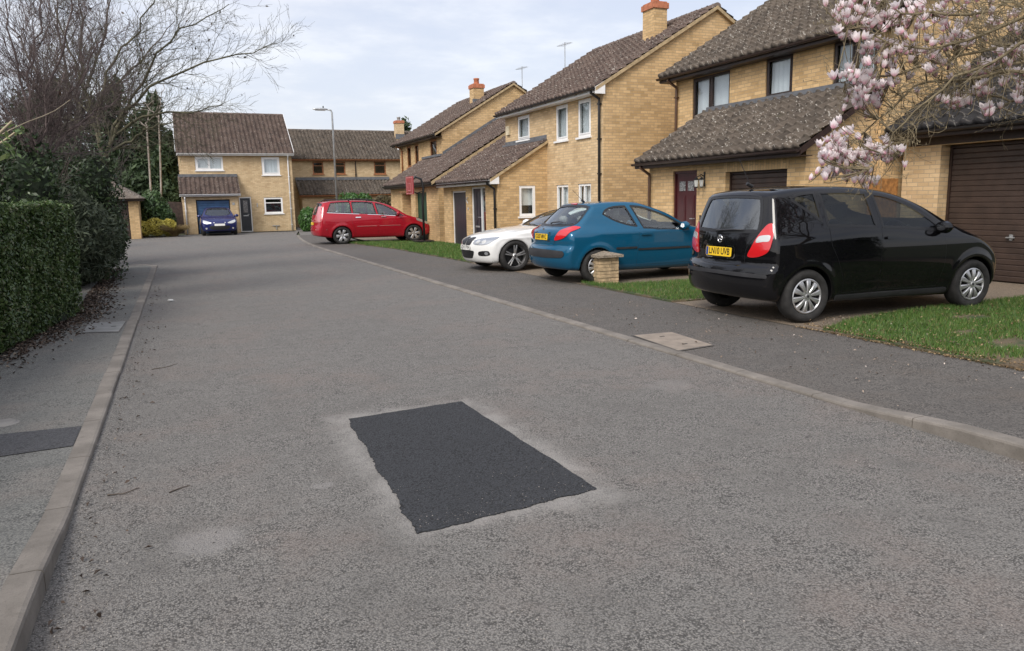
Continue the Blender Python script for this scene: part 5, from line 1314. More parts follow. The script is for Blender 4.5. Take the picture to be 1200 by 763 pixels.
# ---------------- white coupe, nose to the road
sh = Shell([(-.95,.30),(-.4,.22),(.6,.17),(2.2,.17),(3.0,.17),(3.42,.19),(3.51,.28),(3.545,.45),(3.53,.60),(3.47,.69),(3.2,.79),(2.7,.885),(2.2,.94),(1.95,.965),(1.75,1.05),(1.4,1.21),(1.05,1.31),(.6,1.365),(.1,1.36),(-.35,1.27),(-.8,1.10),(-1.1,1.02),(-1.25,.98,1),(-1.28,.85),(-1.27,.6),(-1.22,.42)],
  [(.12,.74),(.25,.82),(.4,.855),(.55,.875),(.7,.88),(.82,.870),(.92,.84),(1.0,.785),(1.1,.71),(1.25,.63),(1.35,.56),(1.5,.46)],
  [(-1.3,.90),(-.6,.98),(.1,1),(1.3,1.),(2.6,1),(3.1,.98),(3.6,.91)], [(-1.3,.8),(-.4,.92),(.3,.99),(1.,1),(1.8,1),(2.5,.96),(3.5,.88)], .93, .42, .30, .055,
  [(0,.32),(2.76,.32)], .365, .08, bulge=[lambda x, z: .010*np.exp(-((z-.72)/.03)**2)])
pb = paint('white_paint', (.72, .72, .70), .0, .35, dust=.03)
root = car('parked_car', 'white coupe with black kidney grilles and double-spoke wheels, nose to the road', (6.72+2.76*1.046, 16.36+.13, .026), math.radians(182.7), 1.046, 1.012, CG, sh, pb,
   [[(-.45,1.10,1),(-.1,1.22),(.35,1.27,1),(.38,.97,1),(-.2,.98)], [(.43,.965,1),(.41,1.275,1),(.7,1.28),(1.1,1.23),(1.45,1.10),(1.7,.98),(1.72,.94,1)]], None,
   [(2.02,0),(1.98,.35),(1.82,.60),(1.70,.64),(1.12,.47),(1.04,.3),(1.02,0),(1.04,-.3),(1.12,-.47),(1.70,-.64),(1.82,-.60),(1.98,-.35)], M_cglass_dark)
for s in (-1, 1):
    dp = smooth_poly([(.40,.955,1),(.36,.28,1),(1.75,.28,1),(1.83,.6),(1.80,.91,1)], 6); d = patch(sh, 'door', dp, 1, s, pb, root, .003, .006, .05); band(sh, 'door_gap', dp, .004, 1, s, M_rubber, d, .0008, w2=.002); handle(d, sh, .55, .82, s, pb)
    for xx in (0, 2.76): wheel(root, xx, s*.785, .335, .22, 'five_double', M_silver, rimf=.76)
    mirror(root, 1.60, 1.0, .80, s, pb)
    hl = smooth_poly([(s*.33,.600),(s*.34,.690),(s*.50,.725),(s*.66,.745),(s*.80,.755),(s*.815,.70),(s*.72,.615),(s*.55,.585)], 5); t = patch(sh, 'headlight', hl, 0, 1, M_headl, root, .006, .012, .03)
    for yy in (.45, .60): patch(sh, 'lamp_ring', np.array([(s*yy+.05*math.cos(a), .655+.04*math.sin(a)) for a in np.linspace(0, 2*PI, 17)[:-1]]), 0, 1, M_lampw, t, .008, .003, .03)
    gk = smooth_poly([(s*.03,.585),(s*.03,.70),(s*.09,.725),(s*.20,.725),(s*.245,.69),(s*.225,.61),(s*.16,.575),(s*.07,.57)], 5); t = patch(sh, 'kidney_grille', gk, 0, 1, M_trim, root, .010, .014, .03); band(sh, 'grille_surround', gk, .008, 0, 1, M_rubber, t, .012, w2=.010)
    fg = smooth_poly([(s*.48,.36),(s*.50,.44),(s*.66,.46),(s*.74,.45),(s*.75,.37),(s*.60,.345)], 5); t = patch(sh, 'fog_intake', fg, 0, 1, M_rubber, root, .003, .008, .03)
    patch(sh, 'fog_light', np.array([(s*.68+.042*math.cos(a), .405+.035*math.sin(a)) for a in np.linspace(0, 2*PI, 17)[:-1]]), 0, 1, M_headl, t, .007, .004, .03)
patch(sh, 'air_intake', smooth_poly([(-.34,.45),(0,.455),(.34,.45),(.30,.33),(.22,.285),(-.22,.285),(-.30,.33)], 5), 0, 1, M_rubber, root, .003, .01, .04)
bp = smooth_poly([(3.49,0),(3.46,.28),(3.38,.40),(2.9,.60),(2.2,.68),(1.98,.66),(2.06,.3),(2.08,0),(2.06,-.3),(1.98,-.66),(2.2,-.68),(2.9,-.60),(3.38,-.40),(3.46,-.28)], 6)
bo = patch(sh, 'bonnet', bp, 2, 1, pb, root, .003, .006, .06); band(sh, 'bonnet_gap', bp, .004, 2, 1, M_rubber, bo, .0008, w2=.002)
xs = sh.trace(np.array([[0, .53]]), 0, 1)[0][0]; plate(root, 'LD11 FYH', (xs+.008, 0, .52), .50, .105, (1, .05), M_wplate)
wiper(root, [(2.02,.45),(1.96,.2),(1.92,-.1)], .02, 2, 1, sh)
cabin(root, 1.55, .75, -.1, .33, .78)

# ---------------- red people carrier
sh = Shell([(-.88,.32),(-.3,.24),(.6,.22),(2.2,.21),(3.2,.22),(3.52,.28),(3.63,.42),(3.62,.58),(3.52,.72),(3.25,.86),(2.85,.99),(2.55,1.09),(2.2,1.30),(1.8,1.49),(1.35,1.60),(.8,1.655),(.2,1.665),(-.3,1.645),(-.62,1.60,1),(-.72,1.45),(-.84,1.15),(-.89,.95),(-.91,.75),(-.95,.62),(-.95,.45)],
  [(.15,.78),(.28,.84),(.42,.875),(.6,.905),(.8,.915),(.95,.905),(1.05,.880),(1.2,.825),(1.4,.745),(1.55,.675),(1.65,.60),(1.8,.5)],
  [(-1.,.94),(-.5,.985),(.1,1),(1.3,1.),(2.7,1),(3.2,.97),(3.7,.88)], [(-1,.92),(-.4,.97),(.3,1),(1.3,1),(2.2,.96),(3.,.85),(3.6,.75)], 1.05, .40, .22, .05,
  [(0,.32),(2.728,.32)], .375, .08, bulge=[lambda x, z: .010*np.exp(-((z-.66)/.025)**2)*((x > .5)&(x < 2.25))])
pb = paint('red_paint', (.36, .010, .022), .15, .3, dust=.02)
WN = [[(-.50,1.22,1),(-.34,1.56,1),(.0,1.585),(.36,1.585,1),(.38,1.17,1)], [(.45,1.165,1),(.43,1.585,1),(.9,1.58),(1.22,1.55,1),(1.30,1.11,1)], [(1.38,1.10,1),(1.31,1.535,1),(1.55,1.48),(1.9,1.31),(2.12,1.13),(2.14,1.045,1)], [(2.20,1.04,1),(2.19,1.12),(2.34,1.05),(2.50,1.0,1)]]
root = car('parked_car', 'dark red people carrier with roof rails parked across the drive near the hoop', (5.72, 30.68, .012), math.radians(1.0), 1.053, 1.015, CG, sh, pb, WN[:3],
   [(-.62,1.17),(0,1.14),(.62,1.17),(.56,1.4),(.50,1.53),(0,1.56),(-.50,1.53),(-.56,1.4)], [(2.62,0),(2.56,.35),(2.36,.58),(2.2,.60),(1.42,.47),(1.33,.3),(1.30,0),(1.33,-.3),(1.42,-.47),(2.2,-.60),(2.36,-.58),(2.56,-.35)], M_cglass, .026)
for s in (-1, 1):
    for nm, pts, hx in (('rear_door', [(.42,1.15,1),(.36,.95),(.42,.72),(.50,.45),(.52,.33,1),(1.33,.33,1),(1.34,1.095,1)], .66), ('front_door', [(1.36,1.09,1),(1.35,.33,1),(2.27,.33,1),(2.34,.6),(2.30,1.02,1)], 1.62)):
        dp = smooth_poly(pts, 6); d = patch(sh, nm, dp, 1, s, pb, root, .003, .006, .06); band(sh, 'door_gap', dp, .005, 1, s, M_rubber, d, .0008, w2=.002); k = handle(d, sh, hx-.05, 1.0, s, M_chrome, .2)
        a0, a1 = (.55, 1.30) if nm == 'rear_door' else (1.39, 2.2); patch(sh, 'chrome_strip', rr_rect(a0, a1, .655, .675, .008), 1, s, coln('red_chrome', (.6, .2, .2), .2, Metallic=.6), d, .006, .006, .06)
    band(sh, 'window_trim', [(-.5,1.205),(.4,1.145),(1.3,1.09),(2.1,1.025)], .009, 1, s, M_chrome, root, .006, closed=False)
    for xx in (0, 2.728): wheel(root, xx, s*.80, .33, .21, 'six', M_silver, rimf=.72)
    mirror(root, 2.12, 1.12, .84, s, pb)
    patch(sh, 'tail_light', smooth_poly([(-.90,.86),(-.86,1.02),(-.76,1.30),(-.70,1.44),(-.60,1.40),(-.62,1.18),(-.70,1.0),(-.74,.88)], 5), 1, s, mat('tail_lamp_pink', None, Base_Color=(.55, .16, .17), Roughness=.15, Coat_Weight=1.), root, .006, .012, .04)
    patch(sh, 'headlight', smooth_poly([(2.85,.84),(2.9,.95),(3.15,.90),(3.45,.74),(3.55,.62),(3.45,.60),(3.15,.72)], 5), 1, s, M_headl, root, .005, .012, .04)
    b = MB(); b.tube([(-.45, s*.60, 1.63), (-.35, s*.60, 1.685), (.6, s*.60, 1.70), (1.3, s*.585, 1.66), (1.42, s*.58, 1.61)], .016, 8)
    for xx in (.35, 1.02): b.tube([(xx, s*.60, 1.62), (xx, s*.60, 1.72)], .025, 6)
    o = b.build('roof_rail', M_trim, None, smooth=True); o.parent = root
    patch(sh, 'bumper_trim', rr_rect(3.20, 3.50, .46, .485, .01), 1, s, M_chrome, root, .010, .012, .05); patch(sh, 'bumper_trim', rr_rect(-.90, -.55, .56, .585, .01), 1, s, M_chrome, root, .010, .012, .05)
    patch(sh, 'quarter_light', smooth_poly(WN[3], 5), 1, s, M_cglass_dark, root, .004, .006, .05)
plate(root, '', (sh.trace(np.array([[0, .80]]), 0, -1)[0][0]-.01, 0, .80), .50, .11, (-1, .05), M_yplate)
patch(sh, 'front_grille', rr_rect(-.55, .55, .38, .55, .05), 0, 1, M_trim, root, .005, .01, .06)
cabin(root, 2.15, 1.35, .35, .45, .82, M_seat, roofz=1.6)

# ---------------- dark blue hatchback on the far drive, facing us
sh = Shell([(-.62,.28),(-.1,.22),(.6,.20),(2.2,.19),(3.1,.20),(3.45,.25),(3.52,.40),(3.50,.62),(3.40,.74),(3.05,.87),(2.55,.98),(2.25,1.05),(1.9,1.22),(1.45,1.40),(1.0,1.475),(.4,1.485),(-.1,1.44),(-.45,1.38,1),(-.62,1.2),(-.76,1.0),(-.80,.8),(-.82,.5)],
  [(.15,.78),(.28,.84),(.45,.885),(.62,.905),(.8,.90),(.95,.87),(1.05,.82),(1.2,.745),(1.35,.665),(1.45,.60),(1.6,.48)],
  [(-.9,.92),(-.4,.98),(.1,1),(2.6,1),(3.1,.975),(3.6,.88)], [(-.8,.88),(-.3,.95),(.4,1),(1.3,1),(2.2,.95),(3.,.85),(3.6,.75)], .98, .42, .24, .05,
  [(0,.31),(2.65,.31)], .36, .08)
pb = paint('navy_paint', (.016, .022, .10), .2, .3, dust=.02)
root = car('parked_car', 'small dark blue hatchback facing the camera in front of the blue garage door', (1.93, 46.55-.35, .012), math.radians(-90), .80, 1.0, CG, sh, pb, [[(-.1,1.05,1),(.1,1.33),(.8,1.40),(1.3,1.34),(1.7,1.15),(1.95,.97,1)]], None,
   [(2.32,0),(2.26,.35),(2.08,.60),(1.95,.64),(1.42,.50),(1.30,.3),(1.28,0),(1.30,-.3),(1.42,-.50),(1.95,-.64),(2.08,-.60),(2.26,-.35)], M_cglass, .03)
for s in (-1, 1):
    patch(sh, 'headlight', smooth_poly([(s*.40,.66),(s*.50,.72),(s*.70,.79),(s*.80,.80),(s*.79,.70),(s*.60,.62)], 5), 0, 1, M_lampw, root, .008, .012, .04)
    patch(sh, 'fog_light', np.array([(s*.66+.05*math.cos(a), .38+.045*math.sin(a)) for a in np.linspace(0, 2*PI, 13)[:-1]]), 0, 1, M_lampw, root, .006, .01, .04)
    for xx in (0, 2.65): wheel(root, xx, s*.79, .315, .2, 'five', M_silver)
    mirror(root, 1.95, 1.02, .83, s, pb)
patch(sh, 'front_grille', smooth_poly([(-.50,.50),(0,.51),(.50,.50),(.42,.34),(0,.30),(-.42,.34)], 5), 0, 1, M_rubber, root, .004, .01, .05)
patch(sh, 'upper_grille', rr_rect(-.30, .30, .66, .70, .015), 0, 1, M_chrome, root, .006, .01, .05)
plate(root, '', (sh.trace(np.array([[0, .56]]), 0, 1)[0][0]+.012, 0, .57), .52, .11, (1, .03), M_wplate)
cabin(root, 1.9, 1.15, .30, .42, .80)

# ================================================================== vegetation
def leafmat(name, a, b, rough=.5, trans=.25, tip=None):
    def fn(nt):
        ri = nd(nt, 'NewGeometry', 'Random Per Island'); co = nd(nt, 'TexCoord', 3)
        n = noise(nt, co, 2.5, 3, .6)
        c = mix(nt, (ri*.7+n*.5-.1).ss(.1, .95), a, b)
        if tip: c = mix(nt, ri.gt(.93), c, tip)
        bs = nt.nodes['Principled BSDF']; put(nt, bs.inputs['Base Color'], c); bs.inputs['Roughness'].default_value = rough
        t = nd(nt, 'BsdfTranslucent', 0, {'Color': c})
        m = nd(nt, 'MixShader', 0, {0: trans, 1: S(nt, bs.outputs[0]), 2: t}); nt.links.new(m.k, nt.nodes['Material Output'].inputs[0])
    return mat(name, fn)
def quads_at(P, N, size, aspect=1.7, rng=RN, spin=True, curl=.0):
    """a small leaf (rhombus) at each point facing roughly N"""
    n = len(P); N = N/np.maximum(np.linalg.norm(N, axis=1), 1e-6)[:, None]
    r = rng.normal(size=(n, 3)); A = np.cross(N, r); A /= np.maximum(np.linalg.norm(A, axis=1), 1e-6)[:, None]; B = np.cross(N, A)
    s = (size*(.6+.8*rng.rand(n)))[:, None]; c = N*s*curl
    V = np.stack([P-A*s*aspect*.5, P-B*s*.36+c, P+A*s*aspect*.5, P+B*s*.36+c], 1).reshape(-1, 3)
    return V, np.arange(4*n).reshape(-1, 4)
def vnoise(P, f, seed=0):
    """cheap smooth value noise from summed sines"""
    rg = np.random.RandomState(seed); o = np.zeros(len(P))
    for k in range(6):
        d = rg.normal(size=3); d /= np.linalg.norm(d); o += np.sin(P@d*f*(1+.6*k*.5)+rg.rand()*6.28)/(1+.35*k)
    return o/3.2
def ell_points(n, c, r, rng, shell=.28, seed=0, bumpy=.22, f=2.2):
    d = rng.normal(size=(n, 3)); d /= np.linalg.norm(d, axis=1)[:, None]
    rad = 1-shell*rng.rand(n)**1.6
    P0 = np.array(c)+d*np.array(r); rad = rad*(1+bumpy*vnoise(P0, f, seed)+.5*bumpy*vnoise(P0, f*3.1, seed+9))
    return np.array(c)+d*np.array(r)*rad[:, None], d/np.array(r)
def tubes(polys, sides=3):
    """polys: list of (pts (k,3), rads (k)); returns arrays, batched by length"""
    by = {}
    for p, r in polys: by.setdefault(len(p), []).append((p, r))
    VV, FF, base = [], [], 0
    for k, L in by.items():
        P = np.array([a for a, _ in L], float); Rr = np.array([b for _, b in L], float); n = len(P)
        T = np.empty_like(P); T[:, 1:-1] = P[:, 2:]-P[:, :-2]; T[:, 0] = P[:, 1]-P[:, 0]; T[:, -1] = P[:, -1]-P[:, -2]
        T /= np.maximum(np.linalg.norm(T, axis=2), 1e-9)[..., None]
        ref = np.where(np.abs(T[:, :1, 2:3]) > .85, np.array([[[1., 0, 0]]]), np.array([[[0, 0, 1.]]]))
        A = np.cross(T, np.broadcast_to(ref, T.shape)); A /= np.maximum(np.linalg.norm(A, axis=2), 1e-9)[..., None]; B = np.cross(T, A)
        ang = 2*PI*np.arange(sides)/sides
        V = P[:, :, None]+(A[:, :, None]*np.cos(ang)[:, None]+B[:, :, None]*np.sin(ang)[:, None])*Rr[:, :, None, None]
        idx = base+np.arange(n*k*sides).reshape(n, k, sides); nx = np.roll(idx, -1, 2)
        F = np.stack([idx[:, :-1], nx[:, :-1], nx[:, 1:], idx[:, 1:]], -1).reshape(-1, 4)
        VV.append(V.reshape(-1, 3)); FF.append(F); base += n*k*sides
    return np.concatenate(VV), np.concatenate(FF)
def resample(pts, n):
    pts = np.array(pts, float); k = len(pts); t = np.linspace(0, k-1, n); out = []
    for tt in t:
        i = min(int(tt), k-2); f = tt-i; p0 = pts[max(i-1, 0)]; p1, p2 = pts[i], pts[i+1]; p3 = pts[min(i+2, k-1)]
        out.append(.5*((2*p1)+(-p0+p2)*f+(2*p0-5*p1+4*p2-p3)*f*f+(-p0+3*p1-3*p2+p3)*f**3))
    return np.array(out)
def sprout(out, pts, rads, rng, lvl, spec):
    """side shoots along a branch: spec rows (spacing, len lo, len hi, angle, up pull, radius factor, start)"""
    if lvl >= len(spec): return
    sp, l0, l1, ang, up, rf, st = spec[lvl]; L = np.linalg.norm(np.diff(pts, axis=0), axis=1).sum(); n = int(L*(1-st)/sp+rng.rand())
    for i in range(n):
        f = st+(1-st)*(i+rng.rand())/max(n, 1); u = f*(len(pts)-1); k = min(int(u), len(pts)-2); p = pts[k]+(pts[k+1]-pts[k])*(u-k)
        d = pts[k+1]-pts[k]; d = d/np.linalg.norm(d); q = rng.normal(size=3); q -= d*(q@d); q /= np.linalg.norm(q)
        a = ang*(.7+.6*rng.rand()); v = d*math.cos(a)+q*math.sin(a); ln = (l0+(l1-l0)*rng.rand())*(1-.45*f)
        m = 5 if lvl < 2 else 4; r0 = max(rads[k]*rf, .0028); P = [p]; 
        for j in range(m-1):
            v = v+rng.normal(size=3)*.16+np.array([0, 0, up]); v /= np.linalg.norm(v); P.append(P[-1]+v*ln/(m-1))
        P = np.array(P); R2 = np.linspace(r0, max(r0*.35, .0018), m); out.append((P, R2)); sprout(out, P, R2, rng, lvl+1, spec)
def barkmat(name, a, b):
    def fn(nt):
        co = nd(nt, 'TexCoord', 3); n = noise(nt, co, 3, 4, .6); f = noise(nt, co, 40, 3, .7)
        c = mix(nt, n.ss(.3, .7), a, b); c = mix(nt, f.ss(.5, .7)*.4, c, tuple(x*.5 for x in a))
        return {'Base_Color': c, 'Roughness': .9, 'Normal': bump(nt, f, .6, .01)}
    return mat(name, fn)
B_grey = barkmat('grey_brown_bark', (.085, .070, .062), (.15, .13, .115)); B_olive = barkmat('olive_bark', (.060, .058, .034), (.13, .118, .072))
B_purple = barkmat('purple_brown_twig', (.085, .062, .060), (.15, .115, .108)); B_mag = barkmat('magnolia_bark', (.125, .10, .06), (.26, .21, .125)); B_birch = barkmat('birch_bark', (.22, .19, .16), (.38, .33, .29))
def bare_tree(name, label, base, limbs, trunk_r, spec, m, group, leaves=0, seed=1, trunk_top=None, lr=.05):
    rng = np.random.RandomState(seed); t = thing(name, label, 'tree', base, group)
    tr = [(resample([base, (np.array(base)+np.array(trunk_top))/2+np.array([.03, .02, 0]), trunk_top], 8), np.linspace(trunk_r, trunk_r*.7, 8))]
    V, F = tubes(tr, 9); np_obj('trunk', V, F, m, t, True)
    big, tw = [], []
    for L in limbs:
        P = resample([trunk_top]+[tuple(p) for p in L], 14); P[1:-1] += rng.normal(size=(12, 3))*.035; R2 = np.linspace(lr, .007, 14); big.append((P, R2)); sprout(tw, P, R2, rng, 0, spec)
    V, F = tubes(big, 7); np_obj('limb', V, F, m, t, True)
    V, F = tubes(tw, 3); k = np_obj('twig', V, F, m, t); k['kind'] = 'stuff'
    if leaves:
        tips = np.array([p[-1] for p, _ in tw]); tips = tips[rng.randint(0, len(tips), leaves)]
        V, F = quads_at(tips-np.array([0, 0, .03]), rng.normal(size=(leaves, 3)), np.full(leaves, .045), 1.5, rng); k = np_obj('dead_leaf', V, F, leafmat('dead_leaf', (.025, .018, .014), (.07, .04, .025)), t); k['kind'] = 'stuff'
    return t
def px(lst, Y):
    if not hasattr(Y, '__len__'): Y = [Y]*len(lst)
    return [at(x, y, Y=yy) for (x, y), yy in zip(lst, Y)]
SP = [(.15, .7, 1.8, .75, .06, .40, .10), (.12, .35, .9, .65, .05, .50, .12), (.11, .14, .42, .6, .03, .6, .15)]
SPd = [(.10, .7, 1.7, .6, .10, .38, .03), (.10, .35, .85, .55, .08, .5, .1), (.11, .12, .36, .6, .04, .6, .15)]
TG_ = 'bare trees behind the left hedge'
b0 = at(118, 262, Y=19.0); b0.z = 0
bare_tree('bare_tree', 'bare olive tree whose long limb reaches right over the turning', tuple(b0), [px([(136,140),(165,112),(205,86),(250,70),(295,62),(322,50)], [19,18.8,18.6,18.4,18.2,18]), px([(120,110),(136,65),(165,25),(190,-30)], [19,19,18.6,18.2]), px([(100,110),(78,50),(58,-10)], 19.4), px([(145,148),(190,132),(230,130),(264,120)], [19,18.6,18.2,18]), px([(150,128),(180,70),(225,30),(268,5)], [19,18.6,18.4,18.2]), px([(150,165),(175,150),(205,140)], [18.8,18.4,18])],
   .085, SP, B_olive, TG_, 160, 1, tuple(at(121, 185, Y=19.)), .038)
b0 = at(42, 262, Y=14.); b0.z = 0
bare_tree('bare_tree', 'bare purple-brown tree at the far left with dense upright twigs', tuple(b0), [px([(36,140),(18,60),(2,-20)], 14), px([(55,120),(76,40),(96,-40)], [14,13.8,13.6]), px([(12,140),(-30,70)], 14.), px([(64,150),(98,90),(126,30)], [14.2,14.4,14.5]), px([(30,120),(45,40),(48,-30)], [14.4,14.8,15]), px([(75,160),(120,125),(150,105)], 14.3)],
   .06, SPd, B_purple, TG_, 120, 2, tuple(at(44, 200, Y=14.)), .026)
b0 = at(84, 258, Y=24.); b0.z = 0
bare_tree('bare_tree', 'bare grey-brown tree with a broad fan of branches in the middle of the left group', tuple(b0), [px([(82,120),(70,40),(64,-40)], 24), px([(100,110),(124,40),(140,-40)], 24), px([(62,130),(30,60),(0,10)], 24.5), px([(110,130),(160,75),(205,25)], [24,23.6,23.4]), px([(92,100),(95,30),(88,-40)], 24.6), px([(70,140),(45,100),(10,80)], 23.4)],
   .10, [(.16, .9, 2.1, .65, .08, .38, .05), (.14, .4, 1.0, .6, .06, .5, .1), (.13, .18, .46, .6, .04, .6, .15)], B_grey, TG_, 120, 3, tuple(at(86, 190, Y=24.)), .06)
# thicket of upright shoots under the trees
def thicket(name, label, cx, cy, w_, d_, h_, n, m, seed, group):
    rng = np.random.RandomState(seed); t = thing(name, label, 'shrub', (cx, cy, 0), group); tw = []
    for i in range(n):
        p = np.array([cx+(rng.rand()-.5)*w_, cy+(rng.rand()-.5)*d_, .1]); v = np.array([(rng.rand()-.5)*.6, (rng.rand()-.5)*.6, 1.]); L = h_*(.6+.45*rng.rand()); P = [p]
        for j in range(6): v = v+rng.normal(size=3)*.13; v /= np.linalg.norm(v); P.append(P[-1]+v*L/6)
        P = np.array(P); R2 = np.linspace(.014, .003, 7); tw.append((P, R2)); sprout(tw, P, R2, rng, 0, [(.20, .25, .8, .6, .06, .5, .15), (.13, .1, .35, .6, .03, .6, .1)])
    V, F = tubes(tw, 3); k = np_obj('twig', V, F, m, t); k['kind'] = 'stuff'; return t
thicket('bare_shrub', 'thicket of brown bare shoots rising behind the far end of the hedge', -3.7, 16.8, 1.8, 2.6, 3.9, 170, B_purple, 5, 'bare shrubs behind the hedge')
thicket('bare_shrub', 'taller thicket of grey shoots left of the small hipped garage roof', -3.6, 25.0, 3.4, 3.0, 4.6, 120, B_grey, 6, 'bare shrubs behind the hedge')

L_hedge = leafmat('hedge_leaf', (.030, .062, .015), (.110, .160, .050), .42, .15, (.14, .15, .08))
L_ever = leafmat('evergreen_leaf', (.016, .034, .012), (.052, .082, .030), .5, .15)
L_cyp = leafmat('cypress_spray', (.030, .045, .024), (.085, .105, .062), .7, .15)
L_conif = leafmat('conifer_needle', (.018, .038, .014), (.055, .088, .032), .7, .15)
L_laurel = leafmat('laurel_leaf', (.035, .10, .022), (.10, .21, .05), .4, .25)
L_bush = leafmat('bush_leaf', (.028, .065, .020), (.09, .15, .05), .5, .2)
L_yel = leafmat('yellow_flower', (.48, .41, .07), (.74, .66, .17), .6, .3)
L_straw = leafmat('straw_grass', (.22, .15, .06), (.42, .32, .15), .8, .3)
thicket('bare_shrub', 'low purple-brown thicket at the left behind the evergreen shrubs', -5.6, 17.5, 3.2, 2.6, 4.4, 120, B_purple, 8, 'bare shrubs behind the hedge')
L_core = plain('foliage_shade', (.010, .018, .007), .95, .3, 5)  # solid fill inside the leaves, inner shade put into its colour
def core_obj(parts_, parent, name='shade_core'):
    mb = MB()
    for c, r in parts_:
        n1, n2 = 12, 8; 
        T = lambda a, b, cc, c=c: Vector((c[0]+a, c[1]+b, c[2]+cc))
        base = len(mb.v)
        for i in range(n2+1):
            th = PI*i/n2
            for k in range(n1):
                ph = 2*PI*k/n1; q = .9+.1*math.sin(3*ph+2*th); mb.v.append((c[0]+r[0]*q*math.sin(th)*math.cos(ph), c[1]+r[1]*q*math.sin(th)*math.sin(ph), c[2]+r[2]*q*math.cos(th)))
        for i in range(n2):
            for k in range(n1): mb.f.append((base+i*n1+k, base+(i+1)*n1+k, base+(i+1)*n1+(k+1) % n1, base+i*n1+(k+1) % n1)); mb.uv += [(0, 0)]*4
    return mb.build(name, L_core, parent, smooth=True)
def bush(name, label, cat, loc, blobs, n, size, m, group=None, seed=0, aspect=1.7, outward=1.2, core=.72, shell=.30, bumpy=.22, stems=None):
    rng = np.random.RandomState(seed+40); t = thing(name, label, cat, loc, group); VV, FF, b = [], [], 0; vol = [r[0]*r[1]+r[0]*r[2]+r[1]*r[2] for _, r in blobs]; tot = sum(vol)
    for (c, r), v in zip(blobs, vol):
        k = int(n*v/tot); P, N = ell_points(k, c, r, rng, shell, seed, bumpy); ok = P[:, 2] > .02; P, N = P[ok], N[ok]; N = N/np.linalg.norm(N, axis=1)[:, None]
        V, F = quads_at(P, N*outward+rng.normal(size=N.shape), np.full(len(P), size), aspect, rng); VV.append(V); FF.append(F+b); b += len(V)
    k = np_obj('foliage', np.concatenate(VV), np.concatenate(FF), m, t)
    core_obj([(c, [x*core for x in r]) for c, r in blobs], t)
    if stems:
        V, F = tubes(stems, 7); np_obj('trunk', V, F, B_grey, t, True)
    return t
EG = 'dark evergreen shrubs behind the left hedge'
def BL(x, y, z, rx, ry, rz): return ((x, y, z), (rx, ry, rz))
bush('evergreen_shrub', 'dark evergreen shrub directly above the left end of the clipped hedge', 'shrub', (-4.2, 13, 0), [BL(-4.3,12.8,1.5,1.3,1.3,1.6), BL(-3.3,13.6,1.2,.9,1.,1.4)], 10000, .07, L_ever, EG, 1)
bush('evergreen_shrub', 'dark ivy-covered shrub behind the middle of the clipped hedge', 'shrub', (-4.0, 17, 0), [BL(-4.4,16.8,1.8,1.5,1.5,1.8), BL(-3.2,17.5,1.5,1.,1.2,1.5)], 11000, .08, L_ever, EG, 2)
bush('evergreen_shrub', 'dark evergreen shrub just left of the tree trunk beyond the hedge', 'shrub', (-3.8, 22, 0), [BL(-4.4,22,2.0,1.6,1.4,2.1), BL(-3.1,22.4,1.4,.8,1.,1.5)], 9000, .09, L_ever, EG, 3)
bush('evergreen_shrub', 'large dark evergreen at the left edge behind the bare tree', 'shrub', (-7.5, 20, 0), [BL(-7.6,20,2.3,2.,1.8,2.5), BL(-6.,21,2.0,1.4,1.5,2.2)], 10000, .10, L_ever, EG, 4)
bush('evergreen_shrub', 'broad dark evergreen furthest back in the left group', 'shrub', (-8, 32, 0), [BL(-8.5,32,2.4,2.4,2.,2.7), BL(-6.2,33,2.1,1.5,1.8,2.4)], 9000, .14, L_ever, EG, 5)
bush('overhanging_conifer', 'feathery grey-green conifer overhanging the pavement beyond the hedge', 'conifer', (-2.1, 18.5, 0), [BL(-2.05,17.6,1.05,.75,1.6,.95), BL(-1.85,19.6,1.02,.65,1.5,.88), BL(-1.75,21.,.75,.4,.9,.55)], 20000, .05, L_cyp, None, 6, 3.2, .5, .62, .5, .3)
bush('ivy_clump', 'dark ivy clump filling the gap between hedge and conifer', 'ivy', (-2.0, 14.3, 0), [BL(-2.15,14.4,.9,.55,1.2,1.05)], 5000, .05, L_ever, None, 7)
CGp = 'tall conifers behind the end of the close'
def conifer(label, x, y, h_, w_, seed, n=9000):
    bl = [BL(x+math.sin(i*2.3)*w_*.18, y+math.cos(i*1.7)*w_*.2, h_*(.12+.80*i/6), w_*(1-.72*(i/6)**1.5), w_*(1-.72*(i/6)**1.5), h_*.17) for i in range(7)]
    rng = np.random.RandomState(seed)
    bush('conifer_tree', label, 'conifer', (x, y, 0), bl, n, .20, L_conif, CGp, seed, 2.2, .7, .66, .45, .42, stems=[(np.array([[x, y, 0], [x, y, h_*.5], [x, y, h_*.97]]), np.array([.2, .14, .03]))])
conifer('tall conifer just left of the end house roof', -1.3, 57, 8.6, 2.1, 11)
conifer('tall conifer behind the two pale birch trunks', -3.9, 60, 9.6, 2.9, 12)
conifer('broad conifer above the small hipped garage', -7.4, 58, 9.4, 3.2, 13)
conifer('distant conifer seen through the bare twigs at the left', -12, 60, 9.0, 3.4, 14)
conifer('distant conifer at the extreme left of the skyline', -18, 62, 9.0, 4.0, 15)
conifer('shorter wide conifer beside the left corner of the end house', -.4, 53.5, 5.6, 1.5, 16, 6000)
t = bush('conifer_tree', 'small spiky conifer top showing above the terrace roof', 'conifer', (19.2, 68, 0), [BL(19.2,68,5.5+i*.62,1.3*(1-i/6.5),1.3*(1-i/6.5),.5) for i in range(6)]+[BL(19.2,68,3.2,1.6,1.6,2.4)], 5000, .17, L_conif, CGp, 17, 2.4, .5, .5, .6, .5)
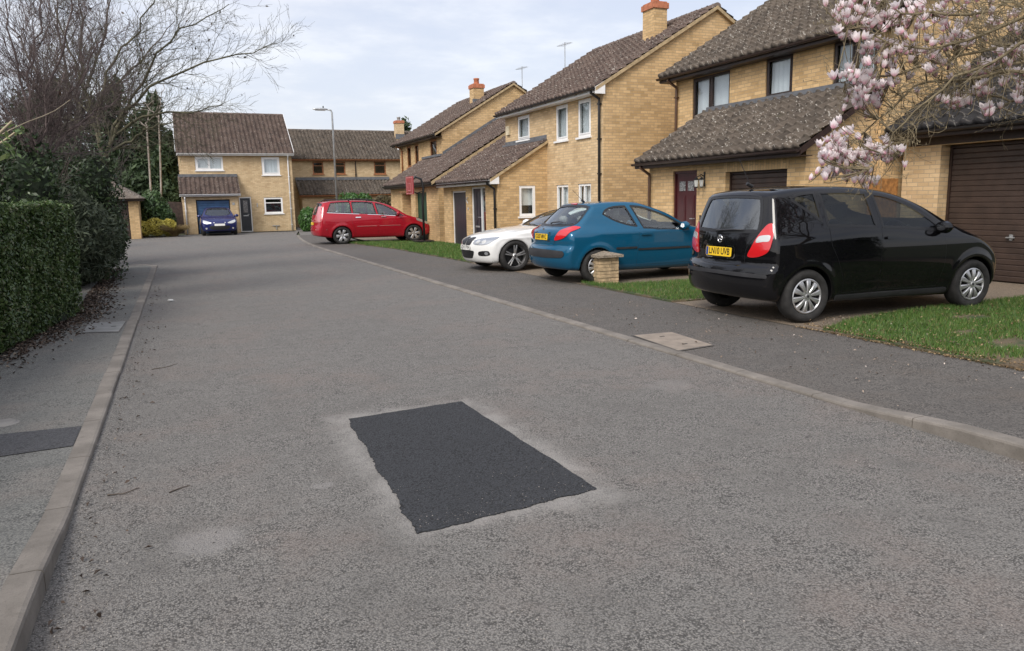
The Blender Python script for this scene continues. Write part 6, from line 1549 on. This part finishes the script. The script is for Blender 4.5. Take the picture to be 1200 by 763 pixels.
for i, (bx, by, tx, ty) in enumerate([((175, 248)), ((188, 244))] if False else [(176, 245, 172, 150), (187, 245, 186, 138)]):
    p0 = at(bx, by, Y=51+i); p1 = at(tx, ty, Y=51+i); p0.z = 0; lab = ['pale birch trunk left of its pair in front of the conifers', 'pale birch trunk nearer the end house in front of the conifers'][i]
    bare_tree('birch_tree', lab, tuple(p0), [[p1+Vector((.2, 0, 1.)), p1+Vector((.5, 0, 2.))], [p1+Vector((-.5, 0, .6)), p1+Vector((-1., 0, 1.2))]], .065, [(.4, .8, 1.8, .6, .05, .5, .1), (.3, .3, .8, .6, 0, .6, .2)], B_birch, 'birches by the conifers', 0, 20+i, tuple(p1), .05)
bush('green_bush', 'rounded mid-green bush between the hipped garage and the fence', 'bush', (-1.2, 46, 0), [BL(-1.25,46,1.2,.85,.8,1.1), BL(-.75,45.9,.8,.6,.6,.8)], 5000, .10, L_bush, None, 21)
bush('yellow_shrub', 'low bright yellow-flowered shrub before the green bush', 'shrub', (-1.4, 44.6, 0), [BL(-1.85,44.6,.45,.55,.5,.42), BL(-1.15,44.6,.52,.6,.5,.50), BL(-.55,44.8,.5,.4,.5,.55)], 5000, .07, L_yel, None, 22)
rng = np.random.RandomState(7); tw = []
for i in range(700):
    a = rng.rand()*6.28; v = np.array([math.cos(a)*.5*rng.rand(), math.sin(a)*.5*rng.rand(), 1.]); P = [np.array([-.28+.1*math.cos(a), 44.3+.1*math.sin(a), .02])]; L = .65+.35*rng.rand()
    for j in range(4): v = v+np.array([math.cos(a)*.16, math.sin(a)*.16, -.20]); P.append(P[-1]+v/np.linalg.norm(v)*L/4)
    tw.append((np.array(P), np.linspace(.008, .003, 5)))
V, F = tubes(tw, 3); o = np_obj('ornamental_grass', V-np.array([-.28, 44.3, 0]), F, L_straw); o.location = (-.28, 44.3, 0); tag(o, 'straw-coloured clump of ornamental grass left of the end house fence', 'ornamental grass')
bush('laurel_bush', 'bright green laurel at the right corner of the end house', 'bush', (6.95, 45.6, 0), [BL(6.9,45.6,.6,.65,.6,.72), BL(7.5,45.8,.4,.5,.5,.5)], 4000, .10, L_laurel, 'bushes behind the red car', 23)
bush('laurel_bush', 'green bush showing above the red car roof beside the lamp post', 'bush', (8.8, 41.5, 0), [BL(8.5,41.5,1.1,.8,.7,1.05), BL(9.3,41.6,1.2,.6,.6,.95)], 4500, .10, L_laurel, 'bushes behind the red car', 24)
bush('brown_bush', 'brownish bush between the green bush and the far brick house', 'bush', (9.6, 38.6, 0), [BL(9.45,38.2,1.0,.6,.7,.95)], 3500, .07, leafmat('brown_leaf', (.06, .05, .025), (.17, .14, .07), .7), None, 25)

for k_, (x_, y_, z_, lb) in enumerate([(at(118,262,Y=19.).x, 18.75, 2.1, 'dark ivy wrapped round the fork of the olive tree'), (at(42,262,Y=14.).x, 13.85, 1.9, 'dark ivy wrapped round the stem of the left purple-brown tree'), (at(84,258,Y=24.).x, 23.7, 2.4, 'dark ivy wrapped round the stem of the grey-brown tree')]):
    bush('tree_ivy', lb, 'ivy', (x_, y_, z_-1), [BL(x_, y_, z_, .55, .55, .95), BL(x_-.15, y_-.05, z_-1.1, .8, .6, 1.)], 5200, .055, L_ever, 'ivy round the bare trees', 60+k_, 1.6, .6, .6, .55, .45)
# ---- clipped hedge
def hedge_thing():
    path = np.array([(-2.75,-4.),(-2.62,2.),(-2.38,6.),(-2.10,8.6),(-1.86,10.2),(-1.62,11.5),(-1.42,12.6),(-1.44,13.0)]); H = 1.66
    t = thing('clipped_hedge', 'long clipped dark green hedge along the left pavement', 'hedge', (-2.5, 8, 0)); rng = np.random.RandomState(77)
    mb = MB(); dep = 1.1
    for a, b in zip(path, path[1:]):
        i_ = .10
        q = [(a[0]-i_, a[1]), (b[0]-i_, b[1]), (b[0]-dep, b[1]), (a[0]-dep, a[1])]; z = H-.10
        mb.poly([(*q[0], .03), (*q[1], .03), (*q[1], z), (*q[0], z)]); mb.poly([(*q[0], z), (*q[1], z), (*q[2], z), (*q[3], z)]); mb.poly([(*q[3], .03), (*q[2], .03), (*q[2], z), (*q[3], z)])
    e = path[-1]; mb.poly([(e[0]-.1, e[1]-.1, .03), (e[0]-dep, e[1]-.1, .03), (e[0]-dep, e[1]-.1, H-.1), (e[0]-.1, e[1]-.1, H-.1)]); mb.build('shade_core', L_core, t)
    S_ = np.concatenate([[0], np.cumsum(np.linalg.norm(np.diff(path, axis=0), axis=1))]); 
    def on(s): return np.stack([np.interp(s, S_, path[:, 0]), np.interp(s, S_, path[:, 1])], 1)
    P, N = [], []
    sN = S_[3]-1.2
    for (n, s0, s1) in ((46000, sN, S_[-1]), (12000, 0, sN)):
        s = s0+(s1-s0)*rng.rand(n); z = .03+(H-.03)*rng.rand(n)**.92; xy = on(s); p = np.column_stack([xy, z]); 
        bl = .10*vnoise(p*np.array([1, 1, 1.3]), 2.6, 3)+.05*vnoise(p, 8., 4)-.10*np.clip((.35-z)/.35, 0, 1)-.10*np.clip((z-H+.2)/.2, 0, 1)**2
        p[:, 0] += bl-.16*rng.rand(n)**1.6+.02; P.append(p); N.append(np.tile([1., -.15, .25], (n, 1)))
        m = int(n*.5); s = s0+(s1-s0)*rng.rand(m); xy = on(s); p = np.column_stack([xy[:, 0]-dep*rng.rand(m), xy[:, 1], np.full(m, H)]); p[:, 2] += .05*vnoise(p, 3., 5)+.03*vnoise(p, 9., 6)-.10*rng.rand(m)**1.6+(rng.rand(m) > .985)*rng.rand(m)*.14; P.append(p); N.append(np.tile([.1, -.1, 1.], (m, 1)))
    m = 6000; p = np.column_stack([e[0]-dep*rng.rand(m), e[1]+.05-.1*rng.rand(m), .05+(H-.05)*rng.rand(m)]); P.append(p); N.append(np.tile([0, 1., 0], (m, 1)))
    P = np.concatenate(P); N = np.concatenate(N); V, F = quads_at(P, N*.9+rng.normal(size=N.shape)*.8, np.full(len(P), .034), 1.5, rng, curl=.2); np_obj('foliage', V, F, L_hedge, t)
hedge_thing()
# tall hedge added out of view to darken the reflections in the black car
t = thing('unseen_dark_hedge', 'unseen tall dark hedge added right of the lawn to darken the black car reflections', 'hedge', (10, 1, 0)); mb = MB()
mb.box((7.4, .4, .03), (13.2, 1.3, 2.3)); mb.build('shade_core', L_core, t)
rng = np.random.RandomState(9); n = 14000; P = np.column_stack([7.3+6*rng.rand(n), 1.36+.12*rng.rand(n), .05+2.35*rng.rand(n)]); P[:, 1] += .12*vnoise(P, 2.5, 2)
V, F = quads_at(P, np.tile([0, 1., .2], (n, 1))+rng.normal(size=(n, 3))*.8, np.full(n, .06), 1.6, rng); np_obj('foliage', V, F, L_hedge, t)

# ---- magnolia
M_petal = None
def _petal(nt):
    co = nd(nt, 'TexCoord', 2); uv = UVc(nt); sp = nd(nt, 'SeparateXYZ', 0, {0: uv}); v = S(nt, sp.k.node.outputs[1]); ri = nd(nt, 'NewGeometry', 'Random Per Island')
    c = mix(nt, v.ss(.0, .6), (.74, .36, .46), (.90, .83, .83)); c = mix(nt, ri*.35, c, (.84, .76, .74))
    bs = nt.nodes['Principled BSDF']; put(nt, bs.inputs['Base Color'], c); bs.inputs['Roughness'].default_value = .55
    t = nd(nt, 'BsdfTranslucent', 0, {'Color': c}); m = nd(nt, 'MixShader', 0, {0: .45, 1: S(nt, bs.outputs[0]), 2: t}); nt.links.new(m.k, nt.nodes['Material Output'].inputs[0])
M_petal = mat('magnolia_petal', _petal)
def flower_arrays(rng, openness, size):
    V, F, UV = [], [], []
    n = 7
    for k in range(n):
        a = 2*PI*k/n+rng.rand()*.5; o = openness*(.7+.6*rng.rand()); ln = size*(.85+.3*rng.rand()); w0 = ln*.25; r, z = .006, 0.; b = len(V)
        up = .25+o*.5
        for i in range(5):
            f = i/4; th = up*(1-.7*f)+o*1.2*max(0, f-.55); ww = w0*math.sin(PI*(f*.86+.09))**.8
            cc, ss_ = math.cos(a), math.sin(a)
            for j in (-1, 0, 1):
                rr = r-(.25*ww if j else 0)*1.; V.append((cc*rr-ss_*ww*j, ss_*rr+cc*ww*j, z)); UV.append((.5+.5*j, f))
            r += math.sin(th)*ln/4; z += math.cos(th)*ln/4
        for i in range(4):
            for j in range(2): q = b+i*3+j; F.append((q, q+1, q+4, q+3))
    return np.array(V), np.array(F), np.array(UV)
def magnolia():
    base = (8.9, 4.2, .04); t = thing('magnolia_tree', 'flowering magnolia with pink and white blossom reaching in from the right', 'magnolia', base); rng = np.random.RandomState(31)
    top = np.array([8.75, 4.3, 1.5]); V, F = tubes([(resample([base, (8.85, 4.2, .8), top], 8), np.linspace(.13, .10, 8))], 10); np_obj('trunk', V, F, B_mag, t, True)
    limbs = [px([(1240,88),(1180,86),(1130,92),(1085,96),(1048,122),(1012,158),(982,178)], [5.0,5.3,5.6,5.9,6.1,6.3,6.4]), px([(1240,10),(1180,32),(1110,52),(1050,52),(1010,42),(988,30)], [4.8,5.1,5.5,5.8,6.0,6.1]),
        px([(1240,42),(1180,66),(1120,92),(1070,130),(1040,170),(1018,198)], [4.8,5.0,5.3,5.6,5.8,5.9]), px([(1240,-10),(1170,12),(1090,18),(1040,2),(1010,-20)], [4.9,5.2,5.6,5.9,6.1]),
        px([(1240,110),(1190,118),(1150,108),(1115,112),(1090,124)], [5.2,5.6,5.9,6.2,6.4]), px([(1240,60),(1170,54),(1110,70),(1060,84),(1020,92),(990,96)], [5.1,5.4,5.8,6.1,6.3,6.5]),
        px([(1240,25),(1200,10),(1150,-15)], [4.6,4.9,5.1]), px([(1240,75),(1175,78),(1110,100),(1080,140),(1062,165)], [5.3,5.6,5.8,6.0,6.1])]
    big, tw = [], []
    for L in limbs:
        P = resample([tuple(top), (9.0, 4.5, 2.2)]+[tuple(p) for p in L], 22); P[4:-1] += rng.normal(size=(17, 3))*.018; R2 = np.linspace(.024, .004, 22); big.append((P, R2))
        sprout(tw, P[5:], R2[5:]*.8, rng, 0, [(.055, .25, .85, .7, .05, .36, .0), (.10, .10, .34, .65, .08, .55, .1), (.12, .05, .14, .6, .05, .6, .3)])
    V, F = tubes(big, 8); np_obj('limb', V, F, B_mag, t, True)
    cl = [(1012,128,14,14,6),(985,156,12,10,5),(1040,60,24,12,9),(1100,75,30,14,7),(1140,30,30,12,6),(1170,95,24,12,4),(1185,45,14,18,4),(1000,190,26,20,34),(1032,180,20,14,20),(975,178,20,14,16),(968,205,14,8,8),(1012,215,16,8,6),(1005,22,26,16,26),(1040,20,22,14,16),(1060,35,16,12,10),(992,45,10,8,4),(1025,52,18,10,8),(1075,15,22,14,8),
          (1000,92,16,14,10),(1022,100,18,14,10),(1015,120,18,10,8),(1035,78,16,10,6),(1062,62,14,8,6),(1088,65,10,8,4),(1112,52,14,8,10),(1132,50,8,6,3),(1118,120,16,8,9),(1152,108,10,8,6),(1158,130,8,6,4),(1160,25,12,8,4),(1185,20,10,6,3),
          (1180,72,12,10,7),(1150,78,14,8,4),(1195,112,8,12,4),(1092,88,8,6,3),(1130,5,30,10,8),(1050,100,24,16,6),(1190,62,10,8,3),(1108,30,20,10,4)]
    allp = np.concatenate([P[6:] for P, _ in big]); pos = []
    for x, y, sx_, sy_, n in cl:
        for i in range(int(n*1.9)):
            Yd = 6.45-(x-960)/260*1.2+rng.normal()*.16; p = at(x+rng.normal()*sx_*.62, y+rng.normal()*sy_*.62, Y=Yd); pos.append(np.array(p))
    stalks = []
    for p in pos:
        j = np.argmin(((allp-p)**2).sum(1)); q = allp[j]; mid = (p+q)/2+np.array([0, 0, -.10*np.linalg.norm(p-q)]); stalks.append((resample([q, mid, p-np.array([0, 0, .03]), p], 6), np.linspace(.006, .004, 6)))
    V, F = tubes(tw+stalks, 4); k = np_obj('twig', V, F, B_mag, t); k['kind'] = 'stuff'
    # buds
    tips = np.array([p[-1] for p, _ in tw]); tips = tips[rng.rand(len(tips)) < .45]
    bud = [(np.array([q, q+np.array([0, 0, .012]), q+np.array([0, 0, .03])]), np.array([.003, .006, .001])) for q in tips]; V, F = tubes(bud, 4); k = np_obj('bud', V, F, B_mag, t); k['kind'] = 'stuff'
    meshes = []
    for i in range(6):
        v, f, uv = flower_arrays(rng, [.15, .4, .6, .85, .55, 1.0][i], .074); me = bpy.data.meshes.new('flower'); me.from_pydata([tuple(a) for a in v], [], [tuple(a) for a in f]); ul = me.uv_layers.new(name='UVMap'); li = f.ravel(); ul.data.foreach_set('uv', uv[li].astype(np.float32).ravel()); me.materials.append(M_petal); me.polygons.foreach_set('use_smooth', [True]*len(f)); meshes.append((me, v, f, uv))
    order = sorted(range(len(pos)), key=lambda i: np.linalg.norm(pos[i]-np.array([0, 0, 1.6]))); RV, RF, RU, b = [], [], [], 0
    ab = Vector(t['_abs'])
    for k, i in enumerate(order):
        me, v, f, uv = meshes[rng.randint(6)]; s = .85+.45*rng.rand(); M = Matrix.Rotation(rng.rand()*6.28, 4, 'Z') @ Matrix.Rotation(rng.normal()*.38, 4, 'X') @ Matrix.Rotation(rng.normal()*.38, 4, 'Y') @ Matrix.Rotation(rng.rand()*6.28, 4, 'Z') @ Matrix.Scale(s, 4)
        if k < 100:
            o = bpy.data.objects.new('flower', me); C.objects.link(o); o.parent = t; o.matrix_basis = Matrix.Translation(Vector(pos[i])-ab) @ M
        else:
            m3 = np.array(M.to_3x3()); RV.append(v@m3.T+pos[i]-np.array(ab)); RF.append(f+b); RU.append(uv); b += len(v)
    V, F, U_ = np.concatenate(RV), np.concatenate(RF), np.concatenate(RU); me = bpy.data.meshes.new('flowers'); me.from_pydata([tuple(a) for a in V], [], [tuple(a) for a in F]); ul = me.uv_layers.new(name='UVMap'); ul.data.foreach_set('uv', U_[F.ravel()].astype(np.float32).ravel()); me.materials.append(M_petal)
    o = bpy.data.objects.new('flowers', me); C.objects.link(o); o.parent = t; o['kind'] = 'stuff'
magnolia()
# ---- sprig poking in at the left edge
t = thing('hedge_sprig', 'pale cut branch ends with green buds poking in at the far left', 'sprig', tuple(at(-20, 165, Y=4.2)))
tw = [(resample(px([(-30,182),(-5,160),(14,142)], 4.2), 6), np.linspace(.007, .005, 6)), (resample(px([(-30,186),(0,168),(22,152)], 4.3), 6), np.linspace(.006, .004, 6)), (resample(px([(-30,176),(20,148),(60,132),(82,117)], [4.6,4.8,5,5.1]), 8), np.linspace(.0026, .0012, 8))]
V, F = tubes(tw, 6); np_obj('stem', V, F, plain('cut_wood', (.36, .30, .20), .8), t, True)
rng = np.random.RandomState(3); P = np.array([at(x, y, Y=4.25) for x, y in [(12,148),(20,152),(6,166),(10,172),(16,156),(2,160),(24,150),(8,182),(14,178)]]); V, F = quads_at(np.repeat(P, 4, 0)+rng.normal(size=(36, 3))*.012, rng.normal(size=(36, 3)), np.full(36, .022), 1.8, rng); np_obj('leaf', V, F, leafmat('young_leaf', (.10, .16, .05), (.25, .30, .12)), t)['kind'] = 'stuff'

# ================================================================== grass, litter, gravel
def in_poly(p, poly):
    return poly_sdf(np.array(poly, float), p) < -.01
L_grass = leafmat('grass_blade', (.048, .115, .018), (.145, .245, .050), .55, .3, (.28, .23, .10))
rng = np.random.RandomState(12); VV, FF, b = [], [], 0
for nme, poly in LAWNS:
    P_ = np.array(poly); lo, hi = P_.min(0).copy(), P_.max(0)
    if nme == 'near': lo[1] = 2.5
    dens = {'near': 3400, 'mid': 2600, 'far': 1000}[nme]; n = int(dens*(hi-lo).prod()); p = lo+(hi-lo)*rng.rand(n, 2); p = p[in_poly(p, poly)]
    q = np.column_stack([p, np.zeros(len(p))]); bare = vnoise(q, 2.1, 8)*.6+vnoise(q, 5., 9)*.5
    thr = .62*np.ones(len(p))
    if nme == 'near':
        for (bx, by, br) in ((1185, 402, .42), (1198, 428, .5), (1140, 372, .34), (1060, 402, .15), (1130, 390, .2)):
            g0 = at(bx, by, Z=LZ); d = np.hypot((p[:, 0]-g0.x)/1.0, (p[:, 1]-g0.y)/.6); bare += 1.3*np.exp(-(d/br)**2)
    ed = -poly_sdf(P_.astype(float), p); bare += .6*np.clip(1-ed/.12, 0, 1)*rng.rand(len(p))
    keep = bare+rng.normal(size=len(p))*.15 < thr; p = p[keep]; n = len(p)
    h_ = (.028+.035*rng.rand(n))*(1.25 if nme == 'far' else 1); w_ = (.0035 if nme != 'far' else .008)*(1+.6*rng.rand(n)); a = rng.rand(n)*6.28; ln = rng.normal(size=(n, 2))*.020
    B0 = np.column_stack([p[:, 0]-np.cos(a)*w_, p[:, 1]-np.sin(a)*w_, np.full(n, LZ-.004)]); B1 = np.column_stack([p[:, 0]+np.cos(a)*w_, p[:, 1]+np.sin(a)*w_, np.full(n, LZ-.004)]); Tp = np.column_stack([p+ln, LZ+h_])
    VV.append(np.stack([B0, B1, Tp], 1).reshape(-1, 3)); FF.append(np.arange(3*n).reshape(-1, 3)+b); b += 3*n
o = np_obj('grass', np.concatenate(VV), np.concatenate(FF), L_grass); tag(o, 'short green grass on the three front lawns', 'grass', kind='stuff')
def litter(name, label, cat, P, size, m, seed, curl=.35, flat=.35):
    rng = np.random.RandomState(seed); n = len(P); N = np.tile([0, 0, 1.], (n, 1))+rng.normal(size=(n, 3))*flat
    V, F = quads_at(P+np.array([0, 0, .006])+np.column_stack([np.zeros((n, 2)), .006*rng.rand(n)]), N, np.full(n, size), 1.5, rng, curl=curl); tag(np_obj(name, V, F, m), label, cat, kind='stuff')
# brown leaves under the hedge
n = 5200; yy = 7.+15*rng.rand(n)**1.25; edge = np.interp(yy, [4, 8, 9.7, 11.5, 12.8, 16, 22], [-2.4, -2.2, -1.95, -1.62, -1.42, -1.55, -1.6]); off = np.abs(rng.normal(size=n))*.24*np.interp(yy, [7, 10, 14, 22], [1., 1., 1., .5])
P = np.column_stack([edge+off-.12, yy, np.array([kz(v, -1) for v in yy])-.004]); P = P[P[:, 0] < XL-.14]
litter('fallen_leaves', 'brown fallen leaves lying along the foot of the left hedge', 'leaf litter', P, .034, leafmat('leaf_litter', (.040, .027, .019), (.12, .082, .060), .8, .1, (.24, .19, .14)), 1)
n = 150; P = np.column_stack([XL+.06+np.abs(rng.normal(size=n))*.14, 3.+14*rng.rand(n), np.full(n, .002)]); litter('kerb_leaves', 'brown leaf scraps gathered in the left road channel', 'leaf litter', P, .022, leafmat('leaf_litter', (0,0,0), (0,0,0)), 2)
# petals and pale leaves on the right pavement and lawn
n = 380; Y = 2.6+7.5*rng.rand(n); X = 4.7+2.9*rng.rand(n)**.7; P = np.column_stack([X, Y, np.where(X < 6.72, .026, LZ+.03)]); litter('fallen_petals', 'pale fallen petals and leaf scraps on the right pavement and lawn edge', 'petals', P, .020, leafmat('petal_litter', (.15, .11, .075), (.42, .34, .27), .8, .1, (.60, .52, .46)), 3)
n = 1500; Y = 2.6+4.3*rng.rand(n); X = 6.72+np.abs(rng.normal(size=n))*.10-.06; P = np.column_stack([X, Y, np.where(X < 6.72, .024, LZ+.01)])
m_ = 900; P2 = np.column_stack([6.8+4.8*rng.rand(m_), 3.2+3.8*rng.rand(m_), LZ+.02+.02*rng.rand(m_)]); litter('verge_leaves', 'tan leaf scraps along the lawn edge and scattered in the grass', 'leaf litter', np.concatenate([P, P2]), .018, leafmat('verge_litter', (.16, .10, .05), (.40, .29, .16), .8, .1), 4)
# grit on the road near the camera and in the channels
def pebbles(name, label, P, s, m, seed):
    rng = np.random.RandomState(seed); n = len(P); base = np.array([(1,0,0),(-1,0,0),(0,1,0),(0,-1,0),(0,0,.8),(0,0,-.5)]); f = np.array([(0,2,4),(2,1,4),(1,3,4),(3,0,4),(2,0,5),(1,2,5),(3,1,5),(0,3,5)])
    a = rng.rand(n)*6.28; sc_ = s*(.5+rng.rand(n, 1)**2*1.3)*(1+.5*rng.normal(size=(n, 3)).clip(-1, 1)*.5); V = base[None]*sc_[:, None]; c, sn = np.cos(a)[:, None], np.sin(a)[:, None]
    V = np.stack([V[..., 0]*c-V[..., 1]*sn, V[..., 0]*sn+V[..., 1]*c, V[..., 2]], -1)+P[:, None]; tag(np_obj(name, V.reshape(-1, 3), (f[None]+6*np.arange(n)[:, None, None]).reshape(-1, 3), m), label, 'gravel', kind='stuff')
M_grit = mat('road_grit', lambda nt: {'Base_Color': mix(nt, nd(nt, 'NewGeometry', 'Random Per Island').pow(1.5), (.06, .055, .05), (.36, .33, .30))}, Roughness=.85)
n = 9000; Y = 1.6+7*rng.rand(n)**1.5; X = XL+(XR-XL)*rng.rand(n); ok = ~((X > .9) & (X < 2.05) & (Y > 3.35) & (Y < 5.7)); P = np.column_stack([X, Y, np.full(n, .001)])[ok]
n2 = 2600; Y = 2.6+6*rng.rand(n2)**1.3; X2 = XR-.03-np.abs(rng.normal(size=n2))*.16; P2 = np.column_stack([X2, Y, np.full(n2, .002)]); X3 = XL+.03+np.abs(rng.normal(size=n2))*.12; P3 = np.column_stack([X3, 2.5+8*rng.rand(n2)**1.3, np.full(n2, .002)])
pebbles('road_grit', 'loose grit and small stones on the worn road surface', np.concatenate([P, P2, P3]), .0032, M_grit, 5)
n = 400; P = np.column_stack([.95+1.05*rng.rand(n), 3.45+.6*rng.rand(n)**2, np.full(n, .007)]); pebbles('patch_grit', 'pale grit sprinkled over the near end of the black patch', P, .0022, M_grit, 6)
for i, (lst, lab) in enumerate([([(126,580),(145,578),(163,571)], 'thin dry twig on the road nearest the left kerb'), ([(199,577),(214,571),(223,569)], 'short dry twig on the road right of the longer twig'), ([(177,433),(195,430),(208,426)], 'thin twig on the road further up near the left kerb')]):
    P = resample([tuple(at(x, y, Z=.006)) for x, y in lst], 7); P[:, :2] += rng.normal(size=(7, 2))*.004; c = P.mean(0); V, F = tubes([(P-c, np.linspace(.004, .002, 7))], 5); o = np_obj('fallen_twig', V, F, plain('dry_twig', (.09, .07, .055), .9)); o.location = tuple(c); tag(o, lab, 'twig')
p = at(200, 353, Z=.01); mb = MB(); mb.box((-.045, -.03, 0), (.045, .03, .03)); o = mb.build('litter_scrap', plain('white_paper', (.55, .55, .53), .7), bevel=.008); o.location = tuple(p); o.rotation_euler = (.2, .1, .5); tag(o, 'crumpled white scrap of litter lying on the road near the left kerb', 'litter')
for o in list(C.objects):
    if o.get('_abs') is not None: del o['_abs']
